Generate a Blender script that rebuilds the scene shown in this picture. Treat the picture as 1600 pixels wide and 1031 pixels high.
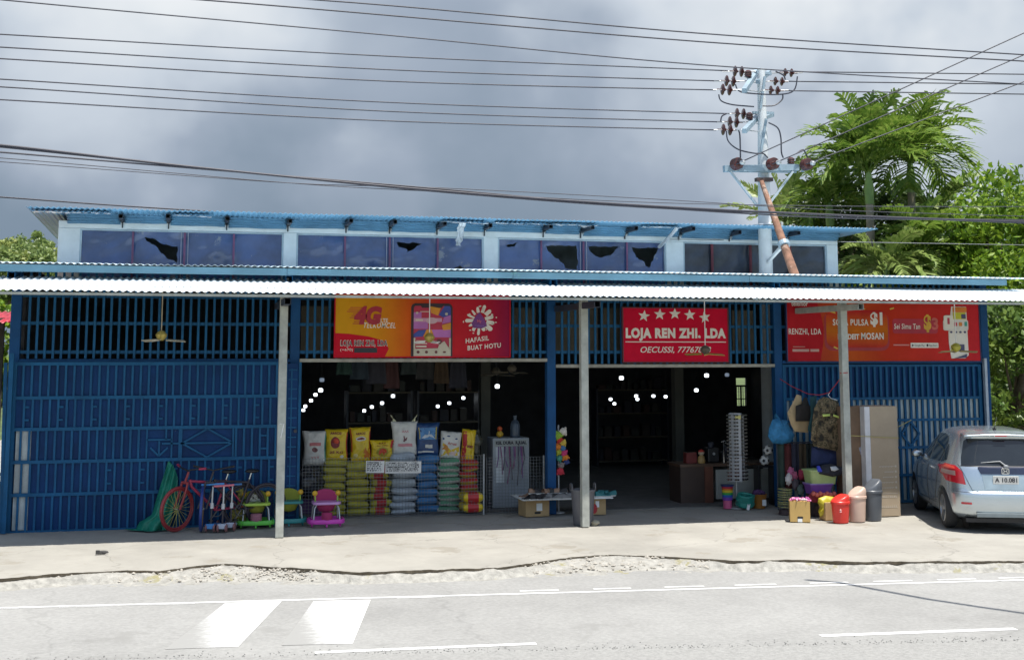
import bpy, math, random
from mathutils import Vector, Matrix, noise as mnoise
R = math.radians
random.seed(7)
S = bpy.context.scene
for o in list(bpy.data.objects): bpy.data.objects.remove(o)

# ------------------------------------------------------------------ camera
FPX, YAW, PITCH, CAMH, HOR = 2000.0, R(14), R(7), 2.65, 551.0
PPY = HOR - FPX*math.tan(PITCH)
FW = Vector((math.sin(YAW)*math.cos(PITCH), math.cos(YAW)*math.cos(PITCH), math.sin(PITCH)))
RT = Vector((math.cos(YAW), -math.sin(YAW), 0)); UP = RT.cross(FW)
CAM = Vector((0, -20.867, CAMH))
cd = bpy.data.cameras.new('camera'); cam = bpy.data.objects.new('camera', cd); S.collection.objects.link(cam)
cam.location = CAM; cam.rotation_euler = (R(90)+PITCH, 0, -YAW)
cd.sensor_width = 36; cd.lens = FPX/1600*36; cd.shift_y = (PPY-515.5)/1600
cd.clip_end = 4000; cd.clip_start = 0.1
S.camera = cam

# ------------------------------------------------------------------ sky, sun, exposure
SUN_EL, SUN_AZ = R(74.5), R(25)          # azimuth measured from the street side (-Y) towards +X
sv = Vector((math.cos(SUN_EL)*math.sin(SUN_AZ), -math.cos(SUN_EL)*math.cos(SUN_AZ), math.sin(SUN_EL)))
wd = bpy.data.worlds.new('World'); S.world = wd; wd.use_nodes = True
wn, wl = wd.node_tree.nodes, wd.node_tree.links
for n in list(wn): wn.remove(n)
def wnode(t, **k):
    n = wn.new(t)
    for a, b in k.items(): setattr(n, a, b)
    return n
def build_world():
    out = wnode('ShaderNodeOutputWorld')
    sky = wnode('ShaderNodeTexSky', sky_type='NISHITA', sun_disc=False, sun_elevation=SUN_EL,
                sun_rotation=math.atan2(sv.x, sv.y))
    b1 = wnode('ShaderNodeBackground'); b1.inputs[1].default_value = 0.12
    wl.new(sky.outputs[0], b1.inputs[0])
    tc = wnode('ShaderNodeTexCoord')
    mp = wnode('ShaderNodeMapping'); mp.inputs['Scale'].default_value = (1, 1, 1.7)
    wl.new(tc.outputs['Generated'], mp.inputs['Vector'])
    nz = wnode('ShaderNodeTexNoise'); nz.inputs['Scale'].default_value = 3.3; nz.inputs['Detail'].default_value = 5
    nz.inputs['Roughness'].default_value = .5; nz.inputs['Distortion'].default_value = .25
    wl.new(mp.outputs[0], nz.inputs['Vector'])
    def blob(px, py, inner, outer, gain):
        d = (FPX*FW + (px-800)*RT + (PPY-py)*UP).normalized()
        # a bank of cloud in a fixed direction of the sky, its edge broken up by noise
        dt = wnode('ShaderNodeVectorMath', operation='DOT_PRODUCT'); dt.inputs[1].default_value = d
        wl.new(tc.outputs['Generated'], dt.inputs[0])
        ac = wnode('ShaderNodeMath', operation='ARCCOSINE'); wl.new(dt.outputs['Value'], ac.inputs[0])
        nd = wnode('ShaderNodeTexNoise'); nd.inputs['Scale'].default_value = 7; nd.inputs['Detail'].default_value = 4
        wl.new(tc.outputs['Generated'], nd.inputs['Vector'])
        ad = wnode('ShaderNodeMath', operation='MULTIPLY_ADD'); ad.inputs[1].default_value = .34
        wl.new(nd.outputs[0], ad.inputs[0]); wl.new(ac.outputs[0], ad.inputs[2])
        mr = wnode('ShaderNodeMapRange', interpolation_type='SMOOTHSTEP')
        for i, v in zip((1, 2, 3, 4), (inner+.17, outer+.17, gain, 0)): mr.inputs[i].default_value = v
        wl.new(ad.outputs[0], mr.inputs[0]); return mr.outputs[0]
    sep = wnode('ShaderNodeSeparateXYZ'); wl.new(tc.outputs['Generated'], sep.inputs[0])
    el = wnode('ShaderNodeMapRange'); 
    for i, v in zip((1, 2, 3, 4), (.07, .33, .14, .48)): el.inputs[i].default_value = v
    wl.new(sep.outputs[2], el.inputs[0])
    sx = el.outputs[0]
    for b in (blob(150, 60, .02, .20, .38), blob(1150, -30, .02, .24, .42), blob(560, 330, .01, .09, .12), blob(1500, 230, .02, .22, .34)):
        a = wnode('ShaderNodeMath', operation='ADD'); wl.new(sx, a.inputs[0]); wl.new(b, a.inputs[1]); sx = a.outputs[0]
    na = wnode('ShaderNodeMath', operation='MULTIPLY_ADD'); na.inputs[1].default_value = .62
    wl.new(nz.outputs[0], na.inputs[0]); wl.new(sx, na.inputs[2])
    sb = wnode('ShaderNodeMath', operation='SUBTRACT'); sb.inputs[1].default_value = .25; wl.new(na.outputs[0], sb.inputs[0])
    cr = wnode('ShaderNodeValToRGB'); e = cr.color_ramp.elements
    e[0].position = 0.0; e[0].color = (.098, .138, .188, 1)
    e[1].position = 1.0; e[1].color = (.52, .54, .555, 1)
    for p, c in ((.22, (.135, .178, .23)), (.45, (.215, .255, .315)), (.7, (.36, .40, .45))):
        x = e.new(p); x.color = (*c, 1)
    wl.new(sb.outputs[0], cr.inputs[0])
    b2 = wnode('ShaderNodeBackground'); b2.inputs[1].default_value = 0.84; wl.new(cr.outputs[0], b2.inputs[0])
    # the storm clouds fill the north; overhead and to the south the blue shows between clouds
    mr = wnode('ShaderNodeMapRange', interpolation_type='SMOOTHSTEP')
    for i, v in zip((1, 2, 3, 4), (-.3, .45, .45, 1)): mr.inputs[i].default_value = v
    wl.new(sep.outputs[1], mr.inputs[0])
    mx = wnode('ShaderNodeMixShader'); wl.new(mr.outputs[0], mx.inputs[0])
    wl.new(b1.outputs[0], mx.inputs[1]); wl.new(b2.outputs[0], mx.inputs[2]); wl.new(mx.outputs[0], out.inputs[0])
build_world()
sl = bpy.data.lights.new('sun', 'SUN'); sl.energy = 3.7; sl.angle = R(.53); sl.color = (1, .96, .89)
so = bpy.data.objects.new('sun', sl); S.collection.objects.link(so)
so.rotation_euler = (-sv).to_track_quat('-Z', 'Y').to_euler(); so.location = (0, -10, 40)
S.view_settings.view_transform = 'Standard'; S.view_settings.look = 'None'
S.view_settings.gamma = 1; S.view_settings.use_curve_mapping = False
S.view_settings.exposure = 0.98
S.cycles.max_bounces = 8; S.cycles.transparent_max_bounces = 12

# ------------------------------------------------------------------ helpers
def at(px, py, Y=0.0):
    d = FPX*FW + (px-800)*RT + (PPY-py)*UP
    return CAM + d*((Y-CAM.y)/d.y)
def gr(px, py, z=0.0):
    d = FPX*FW + (px-800)*RT + (PPY-py)*UP
    return CAM + d*((z-CAM.z)/d.z)
def lin(c): return tuple(((v/255)/12.92 if v/255 <= .04045 else ((v/255+.055)/1.055)**2.4) for v in c)
def nz(x, y, z=0.0, s=1.0): return mnoise.noise(Vector((x*s, y*s, z*s)))

MATS = {}
def M(name, col, rough=.6, metal=0.0, var=.18, scale=3.0, bump=0.0, bscale=40.0, wear=None, wear_t=.68, wear_s=9.0, coat=0.0, emit=0.0, ramp=None, axis=0, spec=.5):
    """procedural surface: base colour varied by noise, optional fine bump and worn patches"""
    if name in MATS: return MATS[name]
    m = bpy.data.materials.new(name); MATS[name] = m; m.use_nodes = True
    n, l = m.node_tree.nodes, m.node_tree.links
    p = n['Principled BSDF']; tc = n.new('ShaderNodeTexCoord')
    p.inputs['Roughness'].default_value = rough; p.inputs['Metallic'].default_value = metal
    p.inputs['Specular IOR Level'].default_value = spec
    p.inputs['Coat Weight'].default_value = coat; p.inputs['Coat Roughness'].default_value = .06
    a = n.new('ShaderNodeTexNoise'); a.inputs['Scale'].default_value = scale; a.inputs['Detail'].default_value = 6
    a.inputs['Roughness'].default_value = .62
    l.new(tc.outputs['Object'], a.inputs['Vector'])
    r = n.new('ShaderNodeMapRange'); r.inputs[1].default_value = .3; r.inputs[2].default_value = .7
    r.inputs[3].default_value = 1-var; r.inputs[4].default_value = 1+var
    l.new(a.outputs[0], r.inputs[0])
    mix = n.new('ShaderNodeMix'); mix.data_type = 'RGBA'; mix.blend_type = 'MULTIPLY'; mix.inputs[0].default_value = 1
    if ramp:
        sp = n.new('ShaderNodeSeparateXYZ'); l.new(tc.outputs['Generated'], sp.inputs[0])
        cr = n.new('ShaderNodeValToRGB'); el = cr.color_ramp.elements
        el[0].position, el[0].color = ramp[0][0], (*ramp[0][1], 1); el[1].position, el[1].color = ramp[-1][0], (*ramp[-1][1], 1)
        for q, c in ramp[1:-1]: x = el.new(q); x.color = (*c, 1)
        l.new(sp.outputs[axis], cr.inputs[0]); l.new(cr.outputs[0], mix.inputs[6])
    else: mix.inputs[6].default_value = (*col, 1)
    l.new(r.outputs[0], mix.inputs[7]); src = mix.outputs[2]
    if wear:
        w = n.new('ShaderNodeTexNoise'); w.inputs['Scale'].default_value = wear_s; w.inputs['Detail'].default_value = 8
        w.inputs['Roughness'].default_value = .7
        l.new(tc.outputs['Object'], w.inputs['Vector'])
        wr = n.new('ShaderNodeMapRange'); wr.inputs[1].default_value = wear_t; wr.inputs[2].default_value = wear_t+.05
        l.new(w.outputs[0], wr.inputs[0])
        m2 = n.new('ShaderNodeMix'); m2.data_type = 'RGBA'; m2.inputs[7].default_value = (*wear, 1)
        l.new(wr.outputs[0], m2.inputs[0]); l.new(src, m2.inputs[6]); src = m2.outputs[2]
    l.new(src, p.inputs['Base Color'])
    if emit:
        l.new(src, p.inputs['Emission Color']); p.inputs['Emission Strength'].default_value = emit
    if bump:
        b = n.new('ShaderNodeTexNoise'); b.inputs['Scale'].default_value = bscale; b.inputs['Detail'].default_value = 5
        l.new(tc.outputs['Object'], b.inputs['Vector'])
        bb = n.new('ShaderNodeBump'); bb.inputs['Strength'].default_value = bump; bb.inputs['Distance'].default_value = .02
        l.new(b.outputs[0], bb.inputs['Height']); l.new(bb.outputs[0], p.inputs['Normal'])
    return m

class MB:
    def __init__(s): s.v, s.f, s.m = [], [], []; s.mi = 0
    def add(s, vs, fs):
        o = len(s.v); s.v += [tuple(v) for v in vs]
        for f in fs: s.f.append(tuple(i+o for i in f)); s.m.append(s.mi)
        return s
    def box(s, c, d, mat=None):
        x, y, z = d[0]/2, d[1]/2, d[2]/2
        vs = [Vector(q) for q in ((-x,-y,-z),(x,-y,-z),(x,y,-z),(-x,y,-z),(-x,-y,z),(x,-y,z),(x,y,z),(-x,y,z))]
        if mat is not None: vs = [mat @ q for q in vs]
        c = Vector(c)
        return s.add([q+c for q in vs], [(0,3,2,1),(4,5,6,7),(0,1,5,4),(1,2,6,5),(2,3,7,6),(3,0,4,7)])
    def bb(s, x0, x1, y0, y1, z0, z1): return s.box(((x0+x1)/2,(y0+y1)/2,(z0+z1)/2),(abs(x1-x0),abs(y1-y0),abs(z1-z0)))
    def bar(s, a, b, w, h=None):
        a, b = Vector(a), Vector(b); d = b-a; L = d.length
        if L < 1e-6: return s
        h = h or w
        z = d/L; ref = Vector((0,0,1)) if abs(z.z) < .95 else Vector((0,1,0))
        x = z.cross(ref).normalized(); y = z.cross(x)
        vs = [a+x*i*w/2+y*j*h/2 for i, j in ((-1,-1),(1,-1),(1,1),(-1,1))]+[b+x*i*w/2+y*j*h/2 for i, j in ((-1,-1),(1,-1),(1,1),(-1,1))]
        return s.add(vs, [(3,2,1,0),(4,5,6,7),(0,1,5,4),(1,2,6,5),(2,3,7,6),(3,0,4,7)])
    def tube(s, pts, r, n=8, closed=False, cap=True):
        pts = [Vector(p) for p in pts]; N = len(pts)
        rr = r if isinstance(r, (list, tuple)) else [r]*N
        vs, prev = [], None
        for i, p in enumerate(pts):
            t = (pts[(i+1) % N]-pts[i-1]) if closed else (pts[min(i+1, N-1)]-pts[max(i-1, 0)])
            t.normalize()
            if prev is None:
                ref = Vector((0,0,1)) if abs(t.z) < .9 else Vector((0,1,0))
                x = t.cross(ref).normalized()
            else:
                x = (prev-t*prev.dot(t)).normalized()
            prev = x; y = t.cross(x)
            for k in range(n):
                a = 2*math.pi*k/n; vs.append(p+(x*math.cos(a)+y*math.sin(a))*rr[i])
        fs = []
        for i in range(N if closed else N-1):
            j = (i+1) % N
            for k in range(n):
                k2 = (k+1) % n; fs.append((i*n+k, i*n+k2, j*n+k2, j*n+k))
        if cap and not closed: fs += [tuple(range(n))[::-1], tuple((N-1)*n+k for k in range(n))]
        return s.add(vs, fs)
    def lathe(s, prof, n=24, c=(0,0,0), sx=1, sy=1, cap=True):
        vs = []
        for r, z in prof:
            for k in range(n):
                a = 2*math.pi*k/n; vs.append((c[0]+r*math.cos(a)*sx, c[1]+r*math.sin(a)*sy, c[2]+z))
        fs = [(i*n+k, i*n+(k+1) % n, (i+1)*n+(k+1) % n, (i+1)*n+k) for i in range(len(prof)-1) for k in range(n)]
        if cap: fs += [tuple(range(n))[::-1], tuple((len(prof)-1)*n+k for k in range(n))]
        return s.add(vs, fs)
    def ball(s, c, r, n=14, m=9, sc=(1,1,1), lump=0, seed=0):
        vs = []
        for i in range(m+1):
            th = math.pi*i/m
            for k in range(n):
                a = 2*math.pi*k/n
                d = Vector((math.sin(th)*math.cos(a), math.sin(th)*math.sin(a), math.cos(th)))
                q = r*(1+lump*mnoise.noise(d*2.3+Vector((seed*7.1, seed, 0))))
                vs.append((c[0]+d.x*q*sc[0], c[1]+d.y*q*sc[1], c[2]+d.z*q*sc[2]))
        fs = [(i*n+k, (i+1)*n+k, (i+1)*n+(k+1) % n, i*n+(k+1) % n) for i in range(m) for k in range(n)]
        return s.add(vs, fs)
    def prism(s, out, y0, y1):
        """closed outline of (x, z) extruded from y0 to y1"""
        n = len(out)
        vs = [(x, y0, z) for x, z in out]+[(x, y1, z) for x, z in out]
        return s.add(vs, [tuple(range(n)), tuple(range(2*n-1, n-1, -1))]+[(i, i+n, (i+1) % n+n, (i+1) % n) for i in range(n)])
    def hprism(s, out, z0, z1):
        n = len(out)
        vs = [(x, y, z0) for x, y in out]+[(x, y, z1) for x, y in out]
        return s.add(vs, [tuple(range(n))[::-1], tuple(range(n, 2*n))]+[(i, (i+1) % n, (i+1) % n+n, i+n) for i in range(n)])
    def grid(s, fn, nu, nv, skip=None):
        vs = [fn(i/nu, j/nv) for j in range(nv+1) for i in range(nu+1)]
        fs = [(j*(nu+1)+i, j*(nu+1)+i+1, (j+1)*(nu+1)+i+1, (j+1)*(nu+1)+i) for j in range(nv) for i in range(nu)
              if not (skip and skip((i+.5)/nu, (j+.5)/nv))]
        return s.add(vs, fs)
    def build(s, name, mat, parent=None, loc=None, rot=None, smooth=None, bevel=0.0, solid=0.0):
        me = bpy.data.meshes.new(name); me.from_pydata(s.v, [], s.f); me.update()
        for m in (mat if isinstance(mat, (list, tuple)) else [mat]): me.materials.append(m)
        if any(s.m):
            me.polygons.foreach_set('material_index', s.m)
        if smooth is not None:
            me.polygons.foreach_set('use_smooth', [True]*len(me.polygons))
            if smooth < 180: me.set_sharp_from_angle(angle=R(smooth))
        o = bpy.data.objects.new(name, me); S.collection.objects.link(o)
        if parent: o.parent = parent
        if loc is not None: o.location = loc
        if rot is not None: o.rotation_euler = rot
        if solid:
            md = o.modifiers.new('solidify', 'SOLIDIFY'); md.thickness = solid; md.offset = 0
        if bevel:
            md = o.modifiers.new('bevel', 'BEVEL'); md.width = bevel; md.segments = 2; md.limit_method = 'ANGLE'
        return o
def thing(name, label, cat, loc=(0,0,0), rz=0.0, group=None, rot=None):
    o = bpy.data.objects.new(name, None); S.collection.objects.link(o); o.empty_display_size = .1
    o.location = loc; o.rotation_euler = rot or (0, 0, rz); o['label'] = label; o['category'] = cat
    if group: o['group'] = group
    return o
def tag(o, label, cat, group=None, kind=None):
    o['label'] = label; o['category'] = cat
    if group: o['group'] = group
    if kind: o['kind'] = kind
    return o
def struct(o, kind='structure'): o['kind'] = kind; return o
def dup(root, loc, rz=None, label=None, group=None, rot=None):
    r = root.copy(); S.collection.objects.link(r); r.location = loc
    if rz is not None: r.rotation_euler = (0, 0, rz)
    if rot is not None: r.rotation_euler = rot
    if label: r['label'] = label
    if group: r['group'] = group
    for ch in list(root.children):
        c = ch.copy(); S.collection.objects.link(c); c.parent = r
        for g in list(ch.children):
            d = g.copy(); S.collection.objects.link(d); d.parent = c
    return r
def text_geo(body, bold=0.0, shear=0.0, space=1.0):
    cu = bpy.data.curves.new('t', 'FONT'); cu.body = body; cu.offset = bold; cu.shear = shear; cu.space_character = space
    cu.resolution_u = 3
    o = bpy.data.objects.new('t', cu); S.collection.objects.link(o)
    bpy.context.view_layer.update()
    me = bpy.data.meshes.new_from_object(o.evaluated_get(bpy.context.evaluated_depsgraph_get()))
    vs = [v.co.copy() for v in me.vertices]; fs = [tuple(p.vertices) for p in me.polygons]
    bpy.data.objects.remove(o); bpy.data.curves.remove(cu); bpy.data.meshes.remove(me)
    return vs, fs
def text_into(mb, body, x0, x1, z0, z1, y, bold=.03, shear=0.0, tilt=0.0, space=1.0):
    """lettering fitted to a rectangle of the plane y, facing the street"""
    vs, fs = text_geo(body, bold, shear, space)
    ax, bx = min(v.x for v in vs), max(v.x for v in vs); ay, by = min(v.y for v in vs), max(v.y for v in vs)
    mb.add([(x0+(v.x-ax)/(bx-ax)*(x1-x0), y, z0+(v.y-ay)/(by-ay)*(z1-z0)+tilt*(v.x-ax)/(bx-ax)) for v in vs], fs)
    return mb
def ell(cx, cz, rx, rz, n=20): return [(cx+rx*math.cos(2*math.pi*k/n), cz+rz*math.sin(2*math.pi*k/n)) for k in range(n)]
def rrect(x0, x1, z0, z1, r, n=4):
    o = []
    for cx, cz, a in ((x1-r, z1-r, 0), (x0+r, z1-r, 90), (x0+r, z0+r, 180), (x1-r, z0+r, 270)):
        for k in range(n+1): t = R(a+90*k/n); o.append((cx+r*math.cos(t), cz+r*math.sin(t)))
    return o
def star(cx, cz, r, tilt=0.0):
    return [(cx+(r if k % 2 == 0 else r*.42)*math.sin(math.pi*k/5+tilt), cz+(r if k % 2 == 0 else r*.42)*math.cos(math.pi*k/5+tilt)) for k in range(10)]

# ------------------------------------------------------------------ materials
blue = M('blue_paint', (.005, .058, .17), .55, var=.22, scale=2.2, bump=.08, bscale=30, wear=(.10, .16, .22), wear_t=.72, wear_s=7, spec=.22)
blue2 = M('blue_bar_paint', (.007, .082, .19), .55, var=.22, scale=3, wear=(.06, .07, .075), wear_t=.68, wear_s=6, spec=.22)
blue_sheet = M('blue_sheet_steel', (.002, .034, .125), .55, var=.35, scale=1.3, bump=.1, bscale=12, wear=(.18, .24, .30), wear_t=.70, wear_s=8, spec=.2)
pale_blue = M('pale_blue_plaster', (.78, .84, .87), .8, var=.12, scale=2, bump=.15, bscale=25, wear=(.5, .56, .6), wear_t=.67, wear_s=4)
roof_blue = M('blue_roof_sheet', (.13, .29, .44), .42, var=.22, scale=1.6, wear=(.22, .38, .50), wear_t=.66, wear_s=5)
eave_blue = M('eave_fascia_paint', (.12, .25, .33), .5, var=.22, scale=1.2, wear=(.12, .26, .27), wear_t=.62, wear_s=3)
canopy_white = M('canopy_sheet', (.72, .79, .83), .38, var=.1, scale=1.0, wear=(.42, .46, .46), wear_t=.7, wear_s=6)
dark_steel = M('dark_steel', (.03, .035, .05), .5, var=.3)
galv = M('galvanised_post', (.36, .37, .33), .6, var=.25, scale=5, bump=.08, wear=(.20, .19, .15), wear_t=.66, wear_s=8)
beam_beige = M('track_steel', (.30, .29, .25), .55, var=.3, scale=6)
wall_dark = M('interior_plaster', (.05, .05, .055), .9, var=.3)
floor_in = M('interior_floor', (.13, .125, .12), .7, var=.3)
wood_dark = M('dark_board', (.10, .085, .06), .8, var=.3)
black = M('black_plastic', (.012, .012, .014), .45, var=.2)
rubber = M('tyre_rubber', (.02, .02, .021), .8, var=.25)
chrome = M('chrome', (.65, .66, .68), .18, 1.0, var=.1)
steel_grey = M('steel_grey', (.38, .40, .41), .4, .6, var=.2)
white_p = M('white_plastic', (.72, .73, .72), .4, var=.08)
paper = M('paper', (.62, .62, .60), .8, var=.1)
ink = M('ink', (.03, .03, .04), .7, var=.2)
card = M('cardboard', (.40, .27, .13), .85, var=.14, scale=4, bump=.05, wear=(.30, .20, .10), wear_t=.66, wear_s=5)
card2 = M('grey_cardboard', (.34, .27, .19), .8, var=.12, scale=3, wear=(.26, .20, .14), wear_t=.66, wear_s=4)
cable_m = M('cable_rubber', (.035, .035, .05), .5, var=.2)
red_sign = M('sign_red', (.50, .008, .025), .6, var=.1, scale=1.5, spec=.12)
sign_white = M('sign_lettering', (.70, .66, .60), .5, var=.06)

# ------------------------------------------------------------------ ground
conc = M('concrete', (.315, .30, .265), .88, var=.13, scale=.7, bump=.15, bscale=18, wear=(.27, .25, .21), wear_t=.57, wear_s=1.1)
def add_cracks(m, sc=.33, dk=.62):
    n, l = m.node_tree.nodes, m.node_tree.links; p = n['Principled BSDF']; src = p.inputs['Base Color'].links[0].from_socket
    tc = n.new('ShaderNodeTexCoord'); ns = n.new('ShaderNodeTexNoise'); ns.inputs['Scale'].default_value = 1.7; ns.inputs['Detail'].default_value = 6; l.new(tc.outputs['Object'], ns.inputs['Vector'])
    va = n.new('ShaderNodeVectorMath'); va.operation = 'MULTIPLY_ADD'; va.inputs[1].default_value = (.9, .9, 0); l.new(ns.outputs['Color'], va.inputs[0]); l.new(tc.outputs['Object'], va.inputs[2])
    vo = n.new('ShaderNodeTexVoronoi'); vo.feature = 'DISTANCE_TO_EDGE'; vo.inputs['Scale'].default_value = sc; l.new(va.outputs[0], vo.inputs['Vector'])
    mr = n.new('ShaderNodeMapRange'); mr.inputs[1].default_value = .0; mr.inputs[2].default_value = .006; mr.inputs[3].default_value = dk; mr.inputs[4].default_value = 1; l.new(vo.outputs['Distance'], mr.inputs[0])
    st = n.new('ShaderNodeTexNoise'); st.inputs['Scale'].default_value = .42; st.inputs['Detail'].default_value = 7; st.inputs['Roughness'].default_value = .7; l.new(va.outputs[0], st.inputs['Vector'])
    m2 = n.new('ShaderNodeMapRange'); m2.inputs[1].default_value = .35; m2.inputs[2].default_value = .72; m2.inputs[3].default_value = 1.06; m2.inputs[4].default_value = .80; l.new(st.outputs[0], m2.inputs[0])
    mm = n.new('ShaderNodeMath'); mm.operation = 'MULTIPLY'; l.new(mr.outputs[0], mm.inputs[0]); l.new(m2.outputs[0], mm.inputs[1])
    mx = n.new('ShaderNodeMix'); mx.data_type = 'RGBA'; mx.blend_type = 'MULTIPLY'; mx.inputs[0].default_value = 1; l.new(src, mx.inputs[6]); l.new(mm.outputs[0], mx.inputs[7]); l.new(mx.outputs[2], p.inputs['Base Color'])
add_cracks(conc, .33, .75)
asph = M('asphalt', (.285, .282, .27), .85, var=.13, scale=22, bump=.35, bscale=110, wear=(.25, .247, .235), wear_t=.60, wear_s=.8)
add_cracks(asph, .16, .88)
soil = M('soil', (.16, .125, .085), .95, var=.4, scale=9, bump=.6, bscale=30)
gravel_m = M('gravel', (.30, .29, .262), .95, var=.3, scale=12, bump=.7, bscale=45, wear=(.25, .23, .13), wear_t=.60, wear_s=1.4)
paint = M('road_paint', (.66, .66, .65), .7, var=.08, wear=(.36, .355, .34), wear_t=.60, wear_s=9)
grass_m = M('grassland', (.07, .10, .03), .95, var=.4, scale=.3, bump=.5, bscale=4)

g = MB().grid(lambda u, v: (-1500+3000*u, -1200+3000*v, -.24), 4, 4).build('ground', grass_m); struct(g)
EDGE = [(-500, 925), (-120, 911), (20, 900), (110, 893), (200, 889), (250, 890), (320, 881), (350, 878), (430, 884), (480, 886), (560, 892), (620, 890), (700, 887), (790, 884), (850, 874), (900, 868), (960, 865), (1050, 868), (1150, 874), (1250, 873), (1360, 876), (1500, 875), (1700, 874), (2200, 868)]
EW = [gr(x, y) for x, y in EDGE]
def edge_y(x):
    for a, b in zip(EW, EW[1:]):
        if a.x <= x <= b.x: y = a.y+(b.y-a.y)*(x-a.x)/(b.x-a.x); break
    else: y = EW[0].y if x < EW[0].x else EW[-1].y
    return y+.05*nz(x*3.1, 1.3)+.035*nz(x*9.7, 4.2)+.02*nz(x*27, 2.2)
xs = [-8+.04*i for i in range(651)]
mb = MB()
N = len(xs)
mb.v = [(x, 12.0, 0) for x in xs]+[(x, edge_y(x), -.012+.006*nz(x*8, 9)) for x in xs]
mb.f = [(i, N+i, N+i+1, i+1) for i in range(N-1)]; mb.m = [0]*(N-1)
# roughened top: rows towards the broken edge
struct(mb.build('apron', conc))
mb = MB()
mb.v = [(x, edge_y(x), -.012+.006*nz(x*8, 9)) for x in xs]+[(x, edge_y(x)+.05+.05*abs(nz(x*5, 3)), -.13) for x in xs]
mb.f = [(i, N+i, N+i+1, i+1) for i in range(N-1)]; mb.m = [0]*(N-1)
struct(mb.build('apron_edge', M('broken_edge', (.17, .14, .10), .95, var=.45, scale=7, bump=.6, bscale=30)))
# verge of broken stone between the slab and the asphalt
RE = [gr(x, y, -.12) for x, y in ((-600, 921), (0, 912), (450, 908), (800, 898), (1200, 886), (1600, 879), (2200, 862))]
def road_y(x):
    for a, b in zip(RE, RE[1:]):
        if a.x <= x <= b.x: y = a.y+(b.y-a.y)*(x-a.x)/(b.x-a.x); break
    else: y = RE[0].y if x < RE[0].x else RE[-1].y
    return y+.05*nz(x*2.1, 7.7)+.03*nz(x*9, 1.7)
def verge(u, v):
    x = -8+26*u; ry, ey = road_y(x), edge_y(x); y0 = min(ry, ey)-.3; y = y0+(ey+.25-y0)*v
    t = max(0, min(1, (y-min(ry, ey-.16)+.04)/max(.14, ey-ry))); t = t*t*(3-2*t)
    return (x, y, -.124+(-.03 if v < .1 else 0)+.10*t*(.78+.28*nz(x*1.3, 3.3)+.2*nz(x*5, 1.3))+(.5+t)*(.012*nz(x*4, v*3)+.008*nz(x*14, v*9)))
mb = MB().grid(verge, 520, 24)
struct(mb.build('verge', gravel_m, smooth=180))
mb = MB()
rng = random.Random(3)
for i in range(4200):
    x = rng.uniform(-3.2, 12.5); v = rng.random()**.7
    if nz(x*.8, 5.5) < -.25 and rng.random() < .4: continue
    y = road_y(x)+(edge_y(x)-road_y(x)+.05)*v
    r = rng.choice((.005, .007, .009, .012, .017, .026)) * (1.4 if 5 < x < 9.5 and rng.random() < .5 else 1)
    d = [Vector((rng.uniform(.6, 1.2)*a, rng.uniform(.6, 1.2)*b, rng.uniform(.5, .9)*c))*r for a, b, c in ((1,0,0),(0,1,0),(-1,0,0),(0,-1,0),(0,0,1),(0,0,-1))]
    c = Vector((x, y, -.112+r*.3+max(0, v-.1)*.09))
    mb.add([c+q for q in d], [(0,1,4),(1,2,4),(2,3,4),(3,0,4),(1,0,5),(2,1,5),(3,2,5),(0,3,5)])
st = mb.build('gravel_stones', M('stones', (.36, .335, .29), .9, var=.35, scale=14)); st['kind'] = 'stuff'; st['label'] = 'loose pale stones along the broken edge of the concrete'; st['category'] = 'gravel'
RS = -.1015   # the road runs at a slight angle to the shopfront
def yl(x, c): return c+RS*x
struct(MB().add([(-60, yl(-60, -2.7), -.124), (-60, yl(-60, -24), -.124), (70, yl(70, -24), -.124), (70, yl(70, -2.7), -.124)], [(0,1,2,3)]).build('road', asph))
asph2 = M('old_asphalt', (.275, .272, .26), .9, var=.2, scale=30, bump=.5, bscale=120)
mb = MB(); xx = [-12+.05*i for i in range(640)]; N = len(xx)
mb.v = [(x, -8.36-.156*x+.02*nz(x*4, 2)+.012*nz(x*15, 2), -.1195) for x in xx]+[(x, -18-.1*x, -.1195) for x in xx]
mb.f = [(i, N+i, N+i+1, i+1) for i in range(N-1)]; mb.m = [0]*(N-1)
struct(mb.build('road_shoulder', asph2))
mb = MB()
for i in range(900):
    x = rng.uniform(-3, 10); y = -8.36-.156*x+abs(rng.gauss(0, .12))-.02
    r = rng.uniform(.002, .005)
    mb.box((x, y, -.121+r*.4), (r*2, r*2, r*1.5), Matrix.Rotation(rng.random()*3, 3, 'Z'))
st = mb.build('road_grit', M('grit', (.27, .265, .25), .9, var=.4, scale=40)); st['kind'] = 'stuff'; st['label'] = 'grit gathered along the joint in the asphalt'; st['category'] = 'grit'
def marking(pts, name='road_marking', m=None):
    o = MB().add([(p.x, p.y, -.1205) for p in pts], [(0,1,2,3)]).build(name, m or paint); return struct(o)
def line_px(x0, y0, x1, y1, w):
    a, b = gr(x0, y0, -.117), gr(x1, y1, -.117); n = Vector((-(b-a).y, (b-a).x, 0)).normalized()*w/2
    return marking([a-n, b-n, b+n, a+n])
line_px(-400, 959.5, 2000, 894, .07)
for x0, x1, y in ((-20, 30, 951.5), (93, 178, 947), (230, 305, 943.5), (372, 440, 0), (540, 600, 0), (620, 690, 932), (812, 873, 922.5), (927, 986, 919), (1038, 1100, 915.5), (1148, 1213, 912), (1265, 1325, 908.5), (1365, 1425, 905.5), (1465, 1525, 902.8), (1560, 1640, 900)):
    if not y: continue
    up_ = -4.0 if x0 > 780 else 1.5
    yy = 948+(905-948)*((x0+x1)/2)/1600 + up_
    line_px(x0, yy+.0134*(x1-x0)/1, x1, yy-.0134*(x1-x0)/1, .055)
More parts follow.
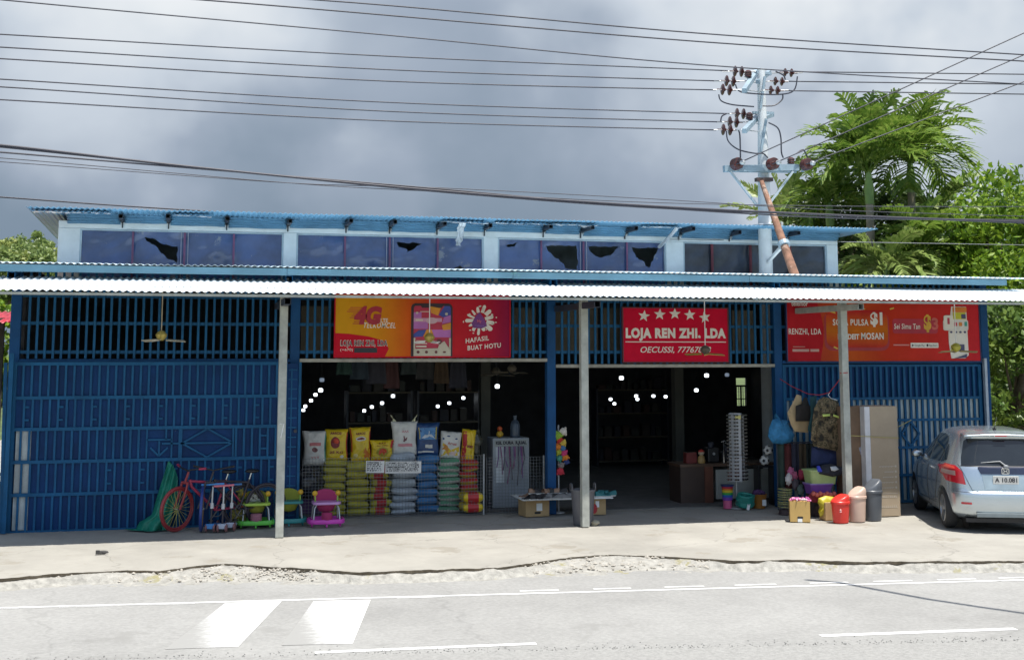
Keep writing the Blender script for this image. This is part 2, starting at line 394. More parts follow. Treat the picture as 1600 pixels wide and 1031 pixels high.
line_px(492, 1018, 838, 1004, .09); line_px(1282, 992, 1587, 981, .10); line_px(-400, 1052, -30, 1040, .09)
def worn_paint():
    m = M('worn_paint', (.66, .66, .65), .7, var=.05); n, l = m.node_tree.nodes, m.node_tree.links
    p = n['Principled BSDF']; tc = n.new('ShaderNodeTexCoord'); sp = n.new('ShaderNodeSeparateXYZ'); l.new(tc.outputs['Generated'], sp.inputs[0])
    mp = n.new('ShaderNodeMapping'); mp.inputs['Scale'].default_value = (6, 26, 1); l.new(tc.outputs['Object'], mp.inputs[0])
    a = n.new('ShaderNodeTexNoise'); a.inputs['Scale'].default_value = 1.6; a.inputs['Detail'].default_value = 7; a.inputs['Roughness'].default_value = .75; l.new(mp.outputs[0], a.inputs['Vector'])
    ad = n.new('ShaderNodeMath'); ad.operation = 'MULTIPLY_ADD'; ad.inputs[1].default_value = 1.15; l.new(sp.outputs[0], ad.inputs[0]); l.new(a.outputs[0], ad.inputs[2])
    mr = n.new('ShaderNodeMapRange'); mr.inputs[1].default_value = .78; mr.inputs[2].default_value = 1.18; l.new(ad.outputs[0], mr.inputs[0])
    mx = n.new('ShaderNodeMix'); mx.data_type = 'RGBA'; mx.inputs[6].default_value = (.285, .282, .27, 1); mx.inputs[7].default_value = (.68, .68, .67, 1)
    l.new(mr.outputs[0], mx.inputs[0]); l.new(mx.outputs[2], p.inputs['Base Color']); return m
wp = worn_paint()
for a in (((352, 941), (440, 938), (372, 1009), (258, 1013)), ((490, 938), (579, 936), (551, 1004), (440, 1007))):
    marking([gr(*p, -.117) for p in reversed(a)], 'crossing_stripe', wp)
mb = MB(); q = gr(160, 865); mb.ball((0, 0, .02), .05, sc=(1.5, .5, .45), lump=.5, seed=4); mb.box((-.06, -.01, .025), (.05, .04, .05))
tag(mb.build('scrap', M('scrap_rubber', (.05, .048, .045), .8), loc=q), 'small dark scrap lying alone on the sunny concrete', 'scrap')

# ------------------------------------------------------------------ the shop building
XL, XR = -2.6, 14.15
CX = [-2.6, 1.62, 5.88, 10.02, 14.15]
shop = thing('shop_building', 'long blue steel fronted shop with a glazed upper storey under a corrugated roof', 'shop', (0, 0, 0))
def part(mb, name, mat, parent=shop, **k): return mb.build(name, mat, parent, **k)
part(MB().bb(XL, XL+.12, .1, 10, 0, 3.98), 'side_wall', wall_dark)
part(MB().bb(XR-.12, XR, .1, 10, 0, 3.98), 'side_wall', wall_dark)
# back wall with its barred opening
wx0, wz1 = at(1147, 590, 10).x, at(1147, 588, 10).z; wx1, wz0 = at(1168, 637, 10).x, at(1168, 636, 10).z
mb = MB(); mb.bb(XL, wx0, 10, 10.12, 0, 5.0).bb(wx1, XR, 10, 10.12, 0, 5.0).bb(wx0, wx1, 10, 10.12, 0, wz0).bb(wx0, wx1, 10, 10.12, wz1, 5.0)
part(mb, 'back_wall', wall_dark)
w = part(MB().bb(wx0, wx0+.04, 9.97, 10.02, wz0, wz1).bb(wx1-.04, wx1, 9.97, 10.02, wz0, wz1).bb(wx0+.04, wx1-.04, 9.97, 10.02, wz0, wz0+.04).bb(wx0+.04, wx1-.04, 9.97, 10.02, wz1-.04, wz1), 'window', dark_steel)
mb = MB(); hx = (wx0+wx1)/2
mb.bb(wx0+.04, wx1-.04, 9.98, 10.01, wz0+(wz1-wz0)*.66, wz0+(wz1-wz0)*.72); mb.bb(wx0+.04, wx1-.04, 9.98, 10.01, wz0+(wz1-wz0)*.26, wz0+(wz1-wz0)*.29); mb.bb(hx-.02, hx+.02, 9.982, 10.008, wz0+.04, wz0+(wz1-wz0)*.66)
for k in range(1, 6):
    x = wx0+(wx1-wx0)*k/6
    if k != 3: mb.bb(x-.006, x+.006, 9.985, 10.005, wz0+.04, wz0+(wz1-wz0)*.66)
mb.build('window_bars', dark_steel, w)
struct(MB().bb(XL+.12, XR-.12, .35, 9.95, -.05, .004).build('shop_floor', floor_in))
struct(MB().bb(XL-3, XR+8, 11.8, 40, -.3, -.02).build('back_yard', M('yard_ground', (.30, .28, .24), .95, var=.3)))
# blue columns of the front
for i, x in enumerate(CX):
    part(MB().bb(x-.075, x+.075, -.02, .13, 0, 3.93), 'column', blue, bevel=.008)
# horizontal track beams over the bays
for i in range(4):
    a, b = CX[i]+.075, CX[i+1]-.075
    z = (2.50, 2.50, 2.40, 2.46)[i]
    part(MB().bb(a, b, -.03, .09, z, z+.055), 'track_beam', (blue, beam_beige, beam_beige, blue)[i], bevel=.004)
# upper grilles: bars over rails, one panel per bay
for i in range(4):
    a, b = CX[i]+.075, CX[i+1]-.075
    mb = MB(); z0 = (2.56, 2.56, 2.46, 2.52)[i]
    n = int((b-a)/.117)
    for k in range(1, n):
        x = a+(b-a)*k/n; mb.bb(x-.018, x+.018, -.012, .018, z0, 3.93)
    for z in (2.66, 3.10, 3.52, 3.78): mb.bb(a, b, .02, .05, z-.025, z+.025)
    part(mb, 'grille', blue2)
# boards stacked behind the grilles of the middle bays
for i in (1, 2):
    a, b = CX[i]+.12, CX[i+1]-.12
    mb = MB(); x = a; rg = random.Random(i)
    while x < b-.1:
        w_ = min(rg.uniform(.5, .9), b-x); mb.bb(x, x+w_-.06, .32+rg.random()*.05, .36+rg.random()*.05, 2.66+rg.random()*.06, 3.36+rg.random()*.1); x += w_
    part(mb, 'inner_board', wood_dark)
# lower roof, its eave box and purlin ends
def corr(x0, x1, y0, z0, y1, z1, pitch=.1, amp=.012, rows=4, jit=0.0):
    n = int((x1-x0)/pitch*6)
    def fn(u, v):
        x = x0+(x1-x0)*u; y = y0+(y1-y0)*v; z = z0+(z1-z0)*v
        return (x, y+jit*nz(x*2.5, v*3), z+amp*math.sin(2*math.pi*x/pitch)+jit*nz(x*.7, v*2.2))
    return MB().grid(fn, n, rows)
part(corr(XL-.45, XR+.42, -.74, 3.975, 5.45, 4.30, rows=6, jit=.006), 'lower_roof', M('bounce_roof_sheet', (.52, .64, .71), .5, var=.15, scale=1.2, wear=(.34, .48, .58), wear_t=.62, wear_s=3), smooth=180, solid=.003)  # roof colour lightened to bounce more light onto the clerestory wall
mb = MB()
mb.bb(XL-.45, 1.42, -.68, -.60, 3.845, 3.952).bb(1.425, 5.05, -.678, -.60, 3.85, 3.950).bb(5.055, 9.2, -.68, -.60, 3.845, 3.952).bb(9.205, XR+.05, -.678, -.60, 3.85, 3.95)
part(mb, 'eave_fascia', eave_blue, bevel=.005)
def sq_tube(c0, c1, w, mbx):
    """hollow square tube from c0 (open end towards the street) to c1"""
    x, z = c0[0], c0[2]; t = .008
    for dx, dz, sx_, sz_ in ((-w/2, 0, t, w), (w/2, 0, t, w), (0, -w/2, w-t, t), (0, w/2, w-t, t)):
        mbx.bb(x+dx-sx_/2, x+dx+sx_/2, c0[1], c1[1], z+dz-sz_/2, z+dz+sz_/2)
    return mbx
for px in (18, 452, 865, 1213):
    p = at(px, 425, -.62); mb = sq_tube((p.x, -.64, 3.79), (p.x, 0, 3.79), .10, MB())
    part(mb, 'purlin_end', blue2)
# upper storey (clerestory) set back on the roof
YC = 5.5
ztop, zb = 5.22, 4.05
wt = at(800, 372, YC).z
frames = [(124, 443), (463, 756), (778, 1041), (1068, 1292)]
F = [(at(a, 390, YC).x, at(b, 390, YC).x) for a, b in frames]
mb = MB(); cur = -2.58
for a, b in F: mb.bb(cur, a, YC, YC+.15, zb, 5.075); cur = b
mb.bb(cur, 14.2, YC, YC+.15, zb, 5.075); mb.bb(-2.58, 14.2, YC-.004, YC+.15, 5.079, ztop)
part(mb, 'clerestory_wall', pale_blue, bevel=.006)
part(MB().bb(-2.58, -2.45, YC+.16, 10.1, zb, ztop), 'clerestory_wall', pale_blue); part(MB().bb(14.07, 14.2, YC+.16, 10.1, zb, ztop), 'clerestory_wall', pale_blue)
film = M('tinted_film', (.062, .105, .25), .2, var=.35, scale=1.1, bump=.35, bscale=3.2, wear=(.22, .25, .31), wear_t=.62, wear_s=2.1, spec=.7)
film_clear = M('dull_film', (.05, .06, .085), .25, var=.4, scale=2, bump=.3, bscale=4, wear=(.09, .10, .12), wear_t=.68, wear_s=3)
redwood = M('red_mullion', (.16, .03, .045), .6, var=.3)
MULL = [(207, 288, 365), (539, 609, 684), (846, 912, 980), (1113, 1173, 1235)]
def zz_(l, k, ox_, oy_): return [(x/k+ox_, y/k+oy_) for x, y in l]
HOLES = [[zz_([(800, 598), (850, 606), (900, 636), (985, 652), (985, 745), (930, 722), (880, 672), (850, 638), (812, 622)], 3.556, 0, 200)],
         [zz_([(640, 210), (772, 214), (742, 238), (700, 262), (690, 246), (655, 236)], 3.2, 420, 310), zz_([(935, 345), (965, 330), (985, 345), (980, 360), (940, 360)], 3.2, 420, 310)],
         [zz_([(1392, 228), (1546, 230), (1546, 352), (1492, 345), (1450, 300), (1430, 285), (1398, 255)], 3.2, 420, 310), zz_([(1180, 225), (1240, 216), (1225, 234), (1195, 238)], 3.2, 420, 310), zz_([(130, 232), (285, 236), (246, 276), (190, 292), (142, 262)], 3.2, 880, 310), zz_([(352, 240), (490, 240), (462, 300), (440, 345), (400, 300), (372, 290)], 3.2, 880, 310)], []]
def inside(x, z, P):
    r = False
    for (x0, z0), (x1, z1) in zip(P, P[1:]+P[:1]):
        if (z0 > z) != (z1 > z) and x < (x1-x0)*(z-z0)/(z1-z0)+x0: r = not r
    return r
for i, (a, b) in enumerate(F):
    w = MB(); zt, zl = 5.075, 4.10
    w.bb(a, a+.035, YC+.02, YC+.10, zl, zt).bb(b-.035, b, YC+.02, YC+.10, zl, zt).bb(a+.035, b-.035, YC+.02, YC+.10, zt-.035, zt)
    wo = part(w, 'window', M('window_frame', (.42, .52, .60), .6))
    HH = [[(at(px, py, YC).x, at(px, py, YC).z) for px, py in P_] for P_ in HOLES[i]]
    def hole(u, v, a=a, b=b, HH=HH):
        x, z = a+(b-a)*u, zl+(zt-zl)*v
        x += .03*nz(x*9, z*9)+.012*nz(x*31, z*29); z += .03*nz(x*8, z*8, 3)
        return any(inside(x, z, P_) for P_ in HH)
    def fn(u, v, a=a, b=b, i=i):
        x, z = a+.03+(b-a-.06)*u, zl+(zt-zl-.03)*v
        return (x, YC+.075+.035*nz(x*1.3+z*.9, z*1.8, i)+.018*nz(x*3.3-z*2, z*4, 5), z)
    MB().grid(fn, int((b-a)/.013), 76, hole).build('pane', film if i < 3 else film_clear, wo, smooth=180)
    for mx in MULL[i]:
        x = at(mx, 395, YC).x
        if i == 3: MB().bb(x-.028, x+.028, YC+.004, YC+.03, zl, zt-.04).build('mullion', redwood, wo); continue
        MB().bb(x-.02, x+.02, YC+.004, YC+.018, zl, zt-.04).build('mullion', M('film_mullion', (.17, .06, .15), .3, var=.3), wo)
        if mx in (288, 609, 912):
            for d_ in (-.0675, .0675): MB().bb(x+d_-.0075, x+d_+.0075, YC+.002, YC+.018, zl, zt-.04).build('film_seam', M('film_seam', (.3, .32, .42), .3), wo)
# added sheet whose colour stands in for the dim loft behind the films
part(MB().bb(-2.44, 14.06, 6.6, 6.65, 4.2, 5.2), 'loft_backdrop', M('loft_backdrop_tone', (.16, .19, .20), .9, var=.5, scale=2))
# upper roof
part(corr(-3.07, 14.58, 4.36, 5.355, 10.3, 5.25, rows=6, jit=.012), 'upper_roof', roof_blue, smooth=180, solid=.003)
# fascia panels of sheet laid sideways, between the rafter ends
STUB = [(190, 348), (263, 346), (355, 350), (452, 350), (544, 352), (613, 352), (688, 356), (763, 356), (856, 354), (915, 358), (985, 358), (1070, 360), (1150, 362), (1240, 366)]
SX = [at(x, y, 5.1).x for x, y in STUB]
def panel(x0, x1, z0, dz, yo):
    def fn(u, v):
        z = z0+dz*v; return (x0+(x1-x0)*u, yo-.22*v+.020*math.sin(2*math.pi*v*4)+.01*nz(x0+u*3, v*2), z+.012*nz(u*3+x0, 2))
    return MB().grid(fn, 14, 44)
rg = random.Random(11); xa = [-2.45]+SX+[14.2]
for k in range(len(xa)-1):
    a, b = xa[k]+.035, xa[k+1]-.035
    part(panel(a, b, 5.165+rg.uniform(-.03, .03)-.0, .19, 5.44+rg.uniform(-.03, .02)), 'fascia_sheet', roof_blue, smooth=180, solid=.002)
for k, x in enumerate(SX):
    p = MB(); ln = (4.72, 4.6, 4.9, 4.85, 4.6)[k % 5]
    sq_tube((x, ln, 5.255+(k % 3)*.012), (x, 5.5, 5.255), .075, p); part(p, 'rafter_end', dark_steel)
    part(MB().bb(x-.012, x+.012, 5.46, 5.49, 5.10, 5.24), 'rafter_strap', dark_steel)
foil = M('foil', (.74, .78, .82), .25, .35, var=.2, scale=8, bump=1.0, bscale=16)
def foilstrip(x0, x1, y, z, amp, seed):
    def fn(u, v):
        x = x0+(x1-x0)*u
        return (x, y-.35*v+amp*nz(x*6, v*3, seed), z+.02-.03*v-amp*abs(nz(x*9, v*4, seed+3))-.05*abs(nz(x*2.2, seed)))
    return MB().grid(fn, int((x1-x0)/.03), 10)
for px0, px1, sd in ((50, 172, 1), (690, 760, 2), (772, 905, 3), (905, 930, 4), (270, 330, 5), (1000, 1060, 6)):
    part(foilstrip(at(px0, 345, 4.7).x, at(px1, 345, 4.7).x, 4.85, 5.305, .045, sd), 'insulation_foil', foil, smooth=60)
def hang(u, v):
    a, b = at(722, 348, 4.8), at(716, 384, 5.3); p = a.lerp(b, v)
    return (p.x+(u-.5)*(.16-.05*v)+.04*nz(v*6, u*3), p.y+.05*nz(v*5, u*5, 2), p.z+.02*nz(u*4, v*4))
part(MB().grid(hang, 8, 18), 'insulation_foil', foil, smooth=60)
a, b = at(1058, 356, 4.7), at(1030, 386, 5.45)
part(MB().tube([a, (a+b)/2+Vector((0, 0, -.02)), b], .04, 6), 'insulation_foil', foil)
# interior columns and shelves that just show in the dark
for px in (757, 1060):
    p = at(px, 700, 3.2); part(MB().bb(p.x-.09, p.x+.09, 3.1, 3.3, 0.004, 4.0), 'inner_column', M('inner_column_paint', (.055, .055, .045), .8))

# ------------------------------------------------------------------ canopy
can = thing('canopy', 'pale corrugated metal canopy on square posts along the whole shopfront', 'canopy', (0, 0, 0))
YF, ZF = -2.42, at(800, 465, -2.42).z+.035
x0c, x1c = -3.6, 15.6
n = int((x1c-x0c)/.1*6)
def cfn(u, v):
    x = x0c+(x1c-x0c)*u; vv = v
    y = YF+(-.22-YF)*vv+(.012*nz(x*5, 3) if v == 0 else 0); z = ZF+(3.80-ZF)*vv
    lap = .004*max(0, nz(x*2.2, 8)) if .42 < vv < .5 else 0
    return (x, y, z+.0115*math.sin(2*math.pi*x/.1)+.006*nz(x*.9, vv*2)+lap)
MB().grid(cfn, n, 12).build('roof_sheet', canopy_white, can, smooth=180, solid=.003)
def lapfn(u, v):
    x = x0c+(x1c-x0c)*u; y = YF+1.02-.03*v+.015*nz(x*4, 1); t = (y-YF)/(-.22-YF)
    return (x, y, ZF+(3.80-ZF)*t+.0115*math.sin(2*math.pi*x/.1)+.003+.006*max(0, nz(x*1.7, 4)))
def lapskip(u, v): return nz(u*60, 2.5) < .12 or nz(u*420, 1.5) < .0
MB().grid(lapfn, n, 1, lapskip).build('lap_joint', M('lap_stain', (.34, .35, .35), .7, var=.5, scale=12), can)
MB().bb(x0c, x1c, YF+.03, YF+.07, ZF-.062, ZF-.026).build('edge_rail', galv, can)
MB().bb(x0c, x1c, -1.66, -1.60, 3.54, 3.60).build('purlin', dark_steel, can)
MB().bb(x0c, x1c, -.32, -.26, 3.70, 3.76).build('purlin', dark_steel, can)
POST = [(436, 838, 443), (914, 823, 912), (1326, 812, 1313)]
px_x = []
for bx, by, tx in POST:
    p = gr(bx, by); p.y = -1.6 if bx < 1000 else -1.7
    p.x = at(bx, by, p.y).x; px_x.append(p.x)
    MB().bb(p.x-.058, p.x+.058, p.y-.058, p.y+.058, 0, 3.50).build('post', galv, can, bevel=.006)
    mb = sq_tube((p.x, YF+.10, ZF-.115), (p.x, -.1, ZF-.115), .09, MB()); mb.bb(p.x-.045, p.x+.045, YF+.9, -.15, ZF-.155, ZF-.075)
    mb.build('beam', galv if bx > 1000 else dark_steel, can)
MB().tube([(px_x[0]-.03, -1.662, 1.62), (px_x[0]+.03, -1.662, 1.62), (px_x[0]-.01, -1.662, 1.42)], .006, 5).build('chalk_mark', white_p, can)

# ------------------------------------------------------------------ gates
def zpx(y, px=240, Y=-.12): return at(px, y, Y).z
def gate_left():
    t = thing('sliding_gate', 'wide closed blue sliding gate with diamond pattern, behind bicycles and green tarp', 'gate', (0, 0, 0))
    x0, x1 = -2.56, 1.46
    Y = -.12
    rz_ = [zpx(y) for y in (568, 620, 668, 718, 768, 825)]
    mb = MB()
    for z in rz_: mb.bb(x0, x1, Y-.025, Y+.02, z-.025, z+.025)
    mb.bb(x0-.02, x0+.03, Y-.027, Y+.02, rz_[5]-.025, rz_[0]+.025).bb(x1-.03, x1+.02, Y-.027, Y+.02, rz_[5]-.025, rz_[0]+.025)
    mb.build('frame', blue2, t)
    xs_ = at(47, 720, Y).x
    mb = MB(); mb.bb(xs_, x1-.02, Y+.022, Y+.028, rz_[5]+.02, rz_[0]-.02); mb.bb(x0+.03, xs_, Y+.022, Y+.028, rz_[2], rz_[0]-.02)
    mb.build('sheet', blue_sheet, t)
    MB().bb(x0+.05, xs_, Y+.03, Y+.034, rz_[5]+.03, rz_[2]).build('pale_sheet', M('pale_sheet', (.42, .46, .46), .6, var=.3, scale=3), t)
    mb = MB(); n = 33; dg = []
    cellx = [x0+(x1-x0)*k/n for k in range(n+1)]
    dia = (at(284, 700, Y).x, at(363, 700, Y).x); arr = (at(229, 700, Y).x, at(268, 700, Y).x)
    for r in range(5):
        za, zb_ = rz_[r+1]+.025, rz_[r]-.025
        for k in range(1, n):
            x = cellx[k]+(.0 if r % 2 == 0 else .03)
            if r == 0 and k % 1: continue
            if r == 2 and (arr[0] < x < arr[1] or dia[0] < x < dia[1]): continue
            mb.bb(x-.016, x+.016, Y-.018, Y+.012, za, zb_)
            if (r == 1 and k % 4 == 1) or (r == 3 and k % 4 == 3 and k > 8) or (r == 2 and k > 28 and k % 3 == 0):
                for q in (.27, .73):
                    mb.bb(x+.016, cellx[min(k+1, n)]-.018, Y-.016, Y+.01, za+(zb_-za)*q-.014, za+(zb_-za)*q+.014)
    za, zb_ = rz_[3]+.025, rz_[2]-.025; zc = (za+zb_)/2; dc = (dia[0]+dia[1])/2
    for p, q in (((dia[0], zc), (dc, zb_)), ((dc, zb_), (dia[1], zc)), ((dia[1], zc), (dc, za)), ((dc, za), (dia[0], zc)), ((dia[0]-.3, zc), (dia[1], zc)), ((dia[0]-.01, za), (dia[0]-.01, zb_)), ((dia[1]+.01, za), (dia[1]+.01, zb_))):
        mb.bar((p[0], Y-.002+.003*(p[0] > dc), p[1]), (q[0], Y-.002+.003*(p[0] > dc), q[1]), .028)
    ac = (arr[0]+arr[1])/2
    for p, q in (((arr[0], zc+.06), (arr[1], zc+.06)), ((arr[0]-.0, za), (arr[0], zb_)), ((arr[1], za), (arr[1], zb_)), ((ac, zc+.04), (ac, za+.05)), ((ac-.13, zc-.06), (ac, za+.03)), ((ac+.13, zc-.06), (ac, za+.03)), ((ac+.1, zc+.06), (ac+.1, zb_))):
        mb.bar((p[0], Y-.003, p[1]), (q[0], Y-.003, q[1]), .026)
    mb.build('bars', blue2, t)
    mb = MB()
    for x in (-2.0, -.3, 1.1): mb.bb(x-.05, x+.05, Y-.02, Y+.02, .002, rz_[5]-.026)
    mb.build('foot', dark_steel, t)
gate_left()
t = thing('gate_guide', 'tall thin blue guide pole slanting at the left end of the blue front', 'pole', (0, 0, 0))
MB().bar((at(19, 552, -.25).x, -.25, at(19, 552, -.25).z), (at(6, 828, -.25).x, -.25, .0), .06).build('pole', blue2, t)
MB().bar((at(9, 564, -.22).x, -.2, 2.5), (at(1, 830, -.22).x, -.2, 0), .05).build('pole', blue2, t)
t = thing('folding_gate', 'narrow blue gate leaf folded beside the pale post at the shop entrance', 'gate', (0, 0, 0))
xa_, xb_ = at(442, 700, -.06).x, at(468, 700, -.06).x
mb = MB(); mb.bb(xa_, xa_+.04, -.16, -.10, .03, 2.5).bb(xb_-.04, xb_, -.16, -.10, .03, 2.5)
mb.build('frame', blue2, t); MB().bb(xa_+.04, xb_-.04, -.13, -.12, .03, 2.48).build('sheet', blue_sheet, t)
mb = MB()
for k in range(16): mb.bb(xa_+.06, xb_-.06, -.15, -.131, .12+.15*k, .14+.15*k)
mb.bb(xa_+.10, xa_+.12, -.149, -.131, .1, 2.4); mb.build('bars', blue2, t)
MB().lathe([(.028, -.01), (.028, .01)], 12).build('lock', dark_steel, t, loc=(xb_-.08, -.16, at(457, 673, -.1).z), rot=(R(90), 0, 0))
def gate_right():
    t = thing('sliding_gate', 'blue barred sliding gate backed with pale sheet, behind the parked car', 'gate', (0, 0, 0))
    x0, x1, Y = 10.12, 14.0, .0
    zz = [at(1400, y, Y).z for y in (571, 622, 656, 699, 742, 783)]
    mb = MB()
    for z in zz: mb.bb(x0, x1, Y-.03, Y+.015, z-.022, z+.022)
    mb.bb(x0-.03, x0+.03, Y-.032, Y+.015, zz[5]-.022, zz[0]+.022).bb(x1-.03, x1+.03, Y-.032, Y+.015, zz[5]-.022, zz[0]+.022)
    mb.build('frame', blue2, t)
    MB().bb(x0, x1, Y+.02, Y+.026, zz[1], zz[0]).build('sheet', blue_sheet, t)
    MB().bb(x0, x1, Y+.028, Y+.033, zz[5]+.01, zz[1]).build('pale_sheet', M('pale_gate_sheet', (.50, .56, .55), .55, var=.16, scale=2.5), t)
    mb = MB(); n = 33
    dx0, dx1 = at(1408, 684, Y).x, at(1436, 684, Y).x; dc = (dx0+dx1)/2; zc = (zz[2]+zz[3])/2
    for k in range(1, n):
        x = x0+(x1-x0)*k/n
        mb.bb(x-.021, x+.021, Y-.02, Y+.012, zz[5]+.02, zz[0]-.02)
    for p, q in (((dx0, zc), (dc, zz[2]-.02)), ((dc, zz[2]-.02), (dx1, zc)), ((dx1, zc), (dc, zz[3]+.02)), ((dc, zz[3]+.02), (dx0, zc))):
        mb.bar((p[0], Y-.014-.003*(q[0] > p[0]), p[1]), (q[0], Y-.014-.003*(q[0] > p[0]), q[1]), .035)
    mb.build('bars', blue2, t)
    MB().bb(14.05, 14.10, Y-.12, Y-.05, 0, 2.55).build('end_post', M('sunlit_tone', (.34, .40, .48), .5), t)  # pale post colour stands in for sunlight on this end
gate_right()

# ------------------------------------------------------------------ signs
def sign_rect(px0, py0, px1, py1, Y):
    a, b = at(px0, (py0+py1)/2, Y), at(px1, (py0+py1)/2, Y); zt, zb_ = at((px0+px1)/2, py0, Y).z, at((px0+px1)/2, py1, Y).z
    return a.x, b.x, zb_, zt
class Sign:
    """a flat printed board; local print coordinates run 0..W, 0..H in photo pixels"""
    def __init__(s, name, label, px0, py0, px1, py1, Y, mat, frame, ztop=None):
        s.x0, s.x1, s.z0, s.z1 = sign_rect(px0, py0, px1, py1, Y); s.Y = Y
        s.px0, s.px1, s.py0, s.py1 = px0, px1, py0, py1
        s.t = thing(name, label, 'sign', ((s.x0+s.x1)/2, Y, s.z0)); s.ox, s.oz = (s.x0+s.x1)/2, s.z0
        MB().bb(s.x0-s.ox, s.x1-s.ox, 0, .03, 0, s.z1-s.z0).build('board', mat, s.t)
        mb = MB(); w, h = s.x1-s.x0, s.z1-s.z0; k = .018
        mb.bb(-w/2-k, -w/2, -.012, .05, -k, h+k).bb(w/2, w/2+k, -.012, .05, -k, h+k).bb(-w/2, w/2, -.012, .05, -k, 0).bb(-w/2, w/2, -.012, .05, h, h+k)
        mb.build('frame', frame, s.t)
    def X(s, px): return s.x0+(px-s.px0)/(s.px1-s.px0)*(s.x1-s.x0)-s.ox
    def Z(s, py): return s.z1-(py-s.py0)/(s.py1-s.py0)*(s.z1-s.z0)-s.oz
    def text(s, body, px0, py0, px1, py1, mat, name='lettering', lay=1, **k):
        return text_into(MB(), body, s.X(px0), s.X(px1), s.Z(py1), s.Z(py0), -.0035*lay, **k).build(name, mat, s.t)
    def shape(s, outs, mat, name='print', lay=1):
        for o in outs: r_ = MB().prism([(s.X(x), s.Z(y)) for x, y in o], -.0035*lay, -.0005).build(name, mat, s.t)
        return r_
def rc(x0, y0, x1, y1): return [(x0, y0), (x1, y0), (x1, y1), (x0, y1)]
yel = (.62, .27, .01); ora = (.60, .12, .012); rd = (.50, .018, .025); dk = (.30, .01, .05)
m1 = M('orange_red_print', rd, .6, var=.08, spec=.12, ramp=[(0, (.60, .30, .012)), (.22, (.60, .25, .01)), (.42, (.58, .09, .012)), (.6, (.50, .02, .025)), (.85, (.42, .012, .03)), (1, (.24, .008, .05))])
s1 = Sign('shop_sign', 'orange to red sign with a phone picture and white paint splash over the rice stacks', 524, 462, 796, 557, -.10, m1, red_sign)
s1.shape([[(524, 521), (545, 522), (575, 526), (600, 533), (606, 545), (600, 557), (524, 557)]], red_sign, 'red_band', 1)
for k in range(9): s1.shape([rc(546+k*1.5-(k % 3)*4, 481+k*3.1, 566, 482.1+k*3.1)], M('speed_red', (.42, .03, .02), .5), 'speed_line', 1)
s1.text('4G', 552, 479, 595, 508, M('deep_red_ink', (.36, .010, .03), .5), bold=.07, shear=.18, lay=2)
s1.text('LTE', 593, 498, 604, 504.5, sign_white, bold=.02); s1.text('TELKOMCEL', 567, 504.5, 616, 513, sign_white, bold=.012, shear=.25, space=1.12)
s1.text('LOJA REN ZHI, LDA', 532, 531.5, 604, 543.5, sign_white, name='lettering_outline', lay=2, bold=.055, space=1.12); s1.text('LOJA REN ZHI, LDA', 532.6, 532.3, 603.4, 542.7, M('sign_ink', (.02, .015, .02), .5), space=1.12, bold=.012, lay=3)
s1.text('(+670)', 532, 544.5, 551, 549.5, sign_white, bold=0, lay=2); s1.shape([rc(553, 543.5, 588, 551)], ink, 'patch', 2)
s1.shape([rrect(640, 705, 474, 562, 6)[:0] or [(640, 557), (640, 480), (642, 476), (646, 474), (699, 474), (703, 476), (705, 480), (705, 557)]], M('phone_case', (.03, .012, .02), .4), 'phone', 2)
scr = [(644, 557), (644, 481), (646, 478), (655, 478), (657, 481), (688, 481), (690, 478), (700, 478), (702, 481), (702, 557)]
s1.shape([scr], M('screen_red', (.42, .02, .06), .4), 'phone_screen', 3)
s1.shape([[(683, 492), (692, 478), (700, 478), (702, 481), (702, 492), (690, 496)], [(644, 522), (652, 516), (664, 515), (658, 526), (644, 527)]], M('screen_blue', (.04, .06, .30), .4), 'phone_print', 4.2)
s1.shape([[(669, 478.5), (686, 481.5), (682, 493), (671, 489)], [(664, 515), (672, 515), (676, 526), (659, 526)], [(688, 508), (702, 504), (702, 515), (690, 516)]], M('screen_orange', (.62, .25, .02), .4), 'phone_print', 4.6)
s1.shape([rc(644, 488, 656, 497), rc(644, 503, 666, 514), [(672, 515), (702, 515), (702, 527), (676, 527)], [(692, 494), (702, 484), (702, 503), (688, 506)]], M('screen_mauve', (.42, .13, .42), .4), 'phone_print', 3.6)
s1.shape([rc(644, 497, 688, 503)], M('screen_pink', (.55, .28, .42), .4), 'phone_print', 5); s1.shape([ell(672, 501, 9, 5)], M('screen_pale', (.55, .36, .42), .4), 'phone_print', 5.4)
s1.shape([rc(647, 499, 658, 501.5), rc(654, 486.5, 668, 487.5), rc(648, 532, 664, 533), rc(648, 536, 665, 537.4), rc(648, 540, 664, 542.5)], M('print_cream', (.62, .55, .46), .5), 'phone_lines', 6)
s1.shape([[(644, 556), (644, 545), (682, 544), (684, 538), (692, 533), (697, 541), (702, 545), (702, 556)], rc(644, 528, 646.5, 545), rc(699.5, 528, 702, 545), ell(695, 490.5, 2.2, 2.2), ell(649, 489, 1.8, 1.8)], M('print_beige', (.50, .45, .36), .5), 'phone_print', 7)
s1.shape([ell(684, 534, 4, 4), ell(651, 550, 2.4, 2.2), ell(664, 550, 2.4, 2.2), ell(692, 550, 2.6, 1.4), ell(679, 550, 2.2, 2.2)], M('print_maroon', (.12, .02, .03), .5), 'phone_icons', 8)
rg = random.Random(5); sp = []
for k in range(13):
    a = 2*math.pi*k/13+.2; r0 = 13+rg.uniform(-2, 3); r1 = r0+rg.uniform(4, 9); w_ = rg.uniform(.10, .2)
    c = (748, 500)
    sp.append([(c[0]+r*math.cos(a+d)*1.05, c[1]+r*math.sin(a+d)*1.0) for r, d in ((r0-3, -w_*1.6), (r0+1, -w_*1.1), (r1-1, -w_*.8), (r1+1, -w_*.3), (r1+1, w_*.3), (r1-1, w_*.9), (r0+1, w_*1.1), (r0-3, w_*1.6))])
